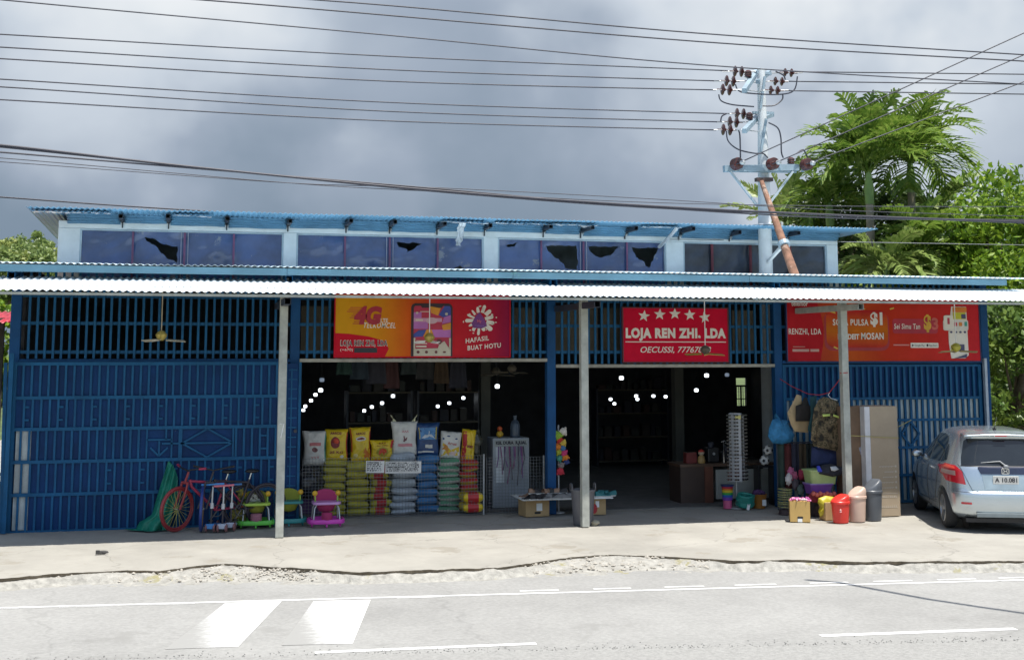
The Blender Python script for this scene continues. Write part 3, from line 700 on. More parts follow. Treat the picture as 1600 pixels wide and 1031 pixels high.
for k in range(14):
    a = rg.uniform(0, 6.28); r = rg.uniform(19, 27); sp.append(ell(748+r*math.cos(a)*1.05, 500+r*math.sin(a)*.85, rg.uniform(.8, 2), rg.uniform(.8, 1.6), 10))
s1.shape(sp, sign_white, 'splash', 1)
s1.shape([[(748, 487), (755, 497), (760, 509), (751, 513), (738, 512), (735, 505), (742, 493)]], M('splash_purple', (.16, .03, .20), .5), 'splash_centre', 2)
s1.text('My', 744, 499, 751, 505, M('print_rose', (.6, .12, .2), .5), lay=3, bold=.01); s1.text('Telkomcel', 741, 507, 755, 510, M('print_lilac', (.2, .14, .5), .5), lay=3, bold=0)
s1.text('HAFASIL', 726, 529, 763, 536.5, sign_white, space=1.1, bold=.02, tilt=.055); s1.text('BUAT HOTU', 729, 540, 782, 547.5, sign_white, space=1.1, bold=.02, tilt=.05)
red2 = M('shop_sign_red', (.52, .003, .03), .6, var=.1, spec=.12)
s2 = Sign('shop_sign', 'plain red sign with five white stars over the dark entrance', 974, 482, 1137, 565, -.06, red2, M('sign_frame_dark', (.10, .02, .03), .6))
s2.shape([[(x+(.0)+a, y+b) for a, b in star(0, 0, 9.4, R(tl))] for x, y, tl in ((1006, 494, 8), (1030.5, 491.5, 3), (1054, 490.5, 180/5*0), (1077.5, 492, -3), (1101, 495.5, -8))] and [[(cx_+p[0], cy_-p[1]) for p in star(0, 0, 9.4, R(tl))] for cx_, cy_, tl in ((1006, 494, 8), (1030.5, 491.5, 4), (1054, 490.5, 0), (1077.5, 492, -4), (1101, 495.5, -8))], sign_white, 'star', 1)
s2.text('LOJA REN ZHI, LDA', 977.5, 512.5, 1134, 533, sign_white, bold=.06, space=1.14); s2.shape([rc(977, 533.6, 1134, 535)], sign_white, 'underline', 1)
s2.text('OECUSSI, 77767878', 1000, 541.5, 1110, 552.5, sign_white, bold=.012, shear=.25)
m3 = M('red_orange_print', rd, .6, var=.1, spec=.12, ramp=[(0, (.46, .018, .03)), (.15, (.40, .045, .02)), (.32, (.52, .085, .012)), (.5, (.48, .035, .012)), (1, (.52, .02, .03))])
s3 = Sign('shop_sign', 'long red and orange promotional sign right of the last canopy post', 1230, 468, 1530, 564, -.08, m3, M('sign_frame_blue', (.02, .03, .10), .6))
s3.shape([[(1230, 468), (1274, 468), (1281, 490), (1285, 512), (1284, 535), (1279, 564), (1230, 564)]], M('panel_red', (.42, .012, .02), .6, var=.12, spec=.12), 'side_panel', 1)
s3.text('telemor', 1237, 472, 1262, 479.5, sign_white, bold=.02, lay=2); s3.text('RENZHI, LDA', 1232, 514, 1281, 524.5, sign_white, space=1.1, bold=.015, lay=2)
s3.shape([rc(1238, 541.5, 1256, 542.5), rc(1237, 545.5, 1262, 549.5), rc(1264, 545.5, 1277, 549.5)], M('print_pale_red', (.55, .30, .26), .5), 'small_print', 2)
def rr(x0, y0, x1, y1, r): return rrect(x0, x1, y0, y1, r)
s3.shape([rr(1286, 488, 1386, 548, 12)], M('ticket_dark', (.34, .012, .02), .45), 'ticket', 1); s3.shape([rr(1289, 485, 1384, 543, 12)], M('ticket_red', (.47, .03, .02), .6, spec=.12, ramp=[(0, (.46, .03, .02)), (.45, (.52, .14, .01)), (1, (.44, .015, .02))], axis=2), 'ticket', 2)
s3.shape([[(1290, 484), (1303, 488), (1304, 491), (1291, 487)], [(1388, 482), (1395, 480), (1394, 482.5), (1389, 484)], [(1300, 541), (1306, 544), (1305, 546), (1299, 543)], [(1340, 482.5), (1350, 482.5), (1349, 484), (1341, 484)]], M('print_yellow', (.62, .42, .05), .5), 'confetti', 3)
s3.text('SOSA PULSA', 1299, 499, 1354, 509, sign_white, space=1.1, bold=.025, lay=3, tilt=.0); s3.text('$1', 1357, 488, 1376, 511, sign_white, bold=.05, lay=3)
s3.text('HO DEIT', 1306, 522, 1339, 530.5, sign_white, bold=.04, lay=3); s3.text('MOSAN', 1342, 520, 1377, 530.5, sign_white, space=1.1, bold=.03, lay=3)
s3.shape([rr(1392, 498, 1463, 521, 4)], M('strip_red', (.38, .012, .035), .45), 'strip', 1); s3.text('Sei Simu Tan', 1394, 505.5, 1435, 514, sign_white, space=1.1, bold=.015, lay=2, shear=.1)
s3.text('$', 1441, 491, 1453, 519, M('dollar_yellow', (.60, .34, .03), .5), bold=.05, lay=2); s3.text('3', 1454, 496, 1464, 515, M('print_dull_red', (.50, .10, .08), .5), bold=.03, lay=2)
s3.shape([rr(1419, 535.5, 1463, 543.5, 1)], sign_white, 'store_badges', 2); s3.text('Google Play', 1425, 538, 1441, 542, ink, bold=0, lay=3); s3.text('App Store', 1448, 538, 1461, 542, ink, bold=0, lay=3); s3.shape([[(1421, 537.5), (1424, 539.5), (1421, 541.5)], ell(1445.5, 539.5, 1.5, 2)], ink, 'badge_icon', 3)
s3.shape([rc(1392, 538, 1417, 540)], M('print_faint', (.58, .22, .20), .5), 'small_print', 2)
s3.shape([[(1483, 560), (1480, 536), (1480, 520), (1486, 478), (1510, 478), (1511, 555), (1505, 560)]], sign_white, 'phone', 2); s3.shape([rr(1472, 499, 1512, 516, 3)], M('card_white', (.62, .60, .57), .5), 'phone_card', 3); s3.shape([rr(1473, 492, 1489, 513, 3)], sign_white, 'phone_card', 4)
s3.shape([rc(1488, 479, 1510, 487)], M('print_orange', (.60, .18, .02), .5), 'phone_print', 5); s3.shape([rc(1488, 487.5, 1508, 498), rc(1483, 539, 1492, 550)], M('print_lime', (.50, .48, .03), .5), 'phone_print', 5)
s3.shape([rr(1489, 503, 1494, 509, 1), rc(1478.5, 496, 1482, 506)], M('icon_red', (.45, .04, .08), .5), 'icon', 5); s3.shape([rr(1497, 503, 1502, 509, 1)], M('icon_orange', (.6, .2, .03), .5), 'icon', 5); s3.shape([rr(1506, 502, 1510, 509, 1)], M('icon_teal', (.05, .3, .25), .5), 'icon', 5)
s3.shape([rc(1495, 538, 1504, 549), rc(1501, 490, 1508, 497), [(1488, 560), (1508, 553), (1507, 559)], ell(1484, 518.5, 1.6, 1.6), ell(1492, 518.5, 1.6, 1.6), ell(1499, 518.5, 1.6, 1.6), ell(1506, 518.5, 1.6, 1.6)], M('print_navy', (.06, .06, .14), .5), 'phone_print', 6)
s3.shape([[(1465, 550.5), (1478, 548), (1478, 549.2), (1466, 551.5)]], sign_white, 'phone_print', 2)

# ------------------------------------------------------------------ rice sacks
def pillow(w, h, t, seed, nu=26, nv=30, ears=.0, wr=1.0, pinch=.12, sq=.42):
    """a filled sack: width w (x), length h (z, from 0), thickness t (y); returns front-surface and back-surface functions"""
    def half(sgn):
        def fn(u, v):
            a, b = 2*u-1, 2*v-1
            e = (1-abs(a)**2.6)*(1-abs(b)**3.4)
            th = t/2*max(0, e)**sq
            k = 1-pinch*abs(b)**2.5*0.0-pinch*(1-abs(b)**6)*0+pinch*0.5*(abs(b) > .0)*(b*b*b*b) * (1 if ears >= 0 else -1) - .05*(1-b*b)*0
            x = w/2*a*(1-.05*math.cos(b*3)+(.0 if b < .5 else ears*(b-.5)))
            if b < 0: x *= 1-.06*abs(b)**4
            z = h*(v+.02*nz(a*2, b*2, seed)*wr)+(ears*.14*abs(a)**2*h*max(0, b-.4) if ears else 0)
            y = sgn*th*(1+.10*nz(a*1.3, b*1.6, seed+7)) + .018*wr*e**.3*nz(a*3.2, b*4.4, seed+(1 if sgn < 0 else 5)) + .008*wr*nz(a*8+b*5, b*9-a*3, seed)
            return Vector((x*(1+.02*nz(b*3, seed)*wr), y, z))
        return fn
    return half(-1), half(1)
def sack_mesh(w, h, t, seed, **k):
    f, b = pillow(w, h, t, seed, **k)
    return MB().grid(f, 26, 30).grid(lambda u, v: b(1-u, v), 26, 30), f
def decal(f, outs, off=.004):
    """printed shapes (outlines in sack u,v coordinates) laid on the sack's front"""
    mb = MB()
    for o in outs:
        n = len(o); cu, cv = sum(p[0] for p in o)/n, sum(p[1] for p in o)/n
        rings = [[(cu+(p[0]-cu)*s, cv+(p[1]-cv)*s) for p in o] for s in (1, .75, .5, .25, .02)]
        vs = []
        for r_ in rings:
            for q in r_: p = f(q[0], q[1]); vs.append((p.x, p.y-off, p.z))
        mb.add(vs, [(i*n+k, i*n+(k+1) % n, (i+1)*n+(k+1) % n, (i+1)*n+k) for i in range(4) for k in range(n)])
    return mb
def drect(u0, u1, v0, v1, n=6): return [(u0+(u1-u0)*k/n, v0) for k in range(n)]+[(u1, v0+(v1-v0)*k/n) for k in range(n)]+[(u1-(u1-u0)*k/n, v1) for k in range(n)]+[(u0, v1-(v1-v0)*k/n) for k in range(n)]
def dtext(f, body, u0, u1, v0, v1, bold=.03, off=.005):
    vs, fs = text_geo(body, bold)
    ax, bx = min(v.x for v in vs), max(v.x for v in vs); ay, by = min(v.y for v in vs), max(v.y for v in vs)
    o = []
    for v in vs:
        p = f(u0+(v.x-ax)/(bx-ax)*(u1-u0), v0+(v.y-ay)/(by-ay)*(v1-v0)); o.append((p.x, p.y-off, p.z))
    return MB().add(o, fs)
yel_m = M('yellow_sack', (.60, .42, .012), .38, var=.14, scale=5, bump=.1, bscale=60)
yel_l = M('yellow_green_sack', (.40, .36, .03), .45, var=.16, scale=5, bump=.1, bscale=60, wear=(.20, .16, .03), wear_t=.68)
white_s = M('white_sack', (.55, .54, .50), .55, var=.12, scale=6, bump=.15, bscale=90)
grey_s = M('grey_white_sack', (.40, .45, .50), .55, var=.2, scale=6, bump=.15, bscale=90, wear=(.12, .28, .26), wear_t=.66, wear_s=6)
blue_s = M('blue_sack', (.035, .16, .36), .42, var=.22, scale=5, bump=.1, bscale=70)
navy_s = M('navy_sack', (.012, .045, .14), .4, var=.2, scale=5)
green_s = M('green_sack', (.07, .26, .14), .5, var=.25, scale=7, bump=.1, bscale=70, wear=(.34, .38, .34), wear_t=.62, wear_s=11)
red_pr = M('red_print', (.40, .02, .025), .45, var=.15); dk_red = M('dark_red_print', (.20, .02, .02), .5, var=.2)
YS = .62
def lying(name, w, l, h, seed, mats, band=None):
    """sack lying on its side, its folded end towards the street"""
    f, b = pillow(w, l, h, seed, wr=1.0, sq=.24)
    mb = MB()
    def lay(fn, flip):
        def q(u, v):
            p = fn(u, v); e = 2*v-1
            return (p.x, p.z-l/2, p.y*1.0+h/2-.02*abs(e)**6)
        return q
    n0 = len(mb.f)
    mb.grid(lay(f, 0), 22, 22).grid(lay(lambda u, v: b(1-u, v), 1), 22, 22)
    if band:
        for i, fc in enumerate(mb.f):
            cx_ = sum(mb.v[k][0] for k in fc)/len(fc)
            if band(cx_, i): mb.m[i] = 1
    return mb
STACKS = [
  # centre px, base px, sack width m, rows (px tops to bottom), materials, band, colour word, stack phrase
  ('yellow', 522, 806, .385, (806, 798, 787, 776.5, 765.5, 753.5, 741.5, 729.5, 719), [yel_l, yel_m], None, 'first yellow stack beside the black bundle'),
  ('yellow', 558.5, 806, .365, (806, 794, 783, 771.5, 760, 748.5, 736, 722), [yel_l, yel_m], None, 'second yellow stack left of the notices'),
  ('yellow and red', 593.5, 805, .35, (805, 792, 780.5, 770, 760, 749, 738.5, 728, 719), [yel_l, red_pr], .085, 'stack under the small notice'),
  ('white', 632, 803.5, .43, (803.5, 795, 784, 773, 762, 747, 735, 722, 708), [grey_s, white_s], None, 'white stack under the wide notice'),
  ('blue', 668, 801, .36, (801, 789, 776, 763, 751, 738, 724.5, 711), [blue_s, navy_s], None, 'blue stack'),
  ('green and white', 702, 801, .37, (801, 791, 782.5, 774, 765.5, 756, 746, 737, 728, 717), [green_s, white_s], 'edge', 'green stack'),
  ('yellow and red', 734, 801, .30, (801, 790, 778, 768, 757, 746, 737, 728, 719), [M('yellow_red_sack', (.42, .30, .02), .5, var=.25), red_pr], 'top', 'rightmost tall stack'),
]
ORD = ['lowest', 'second from the bottom', 'third from the bottom', 'fourth from the bottom', 'fifth from the bottom', 'sixth from the bottom', 'seventh from the bottom', 'eighth from the bottom', 'ninth from the bottom']
tops = {}
rg = random.Random(2)
PAL = M('pallet_wood', (.16, .12, .08), .85, var=.3)
for si, (cw, cx, base, w, rows, mats, band, phrase) in enumerate(STACKS):
    p = at(cx, base, YS-.02); zs = [at(cx, r, YS-.02).z for r in rows]; z_off = max(0.0, zs[0])
    protos = []
    for sd in range(3):
        hh = zs[1]-zs[0]
        bf = None
        if isinstance(band, float): bf = lambda x, i, band=band: abs(x) < band
        elif band == 'edge': bf = lambda x, i: (i % 484)//22 in (0, 1, 2) and i < 484 or i >= 484 and (i % 22) in (0, 21)
        elif band == 'top': bf = lambda x, i: i >= 484
        protos.append((lying('s', w, .62, 1.0, si*10+sd, mats, bf)))
    for k in range(len(zs)-1):
        h = zs[k+1]-zs[k]
        src = protos[(k+si) % 3]; mb = MB(); sx_ = rg.uniform(.95, 1.05); tl_ = rg.uniform(-.05, .05); mb.v = [(v[0]*sx_*(1+.05*nz(v[2]*3, k, si)), v[1], v[2]*h*1.12-.06*h+v[0]*tl_+.012*nz(v[0]*6, k*3.1, si)) for v in src.v]; mb.f = src.f; mb.m = src.m
        o = mb.build('rice_sack', mats, smooth=180, loc=(p.x+rg.uniform(-.022, .022), YS+.27+rg.uniform(-.03, .03), zs[k]), rot=(0, 0, rg.uniform(-.06, .06)))
        if k % 2: o.scale.x = -1
        nrow = len(zs)-1
        pos = ORD[k] if k < nrow-1 else 'topmost lying sack'
        tag(o, f'{cw} rice sack, {pos} in the {phrase}', 'rice sack', 'rice sacks piled behind the wire mesh')
    tops[si] = (p.x, zs[-1])
    if zs[0] > .02:
        pl = thing('pallet', f'low dark pallet under the {phrase}', 'pallet', (p.x, YS+.3, 0), group='pallets under the rice stacks')
        MB().bb(-w/2, w/2, -.3, .3, zs[0]-.02, zs[0]-.002).build('deck', PAL, pl); MB().bb(-w/2+.03, w/2-.03, -.28, .28, 0.004, zs[0]-.021).build('block', PAL, pl)
def standing(label, x0, y0, x1, y1, mat, seed, ears=.0, t=.17, tilt=0.0, lean=.10, wr=1.0, Y=YS+.06):
    """a display sack stood upright on its stack; pixel box of the sack in the picture of the place"""
    a, b = at(x0, (y0+y1)/2, Y), at(x1, (y0+y1)/2, Y); zb_, zt = at((x0+x1)/2, y1, Y).z, at((x0+x1)/2, y0, Y).z
    w, h = b.x-a.x, zt-zb_
    r = thing('rice_sack', label, 'rice sack', ((a.x+b.x)/2, Y+.10, zb_), rot=(-lean, tilt, 0), group='display rice sacks standing on the stacks')
    mb, f = sack_mesh(w*.98, h, t, seed, ears=ears, wr=wr)
    mb.build('bag', mat, r, smooth=180)
    return r, f
wg = M('sack_seam_green', (.05, .28, .22), .5)
r, f = standing('white rice sack with red print and green edges, leftmost standing sack', 475, 674, 511, 727, white_s, 1, ears=.15, t=.16)
decal(f, [drect(.24, .76, .56, .66)]).build('print', M('faded_red_print', (.50, .16, .16), .5), r); decal(f, [ell(.48, .44, .14, .07, 12)]).build('emblem', M('dull_maroon', (.20, .08, .08), .5), r)
dtext(f, 'V V V', .32, .68, .18, .25).build('print', M('faded_red_print', (.5, .16, .16), .5), r); decal(f, [drect(.93, .985, .1, .95)]).build('seam', wg, r)
r, f = standing('yellow rice sack with a round red emblem, standing on the first yellow stack', 509.5, 671, 544.5, 720, yel_m, 2, ears=.05, t=.18)
decal(f, [ell(.42, .56, .22, .19, 20)]).build('emblem', dk_red, r); decal(f, [ell(.46, .62, .13, .09, 12)], .007).build('emblem', M('orange_red_ink', (.55, .06, .02), .5), r)
dtext(f, 'ARROZ', .2, .72, .82, .90, bold=.05).build('lettering', dk_red, r); dtext(f, '25 KG', .16, .78, .22, .30, bold=.03).build('lettering', dk_red, r); decal(f, [ell(.72, .12, .09, .05, 10)]).build('print', white_s, r); decal(f, [drect(.94, .99, .04, .9)]).build('seam', red_pr, r)
r, f = standing('yellow rice sack with a white oval mark, standing on the second yellow stack', 549.5, 668, 581.5, 722, yel_m, 3, ears=.06, t=.17, tilt=-.03)
decal(f, [ell(.5, .66, .26, .07, 16)]).build('emblem', white_s, r); decal(f, [ell(.5, .66, .2, .03, 12)], .007).build('emblem', dk_red, r); decal(f, [[(.98, .05), (.98, .45), (.72, .40), (.60, .25), (.66, .05)]]).build('print', M('orange_print', (.50, .14, .01), .5), r)
decal(f, [ell(.22, .18, .12, .06, 10)]).build('print', M('pale_print', (.6, .5, .2), .5), r); decal(f, [drect(.01, .06, .3, .97), drect(.94, .99, .05, .97)]).build('seam', red_pr, r); dtext(f, 'ARROZ', .25, .75, .78, .85).build('lettering', dk_red, r)
r, f = standing('small yellow rice sack with a red elephant shape, standing left of the white sack', 581, 688, 615.5, 720, yel_m, 4, ears=.18, t=.15, Y=YS+.02)
decal(f, [ell(.5, .42, .29, .23, 20)]).build('emblem', M('olive_print', (.34, .26, .02), .5), r)
decal(f, [[(.32, .28), (.37, .28), (.40, .36), (.52, .36), (.54, .28), (.60, .28), (.62, .44), (.68, .36), (.70, .46), (.64, .56), (.52, .58), (.38, .54), (.33, .44)]], .008).build('emblem', M('elephant_red', (.50, .05, .015), .5), r)
dtext(f, 'CAP GAJAH', .24, .76, .68, .74, bold=.03).build('lettering', dk_red, r); dtext(f, 'A A A', .34, .66, .80, .88, bold=.05).build('lettering', dk_red, r); decal(f, [drect(.88, .99, .6, .97)]).build('seam', red_pr, r)
r, f = standing('tall white rice sack with two tied ears and a faint red rooster print', 614, 659, 653, 711, white_s, 5, ears=.12, t=.19)
for s_ in (-1, 1):
    MB().grid(lambda u, v, s_=s_: (s_*(.10+.13*v*(.4+u*.6))+.02*nz(u*4, v*4, s_), .0+.05*nz(u*3, v*3, 4)+.02, .49+.16*u*(.5+v*.6)-.05*(1-v)), 8, 8).build('tied_ear', M('sack_ear', (.52, .50, .32), .55, var=.2), r, smooth=180, solid=.006)
decal(f, [[(.42, .40), (.48, .38), (.56, .42), (.60, .52), (.54, .50), (.50, .46), (.47, .56), (.42, .55), (.44, .47)]]).build('emblem', M('rooster_ink', (.14, .05, .06), .5), r); decal(f, [drect(.2, .8, .24, .33)]).build('print', M('pink_print', (.52, .22, .24), .5), r)
dtext(f, 'AAA', .36, .66, .66, .73, bold=.03).build('lettering', M('pink_print', (.52, .22, .24), .5), r)
r, f = standing('navy blue rice sack with a snowy mountain picture, on the blue stack', 652.5, 661, 687.5, 712, navy_s, 6, ears=.14, t=.17)
decal(f, [drect(.12, .86, .48, .84)]).build('print', M('sky_blue_print', (.08, .22, .44), .5, var=.2), r)
decal(f, [[(.18, .52), (.34, .64), (.42, .60), (.54, .76), (.66, .64), (.84, .52)]], .008).build('emblem', M('snow_print', (.50, .54, .58), .5, var=.2), r); decal(f, [drect(.36, .68, .22, .32)], .006).build('label', white_s, r); decal(f, [drect(.05, .75, .08, .13)], .006).build('seam', white_s, r); decal(f, [drect(.84, .90, .5, .86), drect(.08, .12, .5, .86)], .008).build('print', M('print_gold', (.42, .34, .06), .5), r)
r, f = standing('white and yellow rice sack with a red name, on the green stack', 687.5, 674.5, 720.5, 717, white_s, 7, ears=-.06, t=.17, tilt=.10)
decal(f, [[(.06, .06), (.94, .08), (.90, .46), (.66, .36), (.42, .28), (.22, .48), (.08, .56)]]).build('print', yel_m, r); decal(f, [[(.06, .30), (.16, .52), (.30, .46), (.44, .20), (.34, .16), (.2, .34)]], .008).build('emblem', M('grain_orange', (.52, .22, .03), .5), r)
dtext(f, 'Arroz', .30, .76, .50, .60, bold=.02).build('lettering', red_pr, r); decal(f, [ell(.56, .20, .2, .07, 12)], .008).build('print', M('pale_pink_print', (.56, .42, .38), .5), r); decal(f, [ell(.34, .82, .08, .03, 8), ell(.72, .74, .07, .03, 8), ell(.1, .7, .05, .04, 8)]).build('print', navy_s, r)
r, f = standing('yellow rice sack with red writing down its edge, leaning under crumpled dark plastic', 721, 671, 742, 721, yel_m, 8, ears=.03, t=.2, tilt=.10)
decal(f, [drect(.02, .30, .03, .92)]).build('seam', red_pr, r); dtext(f, 'MMM', .34, .8, .4, .5).build('lettering', dk_red, r)
mb = MB(); mb.ball((0, 0, 0), .15, 16, 12, (.7, .6, 1.5), lump=.7, seed=3)
c = at(744, 694, YS+.2); tag(mb.build('plastic_wrap', M('dark_clear_plastic', (.06, .06, .045), .22, var=.5, scale=6, bump=.5, bscale=10), loc=(c.x, YS+.28, c.z), smooth=180), 'crumpled dark plastic over the rightmost yellow rice sack', 'plastic wrap')
# the two short sacks in front of the last stack
c = at(737.5, 801, YS-.2)
for k, (y0, y1) in enumerate(((800, 785), (785, 769))):
    z0, z1 = at(737, y0, .25).z, at(737, y1, .25).z; z0 = max(z0, 0)
    src = lying('s', .34, .40, 1.0, 90+k, None, lambda x, i: abs(x) < .085); mb = MB(); h = z1-z0
    mb.v = [(v[0], v[1], v[2]*h*1.1-.05*h) for v in src.v]; mb.f, mb.m = src.f, src.m
    tag(mb.build('rice_sack', [yel_m, red_pr], smooth=180, loc=(at(737.5, 790, .3).x, YS-.24, z0)), f'yellow rice sack with a red middle, {("lower", "upper")[k]} of two in front of the rightmost stack', 'rice sack', 'rice sacks piled behind the wire mesh')
# black bundle at the left of the stacks
mb = MB(); mb.ball((0, 0, .55), .30, 30, 22, (.88, .8, .80), lump=.28, seed=8)
for k in range(7):
    a = k*.9; pts = [(.27*math.cos(a+t*.25)*math.cos(t), -.2*abs(math.cos(t))-.03, .55+.2*math.sin(t)) for t in (-.9, -.4, .1, .6, 1.0)]
bg = thing('bundle', 'shiny black plastic bundle on dark crates, left of the yellow rice stacks', 'bundle', (at(477, 805, .5).x, .5, 0))
mb.build('bag', M('black_film', (.018, .02, .026), .16, var=.3, bump=.9, bscale=9), bg, smooth=180)
MB().bb(-.25, .25, -.1, .25, 0.006, .30).build('crate', M('dark_crate', (.04, .035, .045), .6, var=.4), bg, bevel=.01)
MB().grid(lambda u, v: (-.24+.48*u, -.12-.02*math.sin(u*9)-.02*v, .08+.22*v), 20, 4).build('cloth', M('dim_purple_cloth', (.07, .03, .10), .9, var=.4), bg, smooth=180)

# wire mesh panels in front of the sacks
wire_m = M('mesh_wire', (.16, .17, .18), .5, .4, var=.2)
def mesh_panel(px0, px1, py0, py1, Y, label, post_px):
    a, b = at(px0, 770, Y).x, at(px1, 770, Y).x; zt, z0 = at((px0+px1)/2, py0, Y).z, .02
    t = thing('wire_mesh', label, 'wire fence', (a, Y, 0)); L = b-a
    mb = MB(); n = int(L/.052)
    for k in range(n+1): x = L*k/n; mb.bar((x, 0, z0), (x, 0, zt), .0045)
    m_ = int((zt-z0)/.052)
    for k in range(m_+1): z = z0+(zt-z0)*k/m_; mb.bar((0, -.0035, z), (L, -.0035, z), .0045)
    mb.build('mesh', wire_m, t)
    for q in post_px:
        x = at(q, 770, Y).x-a; MB().tube([(x, .01, 0), (x, .01, zt+.02)], .014, 8).build('post', M('fence_post', (.34, .35, .35), .5, var=.2), t)
    return t
mesh_panel(472, 756, 714, 806, .20, 'long wire mesh panel standing in front of the rice sacks', (756, ))
mesh_panel(760, 853, 714, 803, .26, 'short wire mesh panel in front of the white cabinet', (850,))
def notice(px0, py0, px1, py1, label, seed, tilt):
    x0, x1, z0, z1 = sign_rect(px0, py0, px1, py1, .18)
    t = thing('notice', label, 'notice', ((x0+x1)/2, .18, z0), rot=(0, tilt, 0), group='paper notices on the wire mesh'); w, h = x1-x0, z1-z0
    MB().grid(lambda u, v: (-w/2+w*u, .004*math.sin(u*7), h*v), 12, 2).build('sheet', paper, t, solid=.002)
    mb = MB(); rg = random.Random(seed)
    for k in range(5):
        x = -w/2+.02
        while x < w/2-.05:
            l_ = rg.uniform(.012, .03); z = h*(.86-.165*k)
            mb.bb(x, x+.004, -.008, -.006, z-.012, z+.012).bb(x+.004, x+l_, -.008, -.006, z+rg.uniform(-.012, .008), z+.012); x += l_+rg.choice((.006, .006, .02))
    mb.build('writing', ink, t)
notice(571.5, 720, 600.5, 738.5, 'smaller handwritten paper notice tied on the wire mesh', 1, .02)
notice(602, 720.5, 658, 739, 'wider handwritten paper notice tied on the wire mesh', 2, .012)

# white cabinet with hanging cords
c0, c1 = at(770, 740, .95), at(827, 740, .95); zc = at(800, 684, .95).z
cb = thing('cabinet', 'pale upright cabinet draped with purple cords behind the wire mesh', 'cabinet', ((c0.x+c1.x)/2, 1.15, 0)); w = c1.x-c0.x
gm = M('cabinet_enamel', (.25, .28, .31), .4, var=.15, wear=(.25, .27, .29))
MB().bb(-w/2, w/2, -.2, .25, .01, zc).build('body', gm, cb, bevel=.015); MB().bb(-w/2+.03, w/2-.03, -.212, -.202, zc-.14, zc-.03).build('header', M('header_strip', (.25, .27, .26), .5), cb)
text_into(MB(), 'KEL DURA  R.JUAL', -w/2+.05, w/2-.05, zc-.125, zc-.05, -.215, bold=.06).build('lettering', ink, cb)
MB().bb(-w/2+.05, -w/2+.2, -.206, -.202, zc-.75, zc-.15).build('door_panel', M('cabinet_panel', (.48, .53, .56), .35), cb)
rg = random.Random(4)
for k in range(12):
    x = -.22+.04*k+rg.uniform(-.02, .02); z0_, z1_ = zc-.14, zc-rg.uniform(.45, .85)
    o = MB().tube([(x, -.24, z0_), (x+rg.uniform(-.03, .03), -.26, (z0_+z1_)/2), (x+rg.uniform(-.05, .05), -.25, z1_)], .009, 6).build('cord', M(('purple_cord', 'violet_cord', 'dark_cord')[k % 3], ((.16, .08, .22), (.22, .06, .16), (.06, .05, .08))[k % 3], .7), None, loc=((c0.x+c1.x)/2, 1.15, 0))
    tag(o, 'dim purple cord hanging on the front of the pale cabinet', 'cord', 'cords hanging on the pale cabinet')
c = at(783, 676, 1.0); t = thing('toy_figure', 'small yellow and red toy standing on the pale cabinet', 'toy', (c.x, 1.1, zc))
MB().ball((0, 0, .06), .06, sc=(1, .8, 1), lump=.3).build('body', M('toy_yellow', (.45, .28, .02), .5), t, smooth=180); MB().ball((0, 0, .15), .045).build('head', M('toy_red', (.45, .08, .02), .5), t, smooth=180)
c = at(808, 676, 1.0); t = thing('water_bottle', 'dim blue plastic bottle standing on the pale cabinet', 'bottle', (c.x, 1.15, zc))
MB().lathe([(.08, 0), (.085, .02), (.085, .22), (.06, .27), (.03, .30), (.03, .34)], 16).build('body', M('dim_blue_plastic', (.05, .07, .10), .3), t, smooth=40); MB().lathe([(.034, .341), (.034, .37)], 12).build('cap', M('dim_blue_plastic', (.1, .16, .22), .3), t)

# plush string on a stand
c = at(877, 768, -.05); ts = thing('plush_string', 'string of colourful plush balls hanging by the blue middle column', 'plush toy', (c.x, .05, 0))
zt_ = at(877, 664, .05).z
MB().tube([(-.0, .06, 0.004), (0, .06, zt_)], .012, 8).build('stand', M('white_stick', (.5, .5, .5), .5), ts)
MB().lathe([(.10, 0.004), (.10, .02), (.02, .035)], 16, (0, .06, 0)).build('base', M('white_stick', (.5, .5, .5), .5), ts, smooth=30)
PL = [(872, 680, 6.5, (.22, .36, .04)), (880, 674, 6, (.55, .50, .44)), (874, 687, 5, (.42, .03, .02)), (880, 692, 5, (.55, .38, .06)), (872, 698, 5, (.50, .16, .02)), (879, 700, 5, (.05, .14, .30)), (873, 706, 5, (.30, .32, .03)), (881, 708, 5.5, (.50, .04, .14)), (883, 714, 5.5, (.56, .18, .02)), (874, 716, 5, (.05, .22, .16)), (885, 721, 4.5, (.03, .05, .16)), (877, 727, 5, (.20, .17, .16)), (875, 736, 6, (.45, .03, .05))]
for i, (x, y, r_, c_) in enumerate(PL):
    p = at(x, y, .02); q = MB().ball((p.x-c.x, p.y-.05, p.z), r_*.0107, 14, 10, lump=.15, seed=i)
    rr_ = r_*.0107
    for k in range(3):
        a = k*2.2+i; q.ball((p.x-c.x+math.cos(a)*rr_, p.y-.06, p.z+math.sin(a)*rr_), rr_*.35, 8, 6)
    q.build('plush_ball', M(f'plush_{i}', c_, .95, var=.2, scale=20, bump=.5, bscale=90), ts, smooth=180)

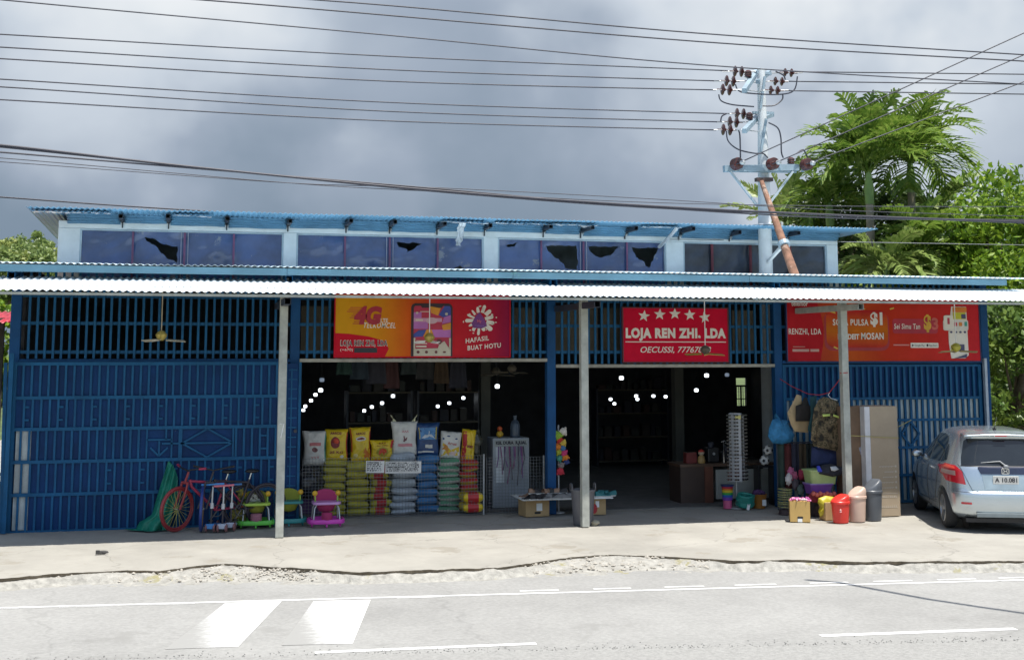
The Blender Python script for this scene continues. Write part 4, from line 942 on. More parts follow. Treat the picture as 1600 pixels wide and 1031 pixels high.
# low display board on two cartons, covered with shoes
TZ, TY = at(880, 777, -.15).z, -.05
tl, tr = at(818, 777, -.4).x, at(959, 777, -.4).x
tb = thing('display_board', 'thin white board laid over two cartons as a low shoe table', 'table', ((tl+tr)/2, .05, 0))
MB().bb(-(tr-tl)/2, (tr-tl)/2, -.42, .42, TZ-.012, TZ+.006).build('board', white_p, tb)
def carton(name, label, x, y, w, d, h, mat, rz=0, group=None, hand=True, openflap=False):
    t = thing(name, label, 'box', (x, y, 0.004), rz, group)
    MB().bb(-w/2, w/2, -d/2, d/2, 0, h).build('carton', mat, t, bevel=.006)
    if hand: MB().prism(rrect(-.055, .055, h*.17, h*.17+.035, .016), -d/2-.003, -d/2+.01).build('hand_hole', black, t)
    return t
p0, p1 = at(817, 795, -.3), at(857, 795, -.3)
t = carton('carton', 'brown carton with a white label under the left end of the shoe table', (p0.x+p1.x)/2+.02, -.10, p1.x-p0.x-.02, .36, TZ-.02, card, .10)
MB().bb(-.02, .08, -.184, -.18, TZ-.19, TZ-.07).build('label', white_p, t)
p0, p1 = at(916, 795, -.3), at(948, 795, -.3)
t = carton('carton', 'brown carton under the right end of the shoe table', (p0.x+p1.x)/2, -.10, p1.x-p0.x, .36, TZ-.02, card, -.05, hand=False)
MB().bb(.0, .06, -.184, -.18, TZ-.16, TZ-.06).build('label', white_p, t)
MB().prism(ell(-.02, .1, .05, .08, 12), -.184, -.18).build('print', red_pr, t)
def shoe_mesh(L=.26, W=.09):
    mb = MB()
    def up(u, v):
        a = math.pi*v; s = u*L
        wd = W/2*(.75+.35*math.sin(u*2.6))*(1 if u < .9 else 1-(u-.9)*4)
        h = .075-.045*min(1, u*1.5)+.01*math.sin(u*6); 
        return (wd*math.cos(a), s-L/2, .022+h*math.sin(a)**.7)
    mb.grid(up, 10, 8)
    return mb
sh0 = thing('shoe', 's', 'shoe', (0, 0, -5))
shoe_m = [M('shoe_black', (.02, .02, .022), .6, var=.3), M('shoe_teal', (.02, .14, .15), .6, var=.3), M('shoe_tan', (.24, .15, .10), .6, var=.3), M('shoe_grey', (.16, .16, .16), .6, var=.3)]
sole_m = M('shoe_sole', (.52, .52, .50), .6)
def make_shoe(mat, nm):
    t = thing('shoe', nm, 'shoe', (0, 0, 0)); shoe_mesh().build('upper', mat, t, smooth=60)
    MB().hprism([(.047*math.cos(a)*(1+.1*math.sin(a)), .133*math.sin(a)) for a in [2*math.pi*k/16 for k in range(16)]], 0, .024).build('sole', sole_m, t)
    return t
bpy.data.objects.remove(sh0)
protos = [make_shoe(m, f'p{i}') for i, m in enumerate(shoe_m)]; used = [False]*4
rg = random.Random(9)
spots = []
for k in range(13): spots.append((825+5.2*k+rg.uniform(-1, 1), -.38+.05*(k % 2)+TY, 0, rg.choice((0, 0, 3))))
for k in range(10): spots.append((822+7*k, -.12, 0, rg.choice((0, 2, 3))))
for k in range(7): spots.append((838+6*k, -.28, .075, rg.choice((0, 2, 0))))
for k in range(4): spots.append((924+9*k, -.3+.08*(k % 2), 0, 1))
for k in range(3): spots.append((932+7*k, -.12, .0, 1))
LBL = {0: 'black shoe with a pale sole in the pile on the low white board', 1: 'teal shoe on the right end of the low white board', 2: 'tan shoe in the pile on the low white board', 3: 'grey shoe with a pale sole on the low white board'}
for i, (px, y, dz, mi) in enumerate(spots):
    x = at(px, 772, y).x; loc = (x, y, TZ+.006+dz); rz_ = rg.choice((1, -1))*rg.uniform(.9, 2.3)
    if not used[mi]: o = protos[mi]; o.location = loc; o.rotation_euler = (0, 0, rz_); used[mi] = True
    else: o = dup(protos[mi], loc, rz_)
    o['label'] = LBL[mi]; o['group'] = ('black', 'teal', 'tan', 'grey')[mi]+' shoes on the low board'
for i in range(4):
    if not used[i]:
        for ch in list(protos[i].children): bpy.data.objects.remove(ch)
        bpy.data.objects.remove(protos[i])
# grey bin behind the middle post and a stone
c = gr(915, 821); gb = thing('bin', 'open grey bin with two lug handles behind the middle canopy post', 'bin', (c.x, -1.36, 0.002))
hb = at(915, 764, -1.36).z
bm = M('grey_bin_plastic', (.11, .11, .12), .45, var=.15)
MB().lathe([(.148, 0), (.152, .01), (.185, hb-.03), (.197, hb-.03), (.197, hb), (.178, hb), (.15, .03)], 28).build('tub', bm, gb, smooth=35)
for s_ in (-1, 1): MB().tube([(s_*.185, -.06, hb-.02), (s_*.19, -.045, hb+.08), (s_*.19, .0, hb+.09), (s_*.19, .045, hb+.08), (s_*.185, .06, hb-.02)], .011, 8).build('handle', bm, gb, smooth=180)
c = gr(931, 820.5); mb = MB().ball((0, 0, .035), .07, 14, 10, (1.05, .8, .55), lump=.5, seed=12)
tag(mb.build('stone', M('pale_stone', (.36, .33, .25), .9, var=.25), loc=(c.x, c.y+.03, 0), smooth=60), 'pale stone beside the grey bin and middle post', 'stone')

# ------------------------------------------------------------------ bicycles, scooters, toys at the left gate
def ring(r, t, n=40, plane='yz', m=8):
    pts = []
    for k in range(n):
        a = 2*math.pi*k/n; c, s_ = r*math.cos(a), r*math.sin(a)
        pts.append((0, c, s_) if plane == 'yz' else (c, 0, s_) if plane == 'xz' else (c, s_, 0))
    return MB().tube(pts, t, m, closed=True)
def wheel(parent, loc, rz, r, tyre_m, rim_m, spoke_m, nsp=24):
    h = MB().tube([(-.035, 0, 0), (.035, 0, 0)], .018, 10).build('wheel', M('hub_metal', (.3, .3, .3), .35, .8), parent, loc=loc, rot=(0, 0, rz), smooth=40)
    ring(r-.022, .023, 44).build('tyre', tyre_m, h, smooth=180); ring(r-.052, .013, 44).build('rim', rim_m, h, smooth=180)
    mb = MB()
    for k in range(nsp):
        a = 2*math.pi*k/nsp; mb.bar((.02*(1 if k % 2 else -1), .018*math.cos(a+.5), .018*math.sin(a+.5)), (0, (r-.055)*math.cos(a), (r-.055)*math.sin(a)), .0035)
    mb.build('spokes', spoke_m, h)
    return h
def bicycle(label, x, y, rz, steer, tyre_m, rim_m, frame_m, fork_m, spoke_m, grip_m, r=.335, lean=.06, rear=None):
    """front wheel hub at the origin, bicycle body running along +Y"""
    t = thing('bicycle', label, 'bicycle', (x, y, 0), rot=(0, lean, rz), group='bicycles leaning at the blue gate')
    wheel(t, (0, 0, r), steer, r, tyre_m, rim_m, spoke_m); wheel(t, (0, 1.0, r), 0, r, rear or tyre_m, rear or rim_m, rear or spoke_m)
    hd, hd2 = Vector((0, .17, .76)), Vector((0, .20, .66)); bb_ = Vector((0, .58, .29)); st = Vector((0, .72, .74)); rh = Vector((0, 1.0, r))
    mb = MB(); mb.tube([hd, hd2], .022, 10); mb.tube([hd+(hd2-hd)*.2, st+Vector((0, -.02, -.05))], .019, 10); mb.tube([hd2, bb_], .022, 10); mb.tube([bb_, st], .017, 10)
    for s_ in (-1, 1): mb.tube([bb_+Vector((s_*.03, 0, 0)), rh+Vector((s_*.05, 0, 0))], .010, 8); mb.tube([st+Vector((s_*.015, 0, -.06)), rh+Vector((s_*.05, 0, 0))], .009, 8)
    mb.build('frame', frame_m, t, smooth=60)
    rot = Matrix.Rotation(steer, 3, 'Z'); mb = MB()
    cr = Vector((0, .10, r*2+.05))
    for s_ in (-1, 1):
        o = rot @ Vector((s_*.06, 0, 0)); mb.tube([Vector((0, 0, r))+o, Vector((0, .07, r*2-.10))+o, cr+o], .018, 8)
    mb.tube([cr-(rot @ Vector((.06, 0, 0))), cr+(rot @ Vector((.06, 0, 0)))], .022, 8); mb.tube([cr, hd+Vector((0, -.02, .12))], .018, 8)
    mb.build('fork', fork_m, t, smooth=60)
    hc = hd+Vector((0, -.02, .14)); mb = MB(); pts = [hc+(rot @ Vector(q)) for q in ((-.30, .06, .05), (-.14, -.02, .03), (0, -.03, 0), (.14, -.02, .03), (.30, .06, .05))]
    hb_ = mb.tube(pts, .012, 8).build('handlebar', black, t, smooth=60)
    for a, b in ((0, 1), (4, 3)):
        MB().tube([pts[a], pts[a].lerp(pts[b], .6)], .018, 8).build('grip', grip_m, hb_, smooth=60)
    MB().tube([st, st+Vector((0, .03, .10))], .013, 8).build('seat_post', chrome, t)
    MB().ball((0, .76, .86), .09, 12, 8, (.7, 1.3, .35)).build('saddle', black, t, smooth=180)
    mb = ring(.085, .008, 20); mb.v = [(v[0]+.06, v[1]+bb_.y, v[2]+bb_.z) for v in mb.v]; mb.bar((.07, bb_.y, bb_.z), (.08, bb_.y-.10, bb_.z-.13), .018); mb.bar((-.07, bb_.y, bb_.z), (-.08, bb_.y+.10, bb_.z+.13), .018)
    mb.build('crank', M('crank_metal', (.10, .10, .10), .4, .6), t)
    for s_ in (-1, 1): MB().box((s_*.12, bb_.y-s_*.10, bb_.z-s_*.13), (.09, .06, .02)).build('pedal', black, t)
    return t
rim_red = M('bike_red', (.26, .03, .035), .4); bike_dark = M('bike_dark', (.025, .02, .03), .4); bike_blue = M('bike_blue', (.02, .05, .22), .4); bike_gold = M('bike_gold', (.28, .15, .03), .4)
pinkred = M('bike_pink_red', (.34, .025, .07), .35); spk = M('spoke_yellow', (.42, .40, .10), .5)
b = gr(275, 831); bicycle('red wheeled bicycle leaning on the blue gate beside the green tarp', b.x, b.y+.02, R(-78), R(32), rim_red, rim_red, pinkred, rim_red, spk, pinkred, rear=bike_dark)
b = gr(314, 831); bicycle('dark blue bicycle pointing its front wheel at the street beside the scooters', b.x, b.y+.05, R(-72), R(68), bike_blue, bike_gold, bike_dark, bike_dark, M('spoke_dark', (.08, .07, .06), .5), black, rear=bike_dark)
def scooter(label, px, py, hpx, deck_c, bar_c, stem_h, rz, bw=.34):
    p = gr(px, py); t = thing('kick_scooter', label, 'scooter', (p.x, p.y, 0), rz, 'kick scooters by the blue gate')
    MB().hprism([(-.05, .02), (-.035, -.02), (.035, -.02), (.05, .02), (.055, .42), (-.055, .42)], .06, .085).build('deck', deck_c, t, bevel=.005)
    MB().bb(-.065, .065, -.06, .0, .05, .125).build('front_guard', deck_c, t, bevel=.012)
    lean = Vector((0, .07, 0))
    MB().tube([(0, .0, .07), Vector((0, 0, stem_h*.55))+lean*.5], .014, 8).build('lower_stem', bike_dark, t)
    MB().tube([Vector((0, 0, stem_h*.5))+lean*.5, Vector((0, 0, stem_h*.62))+lean*.6], .026, 10).build('clamp', M('clamp_white', (.55, .55, .55), .4), t)
    hb_ = MB().tube([Vector((0, 0, stem_h*.6))+lean*.6, Vector((0, 0, stem_h))+lean], .013, 8).build('stem', M('stem_alloy', (.5, .5, .5), .3, .6), t)
    MB().tube([Vector((-bw/2, 0, stem_h))+lean, Vector((bw/2, 0, stem_h+.02))+lean], .016, 8).build('handlebar', bar_c, t)
    for dx, dy in ((-.06, -.02), (.06, -.02), (0, .44)):
        w_ = ring(.045, .018, 18, 'yz', 6); w_.v = [(v[0]+dx, v[1]+dy, v[2]+.063) for v in w_.v]; w_.build('wheel', M('scooter_wheel', (.22, .10, .10), .5), t, smooth=180)
    return t
sb = M('scooter_blue', (.06, .24, .55), .4); sp_ = M('scooter_pink', (.62, .16, .20), .4); sw = M('scooter_white', (.42, .46, .55), .4)
scooter('kick scooter with a light blue deck and blue handlebar, beside the dark blue bicycle', 329, 831, 0, sb, sb, .68, R(-15))
scooter('kick scooter with a pale deck and pink handlebar, middle of the three close together', 347, 831, 0, sw, sp_, .66, R(-10), .30)
scooter('kick scooter with a blue handlebar, beside the giraffe toy', 360, 829, 0, sw, M('scooter_dull_blue', (.05, .16, .36), .5), .66, R(-14), .28)
scooter('kick scooter with orange grips behind the green baby walker', 406, 812, 0, M('scooter_grey', (.2, .2, .2), .5), M('grip_orange', (.36, .12, .06), .6), .72, R(-4), .40)
p = gr(371, 823); gi = thing('giraffe_toy', 'olive yellow ride-on giraffe toy between scooters and green baby walker', 'toy', (p.x, p.y+.14, 0), R(0))
olive = M('olive_plastic', (.32, .28, .05), .5, var=.25, scale=12)
mb = MB(); mb.tube([(.02, .02, .08), (.03, .0, .16), (.06, -.02, .28), (.05, -.03, .40), (.045, -.04, .47)], [.10, .10, .062, .052, .058], 12); mb.ball((.045, -.06, .50), .062, 12, 9, (.85, 1.15, 1.0)); mb.ball((.045, -.12, .475), .04, 10, 8)
mb.ball((-.02, .12, .17), .13, 14, 10, (.8, 1.35, .62)); mb.tube([(-.05, 0, .13), (-.12, -.05, 0.02)], [.05, .035], 10); mb.tube([(.08, .0, .13), (.10, -.05, 0.02)], [.05, .035], 10); mb.tube([(-.06, .24, .13), (-.08, .26, 0.02)], [.05, .035], 10); mb.tube([(.05, .24, .13), (.07, .26, 0.02)], [.05, .035], 10)
mb.build('body', olive, gi, smooth=180)
for s_ in (-1, 1):
    MB().tube([(.045+s_*.025, -.04, .545), (.045+s_*.03, -.04, .60)], [.008, .012], 8).build('horn', olive, gi, smooth=180)
    MB().ball((.045+s_*.06, -.04, .525), .02, 8, 6, (1.2, .5, .8)).build('ear', olive, gi, smooth=180)
    MB().ball((.045+s_*.035, -.115, .515), .010, 8, 6).build('eye', black, gi, smooth=180)
pr_ = at(341, 763, -.5)
o = MB().tube([at(341, 761, -.55), at(352, 772, -.55), at(372, 789, p.y+.10)], .008, 6).build('strap', M('pink_strap', (.45, .08, .20), .6)); tag(o, 'pink strap running from the scooter handlebars down to the giraffe toy', 'strap')

def walker(label, x, y, base_c, tray_c, seat_c, hang_c, face):
    t = thing('baby_walker', label, 'baby walker', (x, y, 0), 0, 'baby walkers beside the left canopy post')
    out = []
    for k in range(40):
        a = 2*math.pi*k/40; r_ = 1+.08*math.cos(4*a)*-1; out.append((.285*math.copysign(abs(math.cos(a))**.6, math.cos(a)), .25*math.copysign(abs(math.sin(a))**.6, math.sin(a))))
    mb = MB(); n = 40; rings = [(1, .055), (1.02, .075), (.98, .115), (.92, .12), (.86, .10), (.85, .06)]
    vs = [(q[0]*s_, q[1]*s_, z) for s_, z in rings for q in out]
    mb.add(vs, [(i*n+k, i*n+(k+1) % n, ((i+1) % 6)*n+(k+1) % n, ((i+1) % 6)*n+k) for i in range(6) for k in range(n)])
    mb.build('base', base_c, t, smooth=50)
    for k in range(6):
        a = 2*math.pi*k/6+.5; cx_, cy_ = .25*math.cos(a), .21*math.sin(a)
        MB().tube([(cx_-.012, cy_, .03), (cx_+.012, cy_, .03)], .03, 12).build('caster', base_c, t, smooth=40)
    leg_m = M('walker_leg', (.46, .48, .48), .35, .4)
    for sx_ in (-1, 1):
        for sy_ in (-1, 1): MB().tube([(sx_*.20, sy_*.16, .10), (sx_*.185, sy_*.13, .28), (sx_*.15, sy_*.11, .335)], .011, 8).build('leg', leg_m, t, smooth=60)
    mb = MB(); o2 = rrect(-.215, .215, -.20, .17, .08, 6); mb.hprism(o2, .335, .375); mb.build('tray', tray_c, t, bevel=.01)
    bk = MB().prism(ell(0, .43, .185, .12, 26), .08, .13).build('backrest', seat_c, t, bevel=.015)
    MB().lathe([(.02, 0), (.11, .03), (.16, .14), (.16, .16)], 20, (0, -.0, .20)).build('seat', seat_c, t, smooth=50)
    if hang_c: MB().lathe([(.07, .0), (.085, .02), (.085, .11), (.07, .12)], 14, (0, -.17, .10)).build('crotch_panel', hang_c, t, smooth=40)
    for sx_ in (-1, 1): 
        kn = MB().tube([(sx_*.17, -.05, .376), (sx_*.175, -.05, .48)], .012, 8).build('rattle', M('rattle_stick', (.25, .42, .06), .5), t)
        MB().ball((sx_*.178, -.05, .50), .042, 12, 9).build('rattle_ball', M('rattle_ball', (.58, .34, .02), .45), kn, smooth=180)
    if face:
        MB().prism([(-.115, .375), (-.095, .43), (-.075, .47), (-.085, .51), (-.06, .525), (-.03, .485), (0, .48), (.03, .485), (.06, .525), (.085, .51), (.075, .47), (.095, .43), (.115, .375)], .055, .076).build('bunny_panel', white_p, t, bevel=.006)
        for sx_ in (-1, 1): MB().prism(ell(sx_*.04, .435, .012, .016, 12), .050, .056).build('eye', black, t)
        MB().prism(ell(0, .415, .008, .006, 10), .050, .056).build('nose', M('nose_pink', (.5, .15, .2), .5), t)
    return t
lime = M('lime_plastic', (.10, .45, .05), .35); limey = M('pale_lime_plastic', (.34, .50, .06), .35); teal = M('teal_plastic', (.02, .20, .20), .4); pk = M('magenta_plastic', (.60, .05, .42), .35); lil = M('lilac_plastic', (.52, .28, .55), .35); rose = M('rose_fabric', (.36, .03, .12), .8); ol = M('olive_fabric', (.26, .28, .03), .8); dpk = M('dull_pink', (.32, .13, .17), .7)
b = gr(400, 826); walker('lime green baby walker with a white bunny panel, left of the canopy post', b.x, b.y+.22, lime, limey, ol, dpk, True)
b = gr(452, 823); walker('teal baby walker half hidden behind the left canopy post', b.x, b.y+.24, teal, teal, ol, None, False)
b = gr(511, 824); walker('magenta baby walker with a lilac tray in front of the yellow rice sacks', b.x, b.y+.22, pk, lil, rose, rose, False)
# green tarp over something at the gate
def tarpf(u, v):
    top = at(263+15*u, 722+26*u*u, -.24); bot = gr(232+30*u-38*max(0, v-.8)/.2*(1-u), 828+3*math.sin(u*3))
    e = v**1.15; p = top.lerp(bot, e)
    x = p.x+(.10*(1-v)*v)*(1-2*u)*-1; y = p.y+.075*math.sin(u*15+v*3)*(.3+v*.7)*(1-v*.6)-.04*math.sin(math.pi*v)+.03*nz(u*6, v*5, 4)
    z = p.z*(1-.10*math.sin(math.pi*min(1, v))*(1-u)*.8)+.012+.012*nz(u*5, v*5)
    if v > .9: z = .015+.02*abs(nz(u*6, v*9))
    return (x, y, z)
tag(MB().grid(tarpf, 26, 40).build('tarp', M('green_tarp', (.005, .17, .11), .5, var=.25, scale=6, bump=.5, bscale=22), smooth=180, solid=.004), 'green tarp draped from the blue gate down to the floor beside the bicycles', 'tarp')

# ------------------------------------------------------------------ ceiling fans, lamps
def fan(label, px, py, Y, ztop, col, rz, rscale=1.0, group='ceiling fans'):
    p = at(px, py, Y); t = thing('ceiling_fan', label, 'ceiling fan', (p.x, Y, p.z), rz, group)
    MB().tube([(0, 0, .06), (0, 0, ztop-p.z)], .008, 8).build('rod', col[0], t)
    MB().lathe([(.02, .10), (.05, .085), (.085, .04), (.075, .0), (.045, -.035), (.02, -.05)], 20).build('motor', col[1], t, smooth=50)
    for k in range(3):
        a = 2*math.pi*k/3
        def bf(u, v, a=a):
            r_ = .07+.29*u*rscale; w_ = (.022+.024*u)*(2*v-1); d = -.02-.015*u+.012*(2*v-1)
            return (r_*math.cos(a)-w_*math.sin(a), r_*math.sin(a)+w_*math.cos(a), d-.02)
        MB().grid(bf, 8, 2).build('blade', col[2], t, solid=.008)
    return t
gold = M('fan_gold', (.42, .33, .08), .4, .3); rodm = M('fan_rod', (.40, .34, .24), .5); pale = M('fan_blade_pale', (.46, .43, .34), .5)
fan('ceiling fan with pale blades hanging before the left grille', 252, 527, -.9, 3.62, (rodm, gold, pale), .3)
fan('ceiling fan hanging before the phone picture of the orange sign', 671, 530, -.9, 3.62, (white_p, gold, white_p), .9, .6)
fan('ceiling fan with dark motor hanging before the five star sign', 1102, 549, -.9, 3.62, (white_p, M('fan_dark', (.10, .08, .06), .5), gold), .2)
fan('ceiling fan hanging before the right end of the long red sign', 1494, 545, -.9, 3.62, (white_p, M('fan_yellow', (.42, .38, .05), .5), M('fan_blade_mixed', (.35, .28, .12), .5)), 1.2)
fan('dim ceiling fan inside the left entrance, nearer the middle column', 800, 578, 1.3, 3.95, (dark_steel, wood_dark, wood_dark), .5)
fan('dim ceiling fan inside the left entrance, by the inner column', 775, 582, 2.6, 3.95, (dark_steel, wood_dark, wood_dark), .1)
bulb_m = bpy.data.materials.new('lit_bulb'); bulb_m.use_nodes = True
bp = bulb_m.node_tree.nodes['Principled BSDF']; bp.inputs['Emission Color'].default_value = (.86, .93, 1, 1); bp.inputs['Emission Strength'].default_value = 2.2
dim_m = bpy.data.materials.new('dim_bulb'); dim_m.use_nodes = True
bp = dim_m.node_tree.nodes['Principled BSDF']; bp.inputs['Emission Color'].default_value = (.5, .65, .9, 1); bp.inputs['Emission Strength'].default_value = .12  # dim bulbs carry a weak glow of their own
def mk_lamp(m):
    t = thing('hanging_lamp', 'x', 'lamp', (0, 0, 0))
    MB().lathe([(.012, .045), (.040, .038), (.046, .015), (.042, -.02), (.030, -.03)], 14).build('bulb', m, t, smooth=60)
    MB().lathe([(.02, .046), (.022, .10)], 10).build('holder', black, t); MB().tube([(0, 0, .10), (0, 0, 1.2)], .006, 5).build('cord', black, t)
    return t
L0 = None
LAMPS = [(501, 610, 4.2), (493, 617, 5), (486, 626, 5.8), (477, 635, 6.7), (474, 641, 7.6), (614, 619, 4), (597, 630, 5), (581, 636, 6), (569, 642, 7), (724, 622, 5), (702, 630, 6), (684, 635, 7), (777, 604, 2.5),
         (971, 591, 3), (954, 624, 6), (960, 631, 7), (994, 619, 5), (996, 624, 6), (1021, 619, 5.2), (1040, 620, 6), (1088, 610, 5), (1104, 587, 3), (1056, 596, 6)]
for i, (x, y, Y) in enumerate(LAMPS):
    p = at(x, y, Y)
    if L0 is None: o = L0 = mk_lamp(bulb_m); o.location = p
    else: o = dup(L0, p)
    sc = .8 if y > 615 else .95; o.scale = (sc, sc, sc*1.0)
    o['label'] = 'small lit white lamp hanging in the dark shop interior'; o['group'] = 'lit lamps inside the shop'
L1 = None
for x, y, Y in ((503, 594, 3.5), (716, 595, 3.5), (1136, 586, 4)):
    p = at(x, y, Y)
    if L1 is None: o = L1 = mk_lamp(dim_m); o.location = p
    else: o = dup(L1, p)
    o['label'] = 'faintly glowing bluish lamp hanging in the dark shop interior'; o['group'] = 'dim lamps inside the shop'
# clothes hung high inside the left entrance
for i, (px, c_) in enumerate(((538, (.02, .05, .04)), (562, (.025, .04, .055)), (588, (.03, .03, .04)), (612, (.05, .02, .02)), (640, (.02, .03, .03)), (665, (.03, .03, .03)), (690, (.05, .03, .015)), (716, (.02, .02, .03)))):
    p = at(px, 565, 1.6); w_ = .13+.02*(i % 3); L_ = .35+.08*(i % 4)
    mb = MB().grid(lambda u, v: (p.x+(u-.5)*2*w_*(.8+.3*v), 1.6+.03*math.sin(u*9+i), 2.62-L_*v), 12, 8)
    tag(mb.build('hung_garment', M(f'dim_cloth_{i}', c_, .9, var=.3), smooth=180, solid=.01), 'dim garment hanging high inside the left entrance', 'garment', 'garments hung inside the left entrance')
o = MB().tube([(1.8, 1.6, 2.64), (5.8, 1.6, 2.64)], .01, 6).build('clothes_rail', dark_steel); tag(o, 'dark rail inside the left entrance with garments on it', 'rail')
# dark shelves deep inside
def shelf(label, px0, px1, Y, h, seed):
    a, b = at(px0, 700, Y).x, at(px1, 700, Y).x; t = thing('shelf', label, 'shelf', ((a+b)/2, Y, .004), group='goods shelves deep inside the shop'); w_ = b-a
    for s_ in (-1, 1): MB().bb(s_*w_/2-.02, s_*w_/2+.02, -.2, .2, 0, h).build('upright', dark_steel, t)
    for k in range(4): MB().bb(-w_/2+.021, w_/2-.021, -.2, .2, .1+k*(h-.15)/3, .13+k*(h-.15)/3).build('board', wood_dark, t)
    return t
rg = random.Random(21)
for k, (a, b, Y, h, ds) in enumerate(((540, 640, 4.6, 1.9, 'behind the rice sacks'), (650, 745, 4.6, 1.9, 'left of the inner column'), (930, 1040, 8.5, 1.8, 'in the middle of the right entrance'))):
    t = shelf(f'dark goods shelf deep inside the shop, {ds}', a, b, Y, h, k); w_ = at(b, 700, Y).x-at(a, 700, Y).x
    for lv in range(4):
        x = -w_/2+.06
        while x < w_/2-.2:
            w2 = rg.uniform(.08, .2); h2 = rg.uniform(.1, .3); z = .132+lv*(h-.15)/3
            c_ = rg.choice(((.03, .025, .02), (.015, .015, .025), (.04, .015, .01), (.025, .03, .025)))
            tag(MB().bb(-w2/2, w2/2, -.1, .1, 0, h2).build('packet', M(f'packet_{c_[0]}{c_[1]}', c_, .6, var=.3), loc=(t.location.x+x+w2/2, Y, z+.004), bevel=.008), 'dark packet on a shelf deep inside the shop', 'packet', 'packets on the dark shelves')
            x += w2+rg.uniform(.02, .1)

# ------------------------------------------------------------------ the parked hatchback
def interp(tab, z):
    if z <= tab[0][0]: return tab[0][1]
    for (a, va), (b, vb) in zip(tab, tab[1:]):
        if z <= b:
            t = (z-a)/(b-a); return va+(vb-va)*t
    return tab[-1][1]
CW = [(.20,.76),(.28,.82),(.45,.845),(.62,.8475),(.80,.835),(.92,.81),(.98,.785),(1.10,.735),(1.25,.67),(1.38,.61),(1.45,.565),(1.49,.49),(1.515,.36),(1.527,.16)]
CS0 = [(.20,.14),(.28,.03),(.36,0),(.58,.0),(.61,.035),(.80,.055),(.95,.085),(1.0,.12),(1.38,.32),(1.42,.30),(1.46,.36),(1.49,.50),(1.515,.80),(1.527,1.15)]
CS1 = [(.20,3.6),(.3,3.72),(.5,3.75),(.62,3.72),(.78,3.58),(.85,3.3),(.92,3.0),(1.0,2.85),(1.2,2.5),(1.38,2.15),(1.45,1.95),(1.49,1.75),(1.515,1.5),(1.527,1.3)]
CE = [(.2,.36),(.9,.36),(1.1,.40),(1.4,.46),(1.53,.6)]
def cS(phi, z, sgn=-1):
    w, a, b, e = interp(CW, z), interp(CS0, z), interp(CS1, z), interp(CE, z)
    m, h = (a+b)/2, (b-a)/2; s_, c_ = math.sin(phi), math.cos(phi)
    return Vector((sgn*w*max(0, s_)**e, m-h*math.copysign(abs(c_)**e, c_), z))
def cN(phi, z, sgn):
    d = 1e-3; a = cS(min(phi+d, math.pi-1e-4), z, sgn)-cS(max(phi-d, 1e-4), z, sgn); b = cS(phi, min(z+.01, 1.52), sgn)-cS(phi, z-.01, sgn)
    n = a.cross(b)
    if n.length < 1e-9: return Vector((0, -1, 0))
    n.normalize(); p = cS(phi, z, sgn); c = Vector((0, (interp(CS0, z)+interp(CS1, z))/2, z*.8))
    return n if n.dot(p-c) > 0 else -n
def rear_phi(x, z):
    e = interp(CE, z); q = min(.9995, abs(x)/interp(CW, z)); return math.asin(q**(1/e))
def side_phi(s, z):
    a, b, e = interp(CS0, z), interp(CS1, z), interp(CE, z); m, h = (a+b)/2, (b-a)/2
    q = max(-.9995, min(.9995, (m-s)/h)); return math.acos(math.copysign(abs(q)**(1/e), q))
def patch(poly, mode, off, sgn=-1, dens=.06, rings=7):
    """polygon in (x or s, z) wrapped onto the body surface"""
    o = []
    for (a, b) in zip(poly, poly[1:]+poly[:1]):
        L = math.hypot(b[0]-a[0], b[1]-a[1]); n = max(1, int(L/dens))
        o += [(a[0]+(b[0]-a[0])*k/n, a[1]+(b[1]-a[1])*k/n) for k in range(n)]
    cx_, cz_ = sum(p[0] for p in o)/len(o), sum(p[1] for p in o)/len(o); n = len(o); vs = []
    for r_ in range(rings+1):
        k = 1-r_/rings*.985
        for p in o:
            u, z = cx_+(p[0]-cx_)*k, cz_+(p[1]-cz_)*k
            if mode == 'rear':
                sg = -1 if u < 0 else 1; ph = rear_phi(u, z)
            else: sg, ph = sgn, side_phi(u, z)
            vs.append(cS(ph, z, sg)+cN(max(ph, .02), z, sg)*off)
    return MB().add(vs, [(i*n+k, i*n+(k+1) % n, (i+1)*n+(k+1) % n, (i+1)*n+k) for i in range(rings) for k in range(n)])
car_p = M('car_paint', (.50, .56, .60), .27, .80, var=.05, coat=.8, scale=1)
glass = M('car_glass', (.012, .016, .02), .06, var=.2, coat=.3)
car = thing('parked_car', 'silver blue hatchback parked nose in before the right gate', 'car', (11.80, -3.86, 0), R(-21))
car.scale = (.97, .97, .985)
ZL = [.20, .24, .28, .33, .40, .48, .56, .585, .61, .66, .74, .82, .90, .95, 1.0, 1.06, 1.14, 1.22, 1.30, 1.38, 1.42, 1.45, 1.475, 1.49, 1.505, 1.515, 1.527]
PH = [math.pi*(.5-.5*math.cos(math.pi*k/40)) for k in range(41)]
mb = MB(); n = 80
for z in ZL:
    mb.v += [tuple(cS(p, z, -1)) for p in PH]+[tuple(cS(PH[40-k], z, 1)) for k in range(1, 40)]
mb.f = [(i*n+k, (i+1)*n+k, (i+1)*n+(k+1) % n, i*n+(k+1) % n) for i in range(len(ZL)-1) for k in range(n)]
mb.f += [tuple(range(n)), tuple((len(ZL)-1)*n+k for k in range(n))[::-1]]; mb.m = [0]*len(mb.f)
body = mb.build('body', car_p, car, smooth=55)
WS = [(s_*.74, s) for s_ in (-1, 1) for s in (.66, 3.02)]
cut = MB()
for x, s in WS: cut.tube([(x*.62, s, .30), (x*1.4, s, .30)], .345, 32)
co = cut.build('cutter', black)
co.parent = car
md = body.modifiers.new('arch', 'BOOLEAN'); md.object = co; md.operation = 'DIFFERENCE'; md.solver = 'EXACT'
bpy.context.view_layer.update()
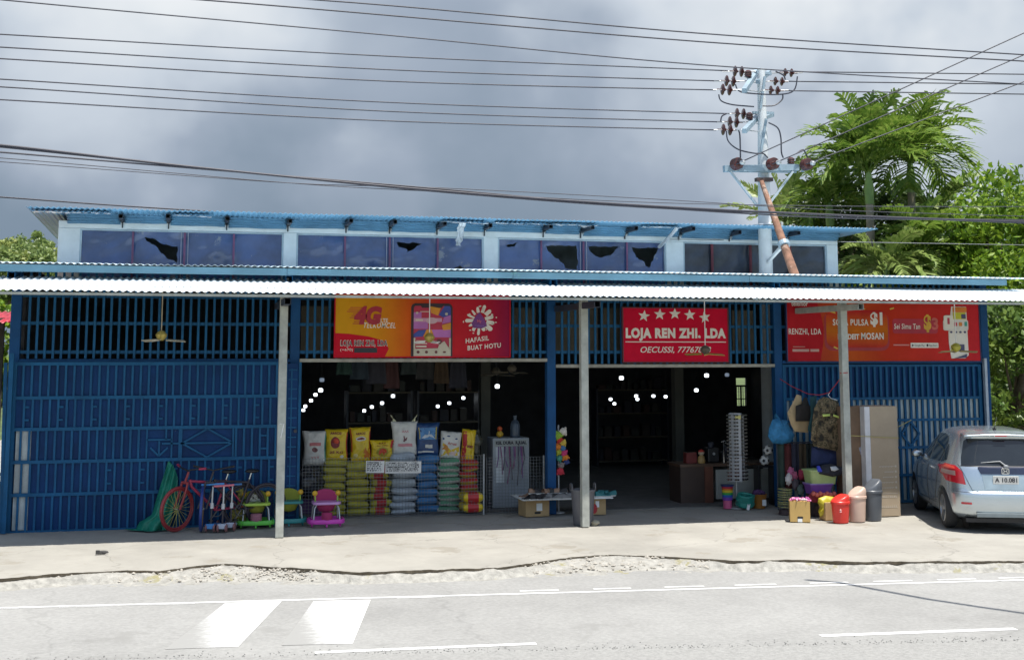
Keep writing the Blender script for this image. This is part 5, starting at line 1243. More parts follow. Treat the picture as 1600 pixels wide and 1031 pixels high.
nm = bpy.data.meshes.new_from_object(body.evaluated_get(bpy.context.evaluated_depsgraph_get()))
body.modifiers.clear(); old = body.data; body.data = nm
nm.materials.clear(); nm.materials.append(car_p)
nm.polygons.foreach_set('use_smooth', [True]*len(nm.polygons)); nm.set_sharp_from_angle(angle=R(40))
bpy.data.objects.remove(co)
alloy = M('alloy_wheel', (.30, .31, .32), .3, .7)
for x, s in WS:
    sg = -1 if x < 0 else 1
    h = MB().lathe([(.20, -.085), (.27, -.09), (.298, -.06), (.30, 0), (.298, .06), (.27, .09), (.20, .085), (.185, .0)], 32).build('wheel', rubber, car, loc=(x, s, .30), rot=(0, R(90)*sg, 0), smooth=45)
    mb = MB().lathe([(.20, .03), (.205, .088), (.188, .092), (.18, .05), (.05, .045), (.0, .06)], 28, cap=False)
    for k in range(5):
        a = 2*math.pi*k/5
        for da in (-.16, .16): mb.bar((.04*math.cos(a), .04*math.sin(a), .075), (.187*math.cos(a+da*.7), .187*math.sin(a+da*.7), .082), .026, .022)
    mb.lathe([(.045, .07), (.04, .092), (.0, .095)], 14, cap=False); mb.build('rim', alloy, h, smooth=40)
    MB().tube([(x*.62+.02*sg, s, .30), (x*.66, s, .30)], .335, 28).build('wheel_arch', black, car)
# glazing
patch([(-.62, .985), (.62, .985), (.60, 1.10), (.52, 1.34), (.48, 1.375), (-.48, 1.375), (-.52, 1.34), (-.60, 1.10)], 'rear', .006).build('rear_window', glass, car, smooth=180)
patch([(-.60, .99), (-.52, 1.0), (-.42, 1.34), (-.46, 1.36)][:0] or [(-.635, .972), (.635, .972), (.625, .988), (-.625, .988)], 'rear', .004).build('window_seal', black, car, smooth=180)
for sg in (-1, 1):
    patch([(1.78, .965), (2.62, .95), (2.45, 1.12), (2.1, 1.33), (1.90, 1.385), (1.78, 1.39)], 'side', .006, sg).build('side_window', glass, car, smooth=180)
    patch([(.98, .985), (1.70, .968), (1.70, 1.39), (1.30, 1.395), (1.02, 1.37), (.92, 1.30)], 'side', .006, sg).build('side_window', glass, car, smooth=180)
    patch([(.62, 1.04), (.92, .99), (.86, 1.27), (.76, 1.24)], 'side', .006, sg).build('side_window', glass, car, smooth=180)
seam_m = M('seam_dark', (.02, .024, .03), .8)  # one dark colour for the panel joint lines
def seam(pts, mode, sgn=-1, name='panel_seam', w_=.004):
    q = []
    for (a, b) in zip(pts, pts[1:]):
        for k in range(8):
            u, z = a[0]+(b[0]-a[0])*k/8, a[1]+(b[1]-a[1])*k/8
            if mode == 'rear': sg = -1 if u < 0 else 1; ph = rear_phi(u, z)
            else: sg, ph = sgn, side_phi(u, z)
            q.append(cS(ph, z, sg)+cN(max(ph, .02), z, sg)*.0015)
    return MB().tube(q, w_, 5).build(name, seam_m, car)
seam([(-.66, 1.0), (-.60, .86), (-.55, .74), (-.50, .63), (-.40, .60), (0, .595), (.40, .60), (.50, .63), (.55, .74), (.60, .86), (.66, 1.0)], 'rear')
seam([(-.72, .60), (-.50, .595)], 'rear'); seam([(.50, .595), (.72, .60)], 'rear')
for sg in (-1, 1):
    seam([(1.74, .30), (1.74, .97)], 'side', sg); seam([(2.66, .34), (2.66, .93)], 'side', sg); seam([(.95, .97), (1.0, .70), (1.12, .50), (1.2, .34)], 'side', sg); seam([(1.2, .33), (2.66, .33)], 'side', sg)
    for s in (1.28, 2.05):
        a, b = cS(side_phi(s, .86), .86, sg), cS(side_phi(s+.2, .865), .865, sg); MB().tube([a, a+Vector((sg*.03, .03, 0)), b+Vector((sg*.03, -.03, 0)), b], .011, 8).build('door_handle', car_p, car, smooth=60)
    p = cS(side_phi(2.52, .98), .98, sg); m_ = MB().ball((p.x+sg*.11, p.y, .99), .09, 14, 10, (1.0, .5, .68)).build('mirror', car_p, car, smooth=180); MB().bar((p.x-sg*.01, p.y, .955), (p.x+sg*.06, p.y, .965), .03).build('mirror_arm', black, m_)
    # tail lamps wrapping the rear corner
    L = patch([(sg*.60, .90), (sg*.60, .98), (sg*.735, .985), (sg*.81, .90), (sg*.815, .78), (sg*.70, .72), (sg*.60, .70), (sg*.58, .80)][:0] or [(sg*.585, .705), (sg*.80, .74), (sg*.822, .84), (sg*.806, .93), (sg*.77, .985), (sg*.69, .975), (sg*.62, .90)], 'rear', .010, dens=.03).build('tail_light', M('lamp_red', (.42, .015, .025), .12, var=.1, coat=.6), car, smooth=180)
    patch([(sg*.70, .955), (sg*.765, .972), (sg*.803, .925), (sg*.70, .925)], 'rear', .014, dens=.02).build('lamp_band', M('lamp_bright_red', (.60, .06, .04), .12, coat=.6), L, smooth=180)
    patch([(sg*.70, .83), (sg*.70, .90), (sg*.808, .90), (sg*.818, .84)], 'rear', .014, dens=.02).build('lamp_band', M('lamp_smoky', (.34, .22, .20), .15, coat=.5), L, smooth=180)
    patch([(sg*.52, .42), (sg*.66, .42), (sg*.66, .45), (sg*.52, .45)], 'rear', .006, dens=.03).build('reflector', M('lamp_red', (.4, .02, .02), .2), car)
# tailgate trim, plate, emblem, wiper, aerial, spoiler, exhaust
patch([(-.36, .865), (.36, .865), (.40, .955), (.38, .972), (-.38, .972), (-.40, .955)], 'rear', .012).build('garnish', M('garnish_dark', (.02, .025, .05), .2, coat=.5), car, smooth=180)
ps = interp(CS0, .80)
def onrear(z, d=0.0): return interp(CS0, z)-d
patch([(-.31, .64), (.31, .64), (.35, .855), (-.35, .855)], 'rear', .004).build('plate_recess', M('recess_paint', (.32, .40, .45), .35, .3), car, smooth=180)
pl = MB().bb(-.19, .19, -.012, .0, -.062, .062).build('number_plate', M('plate_white', (.58, .58, .55), .5), car, loc=(0, onrear(.77, .004), .785), rot=(R(5), 0, 0), bevel=.004)
text_into(MB(), 'A 10.081', -.165, .165, -.034, .036, -.0145, bold=.03).build('lettering', ink, pl)
mb = MB(); mb.prism([(-.05, -.004), (.05, -.004), (.05, .004), (-.05, .004)], -.004, 0)
em = MB(); o = rrect(-.058, .058, -.045, .045, .02); i_ = rrect(-.046, .046, -.033, .033, .014); nn = len(o)
em.add([(x, -.01, z) for x, z in o]+[(x, -.01, z) for x, z in i_]+[(x, 0, z) for x, z in o], [(k, (k+1) % nn, nn+(k+1) % nn, nn+k) for k in range(nn)]+[(k, 2*nn+k, 2*nn+(k+1) % nn, (k+1) % nn) for k in range(nn)])
em.prism([(-.034, .03), (-.022, .03), (-.016, .007), (.016, .007), (.022, .03), (.034, .03), (.024, 0), (.034, -.03), (.022, -.03), (.016, -.007), (-.016, -.007), (-.022, -.03), (-.034, -.03), (-.024, 0)], -.012, -.001)
em.build('emblem', chrome, car, loc=(0, onrear(.915, .022), .915))
w0 = cS(.02, 1.0, 1); MB().tube([(.02, onrear(.99, .03), .985), (-.06, onrear(1.05, .035), 1.055), (-.34, onrear(1.03, .025)+.02, 1.03)], [.016, .010, .006], 8).build('wiper', M('wiper_grey', (.20, .21, .22), .4), car, smooth=60)
MB().ball((.02, onrear(.985, .035), .98), .035, 10, 8, (1.2, .7, .8)).build('wiper_cap', M('wiper_grey', (.2, .21, .22), .4), car, smooth=180)
MB().grid(lambda u, v: (-.54+1.08*u, .24+.26*v+.05*abs(2*u-1)**2, 1.432+.03*math.sin(v*2.2)-.02*abs(2*u-1)**2), 20, 6).build('spoiler', car_p, car, smooth=180, solid=.022)
MB().bb(-.09, .09, .222, .236, 1.42, 1.435).build('brake_light', M('lamp_red', (.4, .02, .02), .2), car)
MB().tube([(.0, .62, 1.515), (.0, .45, 1.70)], [.006, .003], 6).build('aerial', black, car); MB().bb(-.018, .018, .58, .66, 1.50, 1.525).build('aerial_base', black, car)
MB().bb(-.60, .60, .10, 3.55, .15, .21).build('underbody', black, car); MB().tube([(.45, -.01, .20), (.45, .4, .20)], .025, 10).build('exhaust', steel_grey, car)
MB().bb(-.46, .46, -.012, .02, .235, .30).build('lower_bumper', M('bumper_dark', (.16, .19, .20), .5), car, bevel=.008)

# ------------------------------------------------------------------ goods at the right of the entrance
def R4(px0, py0, px1, py1, Y):
    a, b, z0, z1 = sign_rect(px0, py0, px1, py1, Y); return a, b, max(z0, 0.0), z1
# counter with things on it
ct = thing('counter', 'brown counter with pale front panels in the dark right entrance', 'counter', (0, 0, .004))
cy = .9
x0_, x1_ = at(1062, 760, cy).x, at(1212, 760, cy).x; zc = at(1130, 724, cy).z; xm = at(1114, 760, cy).x
MB().bb(x0_, x1_, cy-.03, cy+.6, zc-.05, zc).build('top', M('counter_wood', (.09, .05, .03), .5, var=.3), ct)
MB().bb(x0_+.02, xm-.16, cy, cy+.55, 0, zc-.052).build('cupboard', M('counter_dark', (.05, .03, .022), .6), ct); MB().bb(xm-.16, xm, cy-.02, cy+.55, 0, zc-.052).build('leg', M('counter_red_wood', (.13, .045, .025), .5, var=.3), ct)
for a, b in ((1119, 1188), (1190, 1208)): MB().bb(at(a, 760, cy).x, at(b, 760, cy).x, cy, cy+.03, .06, zc-.11).build('front_panel', M('counter_panel', (.30, .31, .29), .5, var=.15), ct)
MB().bb(at(1122, 760, cy).x, at(1128, 760, cy).x, cy-.02, cy, .06, zc-.11).build('pillar', M('counter_panel', (.3, .31, .29), .5), ct)
c = at(1096, 722, cy+.1); t = thing('figurine', 'small gold and red figurine sitting on the brown counter', 'figurine', (c.x, cy+.1, zc+.006)); MB().lathe([(.06, 0), (.075, .04), (.055, .12), (.03, .14)], 14).build('body', M('figurine_gold', (.34, .22, .08), .5), t, smooth=60); MB().ball((0, 0, .185), .055, 12, 9).build('head', M('figurine_cream', (.42, .34, .24), .5), t, smooth=180); MB().lathe([(.06, .0), (.045, .03), (.0, .05)], 12, (0, 0, .20)).build('cap', M('figurine_red', (.4, .03, .02), .5), t)
c = at(1080, 722, cy+.15); t = thing('red_carton', 'dull red box on the brown counter beside the gold figurine', 'box', (c.x, cy+.2, zc+.004)); MB().bb(-.10, .10, -.08, .08, 0, .19).build('carton', M('dull_red_box', (.14, .02, .018), .6), t, bevel=.006); MB().bb(-.101, .101, -.03, .03, .19, .193).build('tape', wood_dark, t)
for k, (px, w_, h_) in enumerate(((1112, .22, .26), (1136, .26, .18), (1150, .14, .24))):
    c = at(px, 722, cy+.3); t = thing('kitchen_machine', ('tall', 'low wide', 'narrow')[k]+' dark kitchen machine on the counter behind the sunglasses stand', 'appliance', (c.x, cy+.32, zc+.004)); MB().bb(-w_/2, w_/2, -.12, .12, 0, h_).build('housing', black, t, bevel=.02); MB().lathe([(.05, 0), (.06, .08), (.02, .10)], 14, (0, 0, h_)).build('lid', dark_steel, t, smooth=50); MB().tube([(0, -.125, h_*.6), (0, -.135, h_*.6)], .025, 12).build('dial', steel_grey, t)
c = at(1130, 690, cy+.1); t = thing('tap', 'small shiny tap standing on the counter', 'tap', (c.x, cy+.08, zc)); MB().tube([(0, 0, 0.003), (0, 0, .36), (0, -.03, .40), (0, -.09, .39), (0, -.10, .35)], .013, 8).build('spout', chrome, t, smooth=60); MB().bb(-.05, .05, -.01, .01, .37, .39).build('lever', chrome, t)
# sunglasses stand
c = gr(1163, 797); sg_ = thing('sunglasses_stand', 'tall white rotating stand covered in sunglasses at the right entrance', 'display stand', (c.x, .02, .004)); zt_ = at(1163, 645, 0).z; zb_ = at(1163, 752, 0).z
MB().tube([(0, 0, 0.01), (0, 0, zb_)], .018, 10).build('pole', steel_grey, sg_); MB().lathe([(.17, 0), (.17, .015), (.03, .03)], 24).build('foot', steel_grey, sg_, smooth=30)
pw = M('stand_white', (.36, .37, .39), .35, var=.08)
zmid = zb_+(zt_-zb_)*.38
MB().lathe([(.12, zb_), (.125, zb_+.01), (.125, zmid-.01), (.115, zmid)], 6, (0, 0, 0)).build('lower_panel', pw, sg_); MB().lathe([(.115, zmid+.006), (.12, zmid+.02), (.12, zt_-.01), (.10, zt_)], 6).build('upper_panel', pw, sg_)
lens_m = M('lens_black', (.012, .012, .014), .15); gl0 = None
for k, (dx, dy) in enumerate(((-.155, -.07), (.155, -.05), (-.045, -.125), (.10, -.12))):
    MB().bar((dx*(.75 if k < 2 else 1), dy*(.8 if k < 2 else .93), zb_+.03), (dx*(.75 if k < 2 else 1), dy*(.8 if k < 2 else .93), zt_-.03), .01).build('peg_rail', M('peg_rail', (.3, .3, .31), .4), sg_)
    for q in range(19):
        z = zb_+.04+q*(zt_-zb_-.08)/18; loc = Vector((c.x+dx, .02+dy, .004+z))
        if gl0 is None:
            mb = MB()
            for s_ in (-1, 1): mb.prism(ell(s_*.024, 0, .022, .015, 10), -.012, -.006)
            mb.bar((-.012, -.009, .006), (.012, -.009, .006), .005); mb.bar((-.046, -.009, .004), (-.04, .05, .006), .004); mb.bar((.046, -.009, .004), (.04, .05, .006), .004)
            gl0 = g_ = mb.build('sunglasses', lens_m, loc=loc)
        else: g_ = gl0.copy(); S.collection.objects.link(g_); g_.location = loc
        tag(g_, 'black sunglasses on a peg of the tall white stand', 'sunglasses', 'sunglasses on the white stand')
MB().prism([(-.05, zt_-.10), (.05, zt_-.10), (.05, zt_-.04), (-.05, zt_-.04)], -.128, -.122).build('yellow_glasses', M('lens_yellow', (.5, .45, .15), .3), sg_)
# rainbow basket, hose, orange basket, footballs
c = gr(1146, 797); rb = thing('laundry_basket', 'rainbow striped tall basket with a pink foot beside the green hose', 'basket', (c.x, .0, .004)); q = at(1146, 757, 0).z/40
for nm, za, zb2, rr_, cc in (('foot', 0, 14, .075, (.55, .10, .22)), ('band', 14.2, 19, .088, (.16, .05, .34)), ('band', 19.2, 23, .090, (.03, .10, .40)), ('band', 23.2, 27, .092, (.04, .30, .06)), ('band', 27.2, 31, .094, (.55, .42, .03)), ('band', 31.2, 34, .096, (.55, .14, .02)), ('band', 34.2, 37, .098, (.42, .02, .05)), ('rim', 37.2, 40, .112, (.02, .03, .12))):
    MB().lathe([(rr_*.94, za*q), (rr_, za*q+.01), (rr_*1.02, zb2*q)], 22, cap=True).build(nm, M(f'basket_{za}', cc, .45), rb, smooth=40)
c = gr(1171, 797); t = thing('hose_coil', 'coiled sea green hose lying on the floor beside the rainbow basket', 'hose', (c.x, -.12, 0.004))
mb = MB(); pts = []
for k in range(160):
    a = 2*math.pi*k/20; lv = k//40; pts.append(((.135-.01*(lv % 2)+.008*math.sin(k))*math.cos(a), (.13)*math.sin(a), .03+.046*lv+.0011*(k % 40)))
mb.tube(pts, .026, 8); mb.build('coil', M('hose_green', (.015, .20, .16), .4, var=.2), t, rot=(R(14), 0, 0), loc=(0, 0, .03), smooth=180); MB().bar((-.02, -.165, .0), (.03, -.165, .22), .05, .012).build('tie', white_p, t)
c = gr(1199, 797); t = thing('basket', 'orange basket with a white tag near the blue column', 'basket', (c.x, -.05, .004)); MB().lathe([(.105, 0), (.135, .22), (.145, .235), (.13, .235), (.10, .03)], 20, cap=False).build('tub', M('orange_basket', (.32, .13, .02), .5, var=.2), t, smooth=40); MB().bb(.0, .07, -.142, -.134, .05, .15).build('tag', white_p, t); MB().ball((0, 0, .25), .11, 14, 10, (1, 1, .5), lump=.5).build('cloth', M('dim_purple_cloth', (.07, .03, .1), .9), t, smooth=180)
def football(label, px, py, Y):
    p = at(px, py, Y); t = thing('football', label, 'football', p); r_ = .088
    MB().ball((0, 0, 0), r_, 20, 14).build('shell', white_p, t, smooth=180); mb = MB(); g5 = (1+5**.5)/2
    for a in [(0, s1, s2*g5) for s1 in (-1, 1) for s2 in (-1, 1)]+[(s1, s2*g5, 0) for s1 in (-1, 1) for s2 in (-1, 1)]+[(s2*g5, 0, s1) for s1 in (-1, 1) for s2 in (-1, 1)]:
        d = Vector(a).normalized(); u = d.cross(Vector((.3, .5, .8))).normalized(); w_ = d.cross(u)
        mb.add([(d+(u*math.cos(k*1.2566)+w_*math.sin(k*1.2566))*.36).normalized()*r_*1.012 for k in range(5)]+[d*r_*1.02], [(k, (k+1) % 5, 5) for k in range(5)])
    mb.build('patches', black, t); return t
football('white football with black patches, upper of two by the blue column', 1200, 703, .35); football('white football with black patches, lower of two by the blue column', 1194.5, 719, .33)
c = at(1196, 735, .3); t = thing('ball_shelf', 'dark narrow shelf by the blue column carrying two footballs', 'shelf', (c.x, .36, .004)); MB().bb(-.16, .16, -.12, .14, at(1194, 727, .33).z-.03, at(1194, 727, .33).z-.006).build('board', black, t)
for s_ in (-1, 1): MB().bb(s_*.14-.015, s_*.14+.015, -.1, .1, 0, at(1194, 727, .33).z-.031).build('leg', black, t)
# clothes line: rope, hung bags and the camouflage jacket
ropep = [at(1219, 592, -.12), at(1238, 604, -.5), at(1262, 615, -.9), at(1280, 617, -1.2), at(1296, 613, -1.4), at(1308, 598, -1.6), at(1317, 585, -1.66)]
o = MB().tube(ropep, .007, 6).build('rope', M('red_rope', (.38, .03, .04), .8)); tag(o, 'thin red rope tied from the blue column to the right canopy post', 'rope')
o = MB().tube([at(1308+18*math.cos(a)*.6, 585, -1.7+.07*math.sin(a)) for a in [0]]+[Vector((px_x[2]+.066*math.cos(k), -1.7+.075*math.sin(k), at(1317, 584, -1.7).z+.004*k)) for k in range(8)], .007, 6).build('rope', M('red_rope', (.38, .03, .04), .8)); tag(o, 'red rope wound round the right canopy post', 'rope')
def cloth(name, label, cat, pts, Y, mat, th=.05, lump=.03, seed=0, group=None, parent=None):
    """soft thing: photo outline given thickness, its faces puffed and creased"""
    P = [at(x, y, Y) for x, y in pts]; cx_ = sum(p.x for p in P)/len(P); cz_ = sum(p.z for p in P)/len(P); n = len(P); 
    o2 = []
    for a, b in zip(P, P[1:]+P[:1]):
        for k in range(4): o2.append(a.lerp(b, k/4))
    n = len(o2); mb = MB(); K = 7
    for sgn in (-1, 1):
        vs = []
        for r_ in range(K+1):
            k = 1-r_/K*.98
            for p in o2:
                x, z = cx_+(p.x-cx_)*k, cz_+(p.z-cz_)*k
                vs.append((x-cx_, sgn*th*(1-k**3)**.6+lump*(1-k*k)*nz(x*5, z*5, seed)+lump*.5*nz(x*14, z*9, seed+2)*(1-k**4), z-cz_))
        mb.add(vs, [(i*n+k, i*n+(k+1) % n, (i+1)*n+(k+1) % n, (i+1)*n+k) if sgn < 0 else (i*n+(k+1) % n, i*n+k, (i+1)*n+k, (i+1)*n+(k+1) % n) for i in range(K) for k in range(n)])
    if parent: return mb.build(name, mat, parent, loc=(cx_-parent.location.x, Y-parent.location.y, cz_-parent.location.z), smooth=180)
    o = mb.build(name, mat, loc=(cx_, Y, cz_), smooth=180)
    return tag(o, label, cat, group)
cloth('net_bag', 'bright blue net bag hanging beside the beige tote bag', 'bag', [(1202, 668), (1207, 655), (1214, 654), (1212, 645), (1218, 655), (1230, 656), (1234, 668), (1242, 680), (1236, 690), (1222, 694), (1207, 692), (1200, 682)], -.45, M('blue_net', (.03, .20, .42), .7, var=.3, scale=20, bump=.6, bscale=60), .12, .05)
cloth('tote_bag', 'beige tote bag with a black eye drawing hanging on the red rope', 'bag', [(1230, 645), (1237, 632), (1245, 616), (1252, 618), (1252, 650), (1268, 656), (1262, 676), (1242, 674), (1236, 664)], -.75, M('beige_canvas', (.40, .30, .17), .85, var=.12), .05, .03, 3)
o = cloth('tote_bag', 'black tote bag hanging in front of the beige tote bag', 'bag', [(1243, 634), (1252, 631), (1256, 621), (1261, 621), (1264, 632), (1268, 636), (1266, 658), (1243, 658)], -.86, M('black_canvas', (.018, .016, .015), .9, var=.3), .04, .02, 4)
cloth('cloth', 'dark teal cloth hanging between the black bag and the jacket', 'cloth', [(1266, 620), (1276, 618), (1274, 650), (1268, 676), (1262, 672), (1267, 650)], -.95, M('teal_cloth', (.015, .06, .07), .9, var=.3), .03, .03, 5)
camo = bpy.data.materials.new('camouflage'); camo.use_nodes = True
def mk_camo():
    n, l = camo.node_tree.nodes, camo.node_tree.links; p = n['Principled BSDF']; p.inputs['Roughness'].default_value = .9
    tc = n.new('ShaderNodeTexCoord'); a = n.new('ShaderNodeTexNoise'); a.inputs['Scale'].default_value = 9; a.inputs['Detail'].default_value = 3; l.new(tc.outputs['Object'], a.inputs['Vector'])
    cr = n.new('ShaderNodeValToRGB'); cr.color_ramp.interpolation = 'CONSTANT'; e = cr.color_ramp.elements
    e[0].position = 0; e[0].color = (.022, .02, .014, 1); e[1].position = .40; e[1].color = (.07, .055, .03, 1)
    for q, c in ((.48, (.15, .115, .065, 1)), (.56, (.06, .055, .03, 1)), (.62, (.20, .15, .09, 1))): x = e.new(q); x.color = c
    l.new(a.outputs[0], cr.inputs[0]); l.new(cr.outputs[0], p.inputs['Base Color'])
mk_camo()
jk = thing('jacket', 'camouflage jacket with yellow reflective strips hanging by the right canopy post', 'jacket', at(1291, 660, -1.15))
cloth('body', '', '', [(1279, 624), (1287, 620), (1297, 622), (1310, 628), (1315, 650), (1316, 690), (1312, 706), (1296, 702), (1280, 699), (1270, 696), (1269, 668), (1273, 640)], -1.15, camo, .07, .04, 7, parent=jk)
cloth('sleeve', '', '', [(1277, 628), (1281, 640), (1277, 668), (1274, 690), (1267, 688), (1269, 660), (1272, 638)], -1.22, camo, .035, .02, 8, parent=jk); cloth('sleeve', '', '', [(1309, 630), (1316, 642), (1317, 668), (1316, 690), (1310, 690), (1310, 660)], -1.22, camo, .035, .02, 9, parent=jk)
for a in ([(1285, 647), (1297, 646.5), (1297, 650), (1286, 651)], [(1302, 647), (1312, 650), (1312, 654), (1302, 650)]): cloth('reflective_strip', '', '', a, -1.245, M('hi_vis', (.50, .62, .15), .5), .012, .004, 2, parent=jk)
MB().tube([at(1297, 612, -1.15)-jk.location, at(1294, 617, -1.15)-jk.location, at(1298, 622, -1.15)-jk.location, at(1308, 625, -1.15)-jk.location], .005, 6).build('hanger', white_p, jk)
cloth('cloth', 'navy cloth hanging below the camouflage jacket', 'cloth', [(1268, 698), (1290, 700), (1316, 706), (1318, 730), (1300, 732), (1284, 728), (1267, 728)], -1.0, M('navy_cloth', (.02, .03, .09), .85, var=.3, scale=8), .10, .06, 11)
cloth('trousers', 'dark blue jeans hanging right of the canopy post before the tall carton', 'trousers', [(1328, 690), (1344, 688), (1352, 700), (1353, 752), (1342, 756), (1330, 754)], -1.35, M('jeans_blue', (.02, .04, .11), .9, var=.4, scale=8), .09, .05, 12)
cloth('cloth', 'white patterned cloth hanging over the dark jeans', 'cloth', [(1340, 698), (1347, 694), (1353, 706), (1353, 722), (1346, 718)], -1.46, M('pattern_cloth', (.34, .35, .42), .9, var=.7, scale=22), .025, .02, 13)
# storage tubs, hoops, boxes
def tub(name, label, px0, py0, px1, py1, Y, d, mat, rz=0.0, cat='storage box', lid=None):
    a, b, z0, z1 = R4(px0, py0, px1, py1, Y-d/2); w_, h_ = b-a, z1-z0
    t = thing(name, label, cat, ((a+b)/2, Y, z0), rz)
    mb = MB(); rings = [(.84, 0), (.86, .01), (.97, h_*.9), (1.04, h_*.9), (1.04, h_), (.94, h_), (.86, .05)]
    vs = []
    for k, z in rings: vs += [(x, y, z) for x, y in rrect(-w_/2*k, w_/2*k, -d/2*k, d/2*k, .05*min(1, w_*3), 4)]
    n = 20; mb.add(vs, [(i*n+k, i*n+(k+1) % n, (i+1)*n+(k+1) % n, (i+1)*n+k) for i in range(len(rings)-1) for k in range(n)]+[tuple(range(n))[::-1], tuple(6*n+k for k in range(n))])
    mb.build('tub', mat, t, smooth=40); return t, w_, h_
t, w_, h_ = tub('storage_box', 'purple storage box under the pale green storage box', 1267, 757, 1303, 772, -1.25, .30, M('purple_plastic', (.16, .05, .28), .4))
MB().bb(-w_*.5, w_*.5, -.15, .15, h_, h_+.02).build('lid', M('lilac_lid', (.30, .22, .45), .4), t, bevel=.006)
zst = at(1285, 772, -1.4).z
t = thing('crate', 'dark crate under the purple storage box', 'crate', (at(1285, 790, -1.25).x, -1.22, .004)); MB().bb(-.2, .2, -.14, .16, 0, zst-.008).build('crate', M('dark_crate2', (.05, .03, .03), .7, var=.4), t); MB().bb(-.205, .205, -.145, -.141, zst*.45, zst*.55).build('slat', black, t)
t, w_, h_ = tub('storage_box', 'pale green storage box heaped with dark clothes beside the canopy post', 1267, 734, 1311, 757, -1.25, .34, M('pale_green_plastic', (.34, .44, .18), .4))
cloth('cloth', 'black and white cloth heaped on the pale green storage box', 'cloth', [(1276, 740), (1284, 726), (1298, 724), (1316, 730), (1314, 742), (1300, 745), (1286, 742)], -1.38, M('black_cloth', (.018, .02, .028), .9, var=.4), .12, .05, 21)
cloth('cloth', 'white crumpled cloth on top of the black cloth heap', 'cloth', [(1297, 729), (1306, 728), (1311, 733), (1304, 736), (1299, 735)], -1.53, M('white_cloth', (.42, .46, .50), .9, var=.2), .02, .02, 22)
cloth('cloth', 'bright blue cloth corner sticking out of the pale green storage box', 'cloth', [(1276, 728), (1280, 727), (1286, 738), (1277, 737)], -1.42, M('royal_cloth', (.03, .05, .40), .8), .03, .015, 23)
for k in range(7):
    p = at(1271+5.4*k, 771+1.8*(k % 2), -1.55-.02*(k % 3)); o = MB().ball((0, 0, 0), .038, 12, 9, lump=.12, seed=k).build('ornament', M('red_bauble', (.46, .10, .08), .5, var=.3, scale=12), loc=p, smooth=180); tag(o, 'round mottled red ball in the row above the yellow bag', 'ball', 'mottled red balls above the yellow bag')
cloth('cloth', 'dark red cloth under the row of red balls', 'cloth', [(1262, 776), (1270, 766), (1284, 772), (1306, 774), (1306, 782), (1290, 786), (1268, 784)], -1.48, M('dark_red_cloth', (.20, .015, .03), .9, var=.3), .06, .03, 25)
cloth('bag', 'mustard yellow plastic bag hanging beside the open carton', 'bag', [(1279, 778), (1290, 774), (1303, 776), (1302, 786), (1292, 790), (1289, 803), (1282, 807), (1279, 800), (1282, 792), (1278, 785)], -1.75, M('mustard_bag', (.42, .36, .02), .45, var=.2), .07, .04, 26)
p0, p1 = at(1290, 800, -1.85), at(1303, 800, -1.85); zt_ = at(1296, 785, -1.85).z
carton('carton', 'small brown carton between the open carton and the red bin', (p0.x+p1.x)/2+.02, -1.75, .20, .22, zt_, card, hand=False)
c = at(1254, 795, -1.95); zt_ = at(1266, 784, -2.0).z
bx = thing('open_carton', 'open yellowish carton filled with pink and white bows', 'box', (c.x+.02, -1.80, .004), R(-22))
W_, D_ = .31, .26
mb = MB(); mb.bb(-W_/2, W_/2, -D_/2, -D_/2+.008, 0, zt_).bb(-W_/2, W_/2, D_/2-.008, D_/2, 0, zt_).bb(-W_/2, -W_/2+.008, -D_/2+.008, D_/2-.008, 0, zt_).bb(W_/2-.008, W_/2, -D_/2+.008, D_/2-.008, 0, zt_).bb(-W_/2+.008, W_/2-.008, -D_/2+.008, D_/2-.008, .002, .3)
mb.build('carton', M('yellow_cardboard', (.46, .30, .10), .8, var=.1, wear=(.34, .22, .09), wear_t=.68), bx); MB().prism(rrect(-.045, .045, .05, .085, .015), -D_/2-.004, -D_/2+.004).build('hand_hole', black, bx); MB().bb(-.04, .03, -D_/2-.006, -D_/2-.004, .0, .05).build('tape', white_p, bx)
rg = random.Random(31)
for k in range(34):
    x, y = rg.uniform(-.145, .145), rg.uniform(-.12, .12); mb = MB()
    for s_ in (-1, 1): mb.ball((s_*.018, 0, 0), .02, 8, 6, (1.1, .6, .9), lump=.3, seed=k)
    mb.ball((0, -.004, 0), .008, 6, 5); o = mb.build('bow', M(('bow_pink', 'bow_rose', 'bow_white')[k % 3], ((.55, .16, .32), (.42, .08, .28), (.60, .46, .50))[k % 3], .7, var=.2), loc=bx.matrix_basis @ Vector((x, y, zt_+.012+.02*rg.random())), rot=(rg.uniform(-.5, .5), 0, rg.uniform(0, 6)), smooth=180)
    tag(o, 'small pink or white bow heaped in the open carton', 'bow', 'bows in the open carton')
for k in range(8):
    p = at(1226.5, 764+3.8*k, -.95); o = ring(.115, .006, 32, 'xy', 6).build('hoop', M('hoop_lime', (.34, .34, .12), .5), loc=(p.x, -.95, p.z), smooth=180, rot=(.04*math.sin(k*3), .05*math.cos(k*2), 0)); tag(o, 'thin olive hoop in the stack beside the open carton', 'hoop', 'stack of thin hoops')
t = thing('stool', 'dark round stool under the stack of thin hoops', 'stool', (at(1226.5, 795, -.95).x, -.95, .004)); MB().lathe([(.11, 0), (.105, .02), (.10, at(1226, 795, -.95).z-.01)], 18).build('drum', M('dark_crate2', (.05, .03, .03), .7), t, smooth=40); MB().tube([(.0, .0, .1), (0, 0, at(1226, 762, -.95).z)], .03, 8).build('core', wood_dark, t)
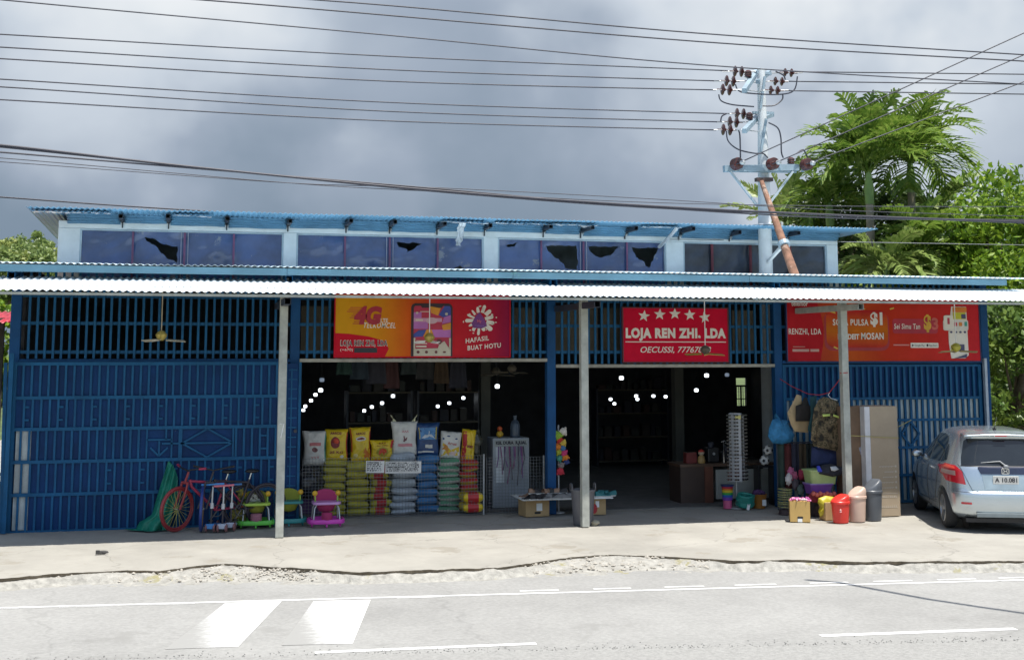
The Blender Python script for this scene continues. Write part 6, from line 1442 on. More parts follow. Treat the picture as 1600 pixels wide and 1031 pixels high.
for k, (px, py, c_) in enumerate(((1236, 738, (.40, .10, .20)), (1241, 744, (.36, .08, .14)), (1253, 742, (.28, .02, .05)), (1232, 748, (.40, .38, .38)), (1243, 757, (.05, .04, .05)), (1251, 765, (.06, .09, .08)))):
    p = at(px, py, -.8-.05*k); o = MB().ball((0, 0, 0), .075, 14, 10, (.8, .6, 1.1), lump=.6, seed=k+40).build('cloth_flower', M(f'flower_{k}', c_, .8, var=.3), loc=p, smooth=180); tag(o, ('pink', 'rosy', 'dark red', 'whitish', 'blackish', 'dull green')[k]+' cloth bundle among dim goods at the foot of the blue gate', 'cloth bundle')
dm = thing('dress_stand', 'dim stand of dark dresses hanging against the right blue gate', 'clothes', (at(1245, 740, -.4).x, -.4, .004))
for k in range(5): MB().grid(lambda u, v, k=k: (-.28+.13*k+(u-.5)*.13, .03*math.sin(u*8+k), .35+.75*v), 8, 6).build('dress', M(f'dim_dress_{k}', ((.03, .05, .04), (.10, .02, .02), (.03, .03, .05), (.07, .05, .03), (.02, .03, .03))[k], .9, var=.4), dm, smooth=180, solid=.03)
MB().tube([(-.36, 0, 1.12), (.34, 0, 1.12)], .012, 8).build('rail', dark_steel, dm)
for s_ in (-.36, .34): MB().tube([(s_, 0, 0), (s_, 0, 1.12)], .012, 8).build('upright', dark_steel, dm)
c = at(1331, 770, -1.3); t = thing('drum_bag', 'dark red round bag behind the right canopy post', 'bag', (c.x, -1.15, .004)); zt_ = at(1331, 744, -1.3).z
MB().lathe([(.15, 0), (.165, .03), (.17, zt_*.82), (.14, zt_*.97), (.05, zt_)], 24).build('body', M('crimson_fabric', (.34, .015, .05), .75, var=.25), t, smooth=60); MB().tube([(-.1, -.1, zt_*.9), (0, -.14, zt_+.02), (.1, -.1, zt_*.9)], .012, 8).build('handle', dk_red, t)
def swingbin(label, px, pyb, pyt, wpx, Y, mat, trim, rz):
    p = at(px, pyb, Y); zt_ = at(px, pyt, Y).z; r_ = wpx/2*.0104
    t = thing('swing_bin', label, 'bin', (p.x, Y, .003), rz, 'swing top bins in the sun')
    hb = zt_*.66
    MB().lathe([(r_*.80, 0), (r_*.82, .01), (r_*.95, hb-.002), (r_*.90, hb-.002)], 32, sy=.85).build('tub', mat, t, smooth=40)
    MB().lathe([(r_*.97, hb), (r_*1.03, hb+.004), (r_*1.03, hb+.035), (r_*.97, hb+.045)], 32, sy=.85).build('rim', trim, t, smooth=30)
    def dome(u, v):
        a = 2*math.pi*u; q = math.cos(math.pi/2*v)
        x, y = r_*.96*math.cos(a)*q**.55, r_*.82*math.sin(a)*q**.55
        return (x, y, hb+.045+(zt_-hb-.045)*math.sin(math.pi/2*v)*(.62+.38*x/r_ if x < 0 else 1) if v < 1 else zt_*.93)
    def wedge(u, v):
        a = 2*math.pi*u; q = 1-v
        x, y = r_*.96*math.cos(a)*(1-.75*v**3), r_*.82*math.sin(a)*(1-.45*v**3)
        H_ = (zt_-hb-.045)*(.25+.75*min(1, max(0, (x/r_+.95)/1.25)))
        if x > .45*r_: H_ *= 1-.5*((x/r_-.45)/.5)**2*(1-v)
        return (x+.2*r_*v, y, hb+.045+H_*math.sin(math.pi/2*min(1, v*1.02)))
    mb = MB().grid(wedge, 32, 10); mb.f.append(tuple(10*33+k for k in range(32))); mb.m.append(0)
    mb.build('swing_lid', mat, t, smooth=50)
    return t
rbm = M('red_bin_plastic', (.62, .035, .025), .35, var=.06); bbm = M('beige_bin_plastic', (.56, .40, .32), .4, var=.05); gbm = M('slate_bin_plastic', (.085, .095, .11), .4, var=.08)
b_ = swingbin('red swing top bin with a small white mark, left of the beige bin', 1314, 819, 772, 30, -2.12, rbm, rbm, R(10))
MB().lathe([(.02, 0), (.012, .03), (.02, .035), (.0, .06)], 8).build('mark', M('mark_pale_red', (.60, .30, .28), .5), b_, loc=(-.075, -.095, .17))
swingbin('beige swing top bin between the red and dark grey bins', 1340, 819, 760, 30, -2.06, bbm, bbm, R(8)); swingbin('tall dark grey swing top bin in front of the big carton', 1365, 816.5, 748, 31, -1.98, gbm, gbm, R(12))
# the tall appliance carton
a, b, _, zt_ = R4(1352.5, 635, 1404, 806, -1.62); 
tc_ = thing('tall_carton', 'tall grey-brown appliance carton standing beside the car, tied with yellow string', 'box', ((a+b)/2, -1.38, .004)); w_ = b-a
MB().bb(-w_/2+.10, w_/2, -.25, .25, 0, zt_).build('carton', card2, tc_, bevel=.006); MB().bb(-w_/2, -w_/2+.097, -.252, -.10, 0.01, zt_-.004).build('corner_foam', M('foam_white', (.55, .55, .56), .7), tc_, bevel=.006); MB().bb(-w_/2-.26, -w_/2+.094, -.095, .25, 0, zt_-.01).build('shaded_side', M('shaded_cardboard', (.17, .11, .07), .85, var=.25), tc_)  # left side of the carton, its colour darkened to stand for shade
mk = M('carton_print', (.46, .42, .36), .7); mb = MB(); rg = random.Random(6)
for k in range(5):
    z = .80-.085*k; L_ = (.26, .17, .20, .24, .22)[k]; mb.bb(w_/2-.10-L_, w_/2-.10, -.253, -.2505, z-.004, z+.004)
    for q in range(5): mb.bb(w_/2-.10-L_+q*L_/5, w_/2-.10-L_+q*L_/5+.02, -.254, -.2505, z-.012, z-.004)
    mb.prism(ell(w_/2-.065, z, .018, .018, 12), -.253, -.2505)
mb.build('care_marks', mk, tc_)
mb = MB(); mb.bb(w_/2-.36, w_/2-.04, -.253, -.2505, .36, .366)
for q in range(9): x = w_/2-.36+.035*q; mb.bb(x, x+.022, -.253, -.2505, .30, .302+.03*rg.random()).bb(x, x+.006, -.2535, -.2505, .30, .335)
for q in range(8): x = w_/2-.34+.037*q; mb.bb(x, x+.026, -.253, -.2505, .14, .147).bb(x, x+.007, -.2535, -.2505, .14, .175)
mb.build('print', mk, tc_)
MB().bb(-w_/2+.14, -w_/2+.24, -.253, -.2505, .02, .10).build('tape', M('tape_brown', (.24, .14, .09), .5), tc_)
zs = at(1380, 681, -1.65).z
o = MB().tube([(px_x[2]+.06, -1.70, zs+.02), ((a+b)/2-w_/2, -1.645, zs), ((a+b)/2, -1.648, zs-.02), ((a+b)/2+w_/2+.008, -1.64, zs-.035), ((a+b)/2+w_/2+.008, -1.12, zs-.02), (12.55, -.06, zs+.16)], .006, 6).build('string', M('yellow_string', (.42, .36, .12), .8)); tag(o, 'thin yellow string round the tall carton to the right gate', 'string')

# ------------------------------------------------------------------ power pole rising through the roofs
YP = 4.95
pb, pt = at(1197, 436, YP), at(1186, 108, YP)
pole = thing('power_pole', 'tall whitish power pole rising through the upper roof with crossarms of brown insulators', 'power pole', (pb.x, YP, 0))
pole_m = M('pole_white', (.60, .62, .63), .5, var=.14, scale=3, wear=(.34, .40, .44), wear_t=.64, wear_s=6); arm_m = M('arm_blue_grey', (.26, .34, .40), .5, var=.2)
ox = pb.x
def zp(y): return at(1190, y, YP).z
ztp = pt.z
MB().lathe([(.165, 0), (.155, 4.2), (.145, zp(345)), (.12, zp(250)), (.10, zp(190)), (.085, ztp)], 20).build('shaft', pole_m, pole, smooth=50)
MB().lathe([(.145, 0), (.33, -.03), (.33, -.045), (.145, -.02)], 24, (0, 0, zp(350))).build('collar', pole_m, pole, smooth=30)
MB().bb(-.30, -.17, -.30, .30, 4.0, 4.05)
ins_m = M('insulator_brown', (.075, .022, .018), .25, var=.25, coat=.4)
def W3(px, py, Y): p = at(px, py, Y); return Vector((p.x-ox, p.y-YP, p.z))
def arm(a, b, w=.08): return MB().bar(W3(*a), W3(*b), w).build('crossarm', arm_m, pole)
# top frame runs mostly away from the street; lower frame likewise; third arm along the shopfront
arm((1163, 142, YP-1.1), (1184, 110, YP+.9), .10); arm((1184, 128, YP-.1), (1202, 113, YP+1.0), .09); MB().bar(W3(1182, 113, YP), W3(1205, 116, YP), .06).build('crossarm', arm_m, pole)
arm((1163, 205, YP-1.0), (1188, 178, YP+.8), .10); MB().bar(W3(1176, 176, YP), W3(1209, 177, YP), .05).build('crossarm', arm_m, pole); arm((1190, 186, YP), (1207, 180, YP+.8), .08)
MB().bar(W3(1188, 170, YP-.11), W3(1195, 120, YP-.11), .05).build('brace', arm_m, pole); MB().bar(W3(1189, 237, YP-.12), W3(1197, 186, YP-.12), .05).build('brace', arm_m, pole)
MB().bar(W3(1131, 264, YP-.16), W3(1247, 262, YP-.16), .12, .14).build('crossarm', arm_m, pole); MB().bar(W3(1156, 268, YP-.16), W3(1244, 269, YP-.16), .04).build('crossarm', arm_m, pole)
MB().bar(W3(1141, 268, YP-.2), W3(1184, 322, YP-.15), .045).build('brace', M('brace_pale', (.40, .46, .50), .5), pole); MB().bar(W3(1239, 268, YP-.2), W3(1201, 320, YP-.15), .045).build('brace', M('brace_pale', (.4, .46, .5), .5), pole)
MB().bar(W3(1181, 281, YP-.22), W3(1206, 281, YP-.22), .14, .08).build('clamp', M('clamp_brown', (.06, .035, .03), .6), pole)
def discs(px, py, Y, n_, along, r_=.12, gap=.20):
    """a string of disc insulators whose discs face along the given axis"""
    c = W3(px, py, Y); A = {'x': Vector((1, 0, 0)), 'y': Vector((0, 1, 0)), 'z': Vector((0, 0, 1))}[along]; o = None
    mb = MB()
    for k in range(n_):
        q = c+A*gap*(k-(n_-1)/2)
        mb.tube([q-A*.035, q-A*.016, q-A*.008, q+A*.004, q+A*.02, q+A*.055], [.03, r_*.9, r_, r_*.8, .045, .03], 18)
    mb.tube([c-A*(gap*n_/2+.06), c+A*(gap*n_/2+.06)], .014, 6)
    mb.build('insulator', ins_m, pole, smooth=40)
INS = [(1154, 112, YP+.5), (1141, 127, YP-.1), (1135, 140.5, YP-.7), (1232, 114, YP+.5), (1217, 127.5, YP-.1), (1210, 141.5, YP-.7), (1157, 178, YP+.5), (1146, 191, YP-.1), (1136, 203, YP-.7)]
for x, y, Y in INS:
    discs(x, y, Y, 2, 'x', .125 if x < 1200 else .10, .16)
    MB().tube([W3(x-(26 if x < 1200 else 18), y+.3, Y), W3(x+(26 if x < 1200 else 22), y, Y)], .013, 6).build('fitting', M('fitting_pale', (.5, .5, .5), .4, .5), pole)
    MB().tube([W3(x+(24 if x < 1190 else -18), y, Y), W3(1186, y+3, YP)], .012, 6).build('fitting', M('fitting_pale', (.5, .5, .5), .4, .5), pole)
for x, y in ((1149, 257), (1205, 257), (1258, 258)):
    c = W3(x, y, YP-.3); mb = MB()
    for k in range(4): q = c+Vector((0, -.05*k, 0)); mb.tube([q, q+Vector((0, -.03, 0))], [.135, .12], 18)
    mb.tube([c+Vector((0, .1, 0)), c+Vector((0, -.28, 0))], .035, 8); mb.build('insulator', ins_m, pole, smooth=40)
    MB().ball(c+Vector((.03, -.30, 0)), .06, 10, 8, (1.1, 1, .9)).build('fitting', M('fitting_pale', (.5, .5, .5), .4, .5), pole, smooth=180)
    MB().bar(c+Vector((0, .12, -.02)), c+Vector((0, .12, -.14)), .05).build('fitting', arm_m, pole)
for x, y in ((1169, 118), (1236, 254), (1171, 184)):
    c = W3(x, y+4, YP-.1); MB().lathe([(.04, 0), (.09, .03), (.07, .05), (.09, .08), (.07, .10), (.09, .13), (.04, .17)], 14, c).build('insulator', ins_m, pole, smooth=30); MB().bar(c+Vector((0, 0, -.07)), c, .03).build('fitting', arm_m, pole)
def jump(pts, Y=YP-.3):
    P = [W3(x, y, Y) for x, y in pts]; o = []
    for i in range(len(P)-1):
        for k in range(5):
            t = k/5; p0, p1, p2, p3 = P[max(i-1, 0)], P[i], P[i+1], P[min(i+2, len(P)-1)]
            o.append(.5*((2*p1)+(p2-p0)*t+(2*p0-5*p1+4*p2-p3)*t*t+(3*p1-p0-3*p2+p3)*t**3))
    MB().tube(o+[P[-1]], .016, 6).build('jumper', cable_m, pole)
for j in (((1123, 148), (1127, 158), (1145, 164), (1178, 167)), ((1149, 132), (1154, 142), (1170, 146), (1215, 148), (1240, 142), (1246, 120)), ((1192, 166), (1210, 165), (1222, 156), (1223, 148)), ((1135, 205), (1138, 221), (1154, 234), (1180, 240), (1192, 240), (1200, 247)), ((1153, 203), (1156, 212), (1157, 250)), ((1201, 192), (1215, 200), (1220, 215), (1221, 238), (1224, 247)), ((1245, 240), (1254, 234), (1259, 240), (1262, 248)), ((1126, 190), (1128, 182), (1135, 178)), ((1212, 112), (1224, 118), (1227, 125))):
    jump(j)
# rusty strut bracing the pole
a, b = at(1190, 284, YP-.3), at(1244, 436, 3.0)
d = (b-a).normalized(); b2 = b+d*.25
t = thing('rusty_strut', 'rusty brown raking pole bracing the whitish power pole from the lower roof', 'pole', (b.x, b.y, b.z))
MB().tube([a-t.location, a.lerp(b, .5)-t.location, b2-t.location], [.05, .078, .10], 16).build('shaft', M('rust', (.22, .115, .075), .9, var=.4, scale=6, bump=.4, bscale=25, wear=(.36, .25, .19), wear_t=.55, wear_s=4), t, smooth=50)
c = at(1236, 390, 3.7); q = a.lerp(b, .66); MB().tube([q-d*.05-t.location, q+d*.05-t.location], .125, 16).build('clamp', arm_m, t); MB().bar(q-t.location, at(1200, 409, YP-.16)-t.location, .06).build('link', pole_m, t)

# ------------------------------------------------------------------ overhead cables
def cable(label, pts, r=.014, m=None, sag=.0, group=None):
    """pts: (px, py, Y) anchors in the place; a smooth hanging curve through them"""
    P = [at(*p) for p in pts]
    if len(P) == 2:
        P = [P[0].lerp(P[1], k/24)+Vector((0, 0, -sag*4*(k/24)*(1-k/24))) for k in range(25)]
    elif len(P) > 2:
        o = []
        for i in range(len(P)-1):
            for k in range(10):
                t_ = k/10; p0, p1, p2, p3 = P[max(i-1, 0)], P[i], P[i+1], P[min(i+2, len(P)-1)]
                o.append(.5*((2*p1)+(p2-p0)*t_+(2*p0-5*p1+4*p2-p3)*t_*t_+(3*p1-p0-3*p2+p3)*t_**3))
        P = o+[P[-1]]
    o = MB().tube(P, r, 6).build('power_cable', m or cable_m, smooth=180)
    return tag(o, label, 'cable', group or 'overhead cables')
for i, (y0, ym, x1, y1, Y) in enumerate(((54, 88, 1137, 111, YP+.5), (74, 109, 1124, 127, YP-.1), (92, 127, 1118, 141, YP-.7), (124, 160, 1140, 178, YP+.5), (136, 174, 1128, 191, YP-.1), (156, 189, 1119, 203.5, YP-.7))):
    cable(f'thin cable from the left frame edge to the power pole, {("uppermost","second","third","fourth","fifth","lowest")[i]} of six', [(-340, y0-19, Y), (0, y0, Y), (600, ym, Y), (x1, y1, Y)])
for i, (y0, y1, Y) in enumerate(((112.5, 116.5, YP+.5), (127.5, 132, YP-.1), (142, 147.5, YP-.7))):
    cable(f'thin cable running right from the pole top, {("upper","middle","lower")[i]} of three', [((1241, 1232, 1226)[i], y0, Y), (1600, y1, Y), (1900, y1+4, Y)])
for i, pts in enumerate((((-200, -35, -1.5), (488, 0, -1.5), (1100, 53, -1.5), (1600, 86, -1.5), (1900, 104, -1.5)), ((-200, -30, -2), (310, 0, -2), (1100, 66, -2), (1600, 96, -2), (1900, 112, -2)), ((-200, -22, 1), (0, 0, 1), (600, 55, 1), (1100, 102, 1), (1600, 132, 1), (1900, 147, 1)))):
    cable(('topmost cable crossing the whole sky', 'second cable crossing the whole sky from the top', 'long cable crossing the sky and passing the very top of the pole')[i], list(pts), .012)
for i, (a, b) in enumerate((((1150, 257, 4.4), (1600, 52, 3.2)), ((1206, 257, 4.4), (1600, 86, 3.4)), ((1259, 257, 4.4), (1600, 128, 3.6)))):
    x2, y2 = b[0]+(b[0]-a[0])*.5, b[1]+(b[1]-a[1])*.5; A, B = at(*a), at(*b); E = B+(B-A)*.5
    P = [A.lerp(E, k/20) for k in range(21)]
    tag(MB().tube(P, .014, 6).build('power_cable', cable_m, smooth=180), f'cable slanting up to the right from the pole crossarm, {("leftmost","middle","rightmost")[i]} of three', 'cable', 'overhead cables')
tw = MB(); YB = -1.2
pts = [(-300, 199, YB), (0, 227, YB), (300, 261, YB), (670, 297, YB), (1000, 321, YB), (1300, 336, YB), (1600, 347, YB), (1900, 356, YB)]
cable('thickest black cable of the low bundle over the clerestory roof', pts, .020)
cable('second black cable twisted beside the thickest one over the clerestory roof', [(x, y+1.5+1.5*math.sin(k*2.1), Y) for k, (x, y, Y) in enumerate(pts)], .014)
cable('black cable of the low bundle starting slightly lower at the left frame edge', [(-300, 214, YB), (0, 238, YB), (300, 263, YB), (670, 294, YB), (1000, 323, YB), (1300, 340, YB), (1600, 344, YB), (1900, 349, YB)], .014)
cable('thin grey cable under the low bundle, upper of two', [(-300, 228, YB), (0, 247, YB), (450, 286, YB), (670, 299, YB), (1000, 316, YB), (1300, 322, YB), (1600, 323, YB), (1900, 322, YB)], .007)
cable('thin grey cable under the low bundle, lower of two', [(-300, 236, YB), (0, 253, YB), (450, 286, YB), (670, 293, YB), (1000, 310, YB), (1300, 328, YB), (1600, 338, YB), (1900, 346, YB)], .007)
cable('lone thin cable low at the left, running behind the upper roof', [(-300, 286, 12), (0, 308, 12), (240, 325, 12), (560, 343, 12), (900, 358, 12)], .02)
cable('lone thin pale cable passing low before the palm trees', [(1040, 374, 5.2), (1310, 378, 6), (1600, 383, 6), (1900, 388, 6)], .009, M('cable_grey', (.25, .26, .27), .5))
# a cable high above the street, out of the picture, throws the curved shadow on the asphalt
def lift(px, py, h): return gr(px, py, -.12)+sv*(h/sv.z)
P = [lift(*q) for q in ((1262, 905, 7.5), (1310, 909, 7.45), (1380, 922, 7.4), (1450, 935, 7.4), (1530, 947, 7.4), (1600, 957, 7.5), (1760, 976, 7.7), (2000, 1000, 8.2))]
o = []
for i in range(len(P)-1):
    for k in range(5): o.append(P[i].lerp(P[i+1], k/5))
tag(MB().tube([P[0]+sv*3.0, P[0]+sv*.15]+o[1:]+[P[-1]], .045, 6).build('power_cable', cable_m, smooth=180), 'cable above the street whose curved shadow lies on the asphalt at right', 'cable', 'overhead cables')

# ------------------------------------------------------------------ plants
def leaf_mat(name, dark, mid, light, scale=1.2, trans=.3):
    m = bpy.data.materials.new(name); m.use_nodes = True; n, l = m.node_tree.nodes, m.node_tree.links
    p = n['Principled BSDF']; p.inputs['Roughness'].default_value = .42; p.inputs['Specular IOR Level'].default_value = .4
    tc = n.new('ShaderNodeTexCoord'); a = n.new('ShaderNodeTexNoise'); a.inputs['Scale'].default_value = scale; a.inputs['Detail'].default_value = 8; a.inputs['Roughness'].default_value = .8
    l.new(tc.outputs['Object'], a.inputs['Vector'])
    cr = n.new('ShaderNodeValToRGB'); e = cr.color_ramp.elements; e[0].position = .34; e[0].color = (*dark, 1); e[1].position = .68; e[1].color = (*light, 1); x = e.new(.5); x.color = (*mid, 1)
    l.new(a.outputs[0], cr.inputs[0]); l.new(cr.outputs[0], p.inputs['Base Color'])
    t = n.new('ShaderNodeBsdfTranslucent'); l.new(cr.outputs[0], t.inputs[0]); mx = n.new('ShaderNodeMixShader'); mx.inputs[0].default_value = trans
    l.new(p.outputs[0], mx.inputs[1]); l.new(t.outputs[0], mx.inputs[2]); l.new(mx.outputs[0], n['Material Output'].inputs[0]); return m
bark = M('bark', (.16, .125, .09), .9, var=.35, scale=8, bump=.5, bscale=25)
def leaves(mb, c, rx, ry, rz_, n, size, rg, upb=.3):
    c = Vector(c)
    for k in range(n):
        d = Vector((rg.gauss(0, 1), rg.gauss(0, 1), rg.gauss(0, 1))).normalized(); q = rg.random()**.38
        p = c+Vector((d.x*rx*q, d.y*ry*q, d.z*rz_*q))
        nrm = (d*.5+Vector((rg.gauss(0, .6), rg.gauss(0, .6), rg.gauss(0, .6)+upb))).normalized()
        ref = Vector((rg.gauss(0, 1), rg.gauss(0, 1), rg.gauss(0, 1)-.6)); u = (ref-nrm*ref.dot(nrm)).normalized(); v = nrm.cross(u)
        L_ = size*rg.uniform(.7, 1.35); w_ = L_*.26
        mb.add([p-u*L_*.5, p+v*w_-nrm*w_*.3, p+u*L_*.5-nrm*L_*.12, p-v*w_-nrm*w_*.3], [(0, 1, 2), (0, 2, 3)])
def broad_tree(name, label, x, y, h, r, mat, seed, nclump=40, nleaf=110, size=.2, z0=0.0, crown0=.25, group='leafy trees around the shop', flat=.8, csize=.34, trunk_r=.12):
    rg = random.Random(seed); t = thing(name, label, 'tree', (x, y, z0), group=group)
    tb = MB(); tb.tube([(0, 0, -.3), (rg.gauss(0, .06), rg.gauss(0, .06), h*.3), (rg.gauss(0, .12), rg.gauss(0, .12), h*.6), (0, 0, h*.8)], [trunk_r*1.3, trunk_r, trunk_r*.7, trunk_r*.3], 9)
    lb = MB(); zc_ = h*(crown0+(1-crown0)/2); hz_ = h*(1-crown0)/2
    for k in range(nclump):
        d = Vector((rg.gauss(0, 1), rg.gauss(0, 1), rg.gauss(0, 1))).normalized(); q = .35+.62*rg.random()**.6
        lump = 1+.35*mnoise.noise(d*1.7+Vector((seed, 0, 0)))
        c = Vector((d.x*r*q*lump, d.y*r*q*lump, zc_+d.z*hz_*q*lump))
        cs = r*csize*rg.uniform(.6, 1.2)
        leaves(lb, c, cs, cs, cs*flat, nleaf, size, rg)
        if k % 3 == 0: tb.tube([(0, 0, h*.35+.1*(k % 5)), c*.6+Vector((0, 0, h*.12)), c], [trunk_r*.4, trunk_r*.22, trunk_r*.08], 5)
    tb.build('trunk', bark, t, smooth=60); lb.build('crown', mat, t)
    return t
def frond(mb, base, az, el, L, droop, rg, nl=26, wmax=.62, lw=.05, twist=.0):
    pts = []; p = Vector(base); e = el
    for k in range(13):
        pts.append(p.copy()); d = Vector((math.cos(az)*math.cos(e), math.sin(az)*math.cos(e), math.sin(e))); p += d*L/12; e -= droop/12*(.5+k/8)
    mb.tube(pts, [.028*(1-k/13)+.004 for k in range(13)], 5)
    for k in range(nl):
        t_ = .16+.84*k/nl; i = min(11, int(t_*12)); f = t_*12-i; q = pts[i].lerp(pts[i+1], f); tan = (pts[i+1]-pts[i]).normalized()
        side = tan.cross(Vector((0, 0, 1)))
        if side.length < .1: side = Vector((math.sin(az), -math.cos(az), 0))
        side.normalize(); upv = side.cross(tan).normalized()
        ll = wmax*(math.sin(math.pi*min(1, t_*.75+.22))**.7)*rg.uniform(.85, 1.1)
        for s_ in (-1, 1):
            d = (side*s_*.74+tan*.72+upv*(.36+rg.gauss(0, .16))).normalized(); m_ = q+d*ll*.5; e_ = q+d*ll+Vector((0, 0, -ll*(.22+.12*rg.random())))
            wv = (tan*.8+upv*.25).normalized()*lw*rg.uniform(.7, 1.2)
            mb.add([q-wv*.4, q+wv*.4, m_+wv*.6, e_+wv*.1, e_-wv*.1, m_-wv*.6], [(0, 1, 2, 5), (5, 2, 3, 4)])
palm_leaf = leaf_mat('palm_leaf', (.04, .10, .014), (.13, .22, .03), (.40, .46, .11), 7, .40); palm_old = leaf_mat('palm_leaf_pale', (.09, .15, .03), (.20, .28, .07), (.42, .44, .18), 7, .3)
shaft_g = M('palm_shaft_green', (.17, .26, .07), .5, var=.2); ptrunk = M('palm_trunk', (.22, .19, .14), .85, var=.3, scale=4, bump=.3, bscale=14)
def palm(label, px, pyc, Y, L, nf, seed, mat, tr=.11, el0=1.35, spread=1.1, droop=1.1, pxb=None, wmax=.62, shaft=.9, nl=17, lw=.13):
    rg = random.Random(seed); c = at(px, pyc, Y); t = thing('palm_tree', label, 'palm tree', (c.x, Y, 0), group='palm trees behind the shop')
    H_ = c.z; bx = (at(pxb, 436, Y).x-c.x) if pxb else 0
    MB().tube([(bx, 0, -.3), (bx*.6, 0, H_*.5), (0, 0, H_-shaft)], [tr*1.3, tr*1.05, tr*.95], 12).build('trunk', ptrunk, t, smooth=60)
    MB().tube([(0, 0, H_-shaft-.02), (0, 0, H_-shaft*.55), (0, 0, H_+.05)], [tr*1.05, tr*1.25, tr*.5], 12).build('crownshaft', shaft_g, t, smooth=60)
    for k in range(nf):
        mb = MB(); az = k*2.399+rg.gauss(0, .15); q = k/nf
        frond(mb, (0, 0, H_-.05), az, el0-spread*q+rg.gauss(0, .08), L*rg.uniform(.85, 1.1), droop*(.5+.9*q), rg, nl=nl, wmax=wmax*rg.uniform(.9, 1.15), lw=lw)
        mb.build('frond', mat, t)
    return t
palm('tallest palm with upright fronds and a green shaft behind the power pole', 1357, 268, 11, 2.25, 26, 1, palm_leaf, el0=1.6, spread=1.1, droop=1.15, wmax=.95, nl=20, lw=.105)
palm('palm with long drooping fronds right of the tallest palm', 1422, 252, 12, 2.3, 22, 5, palm_leaf, el0=1.55, spread=1.35, droop=1.9, wmax=1.1, nl=20, lw=.095)
palm('short palm with pale splayed fronds left of the tallest palm', 1296, 316, 13, 1.7, 14, 8, palm_leaf, el0=1.2, spread=1.3, droop=1.2, shaft=.7)
palm('low pale palm whose fan shows beside the power pole', 1228, 345, 16, 2.0, 14, 12, palm_old, el0=1.4, spread=1.5, droop=.5, wmax=.5)
palm('small dark palm low among the bushes under the tallest palms', 1440, 390, 9.5, 1.6, 16, 14, palm_leaf, el0=1.4, spread=1.5, droop=1.5)
palm('small palm with pale arching fronds between the bushes at the roof edge', 1385, 418, 9, 1.5, 14, 17, palm_old, el0=1.2, spread=1.3, droop=1.6)
palm('drooping pale palm just above the lower roof at right', 1465, 330, 13, 2.0, 14, 21, palm_old, el0=.9, spread=1.5, droop=1.6)
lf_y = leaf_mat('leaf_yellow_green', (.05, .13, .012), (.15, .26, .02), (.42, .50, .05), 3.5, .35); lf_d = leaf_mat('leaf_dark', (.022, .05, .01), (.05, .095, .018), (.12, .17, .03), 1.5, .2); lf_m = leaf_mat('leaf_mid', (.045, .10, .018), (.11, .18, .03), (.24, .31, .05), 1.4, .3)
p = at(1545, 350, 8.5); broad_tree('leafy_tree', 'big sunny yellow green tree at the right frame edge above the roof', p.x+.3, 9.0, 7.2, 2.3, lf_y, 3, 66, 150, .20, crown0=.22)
p = at(1600, 400, 6); broad_tree('leafy_tree', 'mid green tree partly outside the right frame edge', p.x+.9, 6.5, 6.2, 1.9, lf_y, 4, 54, 140, .19, crown0=.2)
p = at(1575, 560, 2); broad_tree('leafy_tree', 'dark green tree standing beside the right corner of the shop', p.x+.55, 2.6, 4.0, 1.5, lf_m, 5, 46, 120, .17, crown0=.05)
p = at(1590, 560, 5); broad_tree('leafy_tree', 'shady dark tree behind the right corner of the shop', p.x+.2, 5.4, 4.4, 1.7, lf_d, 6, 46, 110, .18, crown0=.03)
p = at(1570, 640, 3.4); broad_tree('shrub', 'glossy low shrub at the right corner behind the car', p.x+.5, 3.6, 2.0, 1.1, lf_d, 61, 30, 110, .16, crown0=.0)
p = at(1340, 400, 15); broad_tree('leafy_tree', 'dark dense tree behind the short palm', p.x-.2, 15, 8.3, 2.2, lf_d, 7, 60, 130, .2, crown0=.3)
p = at(1420, 400, 16); broad_tree('leafy_tree', 'dark dense tree behind the two tall palms', p.x+.2, 16, 8.3, 2.6, lf_d, 8, 64, 130, .22, crown0=.3)
p = at(1270, 360, 18); broad_tree('leafy_tree', 'olive green tree right behind the power pole', p.x, 18, 7.8, 1.9, lf_m, 9, 40, 110, .2, crown0=.3)
p = at(1345, 420, 11.5); broad_tree('shrub', 'bright green bush at the right end of the clerestory', p.x-.1, 11.5, 5.3, 1.3, lf_y, 10, 34, 110, .2, crown0=.4)
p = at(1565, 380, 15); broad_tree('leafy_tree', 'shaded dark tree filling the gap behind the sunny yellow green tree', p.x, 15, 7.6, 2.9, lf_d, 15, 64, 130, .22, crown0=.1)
p = at(1500, 400, 13); broad_tree('leafy_tree', 'mid green tree between the drooping palm and the yellow green tree', p.x, 13.5, 6.0, 1.8, lf_m, 13, 44, 120, .2, crown0=.2)
lf_hz = leaf_mat('hazy_leaf', (.09, .14, .05), (.17, .24, .07), (.30, .36, .10), 2.5, .35); lf_hz2 = leaf_mat('hazy_leaf_yellow', (.13, .17, .05), (.26, .31, .08), (.42, .45, .13), 2.5, .35)  # far leaf colours lightened for haze and to offset self-shading
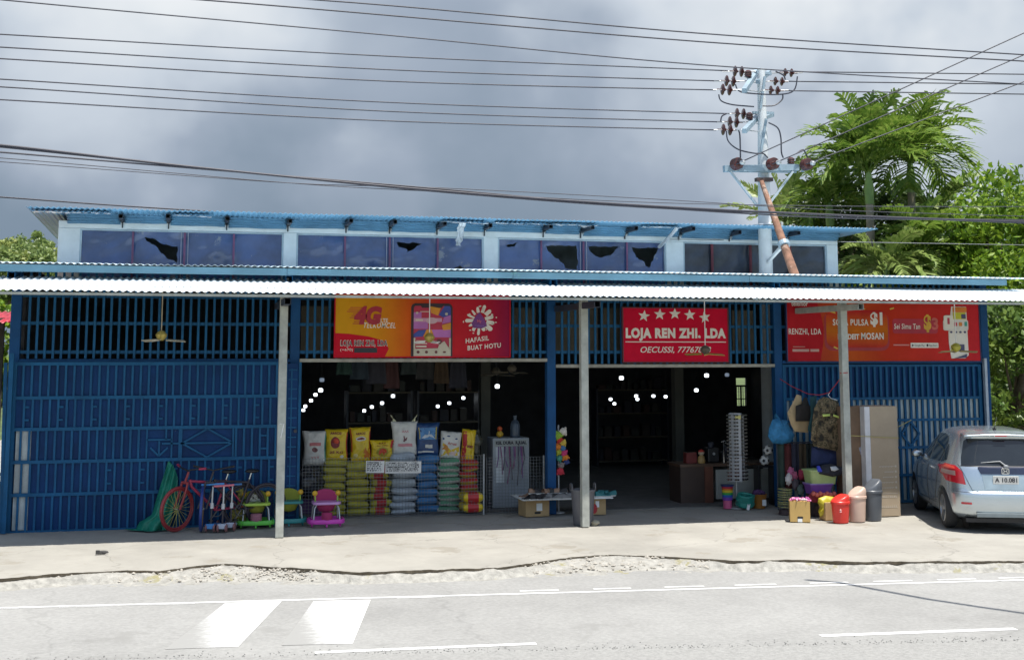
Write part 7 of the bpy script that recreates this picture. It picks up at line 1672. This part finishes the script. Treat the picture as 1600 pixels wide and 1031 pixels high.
# wooded hill far off at the left
hill = MB().grid(lambda u, v: (-130+150*u, 70+90*v, -1+12.5*math.sin(math.pi*min(1, v*.9+.02))*(1-.85*u)*(.8+.3*nz(u*4, v*3))), 30, 20).build('hill', M('hill_grass', (.06, .10, .03), .95, var=.4, scale=.2, bump=.5, bscale=1.5), smooth=180); struct(hill)
HT = [(-6, 402, 62, 4.0, lf_m), (12, 392, 64, 4.2, lf_m), (30, 380, 66, 4.4, lf_m), (50, 388, 68, 4.0, lf_y), (72, 395, 66, 4.2, lf_m), (88, 400, 64, 4.2, lf_m), (40, 404, 60, 3.2, lf_y), (66, 408, 59, 3.0, lf_y), (16, 410, 60, 3.2, lf_m), (-4, 372, 76, 3.8, lf_d), (24, 366, 78, 3.6, lf_d), (100, 406, 63, 3.4, lf_m), (112, 398, 70, 4, lf_m), (58, 378, 74, 3.5, lf_d), (-14, 356, 78, 3.4, lf_d)]
LBH = ['at the left frame edge', 'second from the left frame edge', 'tallest in the front row', 'yellowish one in the middle', 'right of the yellowish one', 'nearest the clerestory corner', 'low yellowish one in front', 'low yellowish one near the clerestory', 'low green one in front', 'dark one high at the left', 'dark one at the skyline', 'hidden by the clerestory corner', 'mostly behind the clerestory', 'dark one behind the tallest', 'dark crown at the top left of the hill']
for i, (px, py, Y, hh, m_) in enumerate(HT):
    p = at(px, py+5, Y); broad_tree('hill_tree', f'far tree on the wooded hill, {LBH[i]}', p.x, Y, hh*1.1, hh*.45, (lf_hz if i % 3 else lf_hz2), 100+i, 30, 70, .30, z0=p.z-hh*.9, crown0=.1, group='trees on the far hill', trunk_r=.2)
# neighbour's red roofed house seen past the left corner
nh = thing('neighbour_house', 'red roofed neighbouring house glimpsed past the left corner of the shop', 'house', (at(0, 520, 4.5).x-2.2, 4.5, 0))
def W4(px, py, Y): p = at(px, py, Y); return Vector((p.x-nh.location.x, Y-4.5, p.z))
zr0 = at(5, 504, 4.5).z; zrise = at(5, 487, 6.9).z-zr0
MB().grid(lambda u, v: (-3.0+5.35*u, -.1+2.6*v, zr0+zrise*v+.02*math.sin(u*5.35*2*math.pi/.12)), 260, 4).build('roof', M('red_roof', (.38, .03, .05), .5, var=.2), nh, smooth=180, solid=.005)
MB().bb(-3, 2.2, .5, .62, 0, zr0+.1).build('wall', M('dark_neighbour_wall', (.07, .065, .05), .9, var=.3), nh)
MB().bb(-3, 2.25, -.06, -.01, zr0-.12, zr0-.03).build('fascia', M('dark_fascia', (.05, .02, .02), .7), nh)
mb = MB()
for k in range(26):
    x = -1.0+.12*k; mb.bb(x, x+.03, -.02, .0, 1.5, zr0-.13)
for k in range(6): mb.bb(-1.05, 2.15, .002, .014, 1.6+.16*k, 1.63+.16*k)
mb.build('lattice', M('lattice_dark', (.05, .045, .03), .7), nh); MB().bb(-1.05, 2.15, -.03, .02, 0, 1.49).build('lower_wall', M('dark_neighbour_wall', (.07, .065, .05), .9), nh)
p = at(6, 470, 9); broad_tree('shrub', 'bright bush showing above the red roof at the left corner', p.x-.5, 9, 3.9, 1.0, lf_y, 77, 26, 90, .17, crown0=.3)
p = at(4, 548, 7); broad_tree('shrub', 'small sunlit bush behind the dark lattice at the left corner', p.x-.3, 7.6, 2.9, .8, lf_y, 78, 18, 80, .15, crown0=.5)
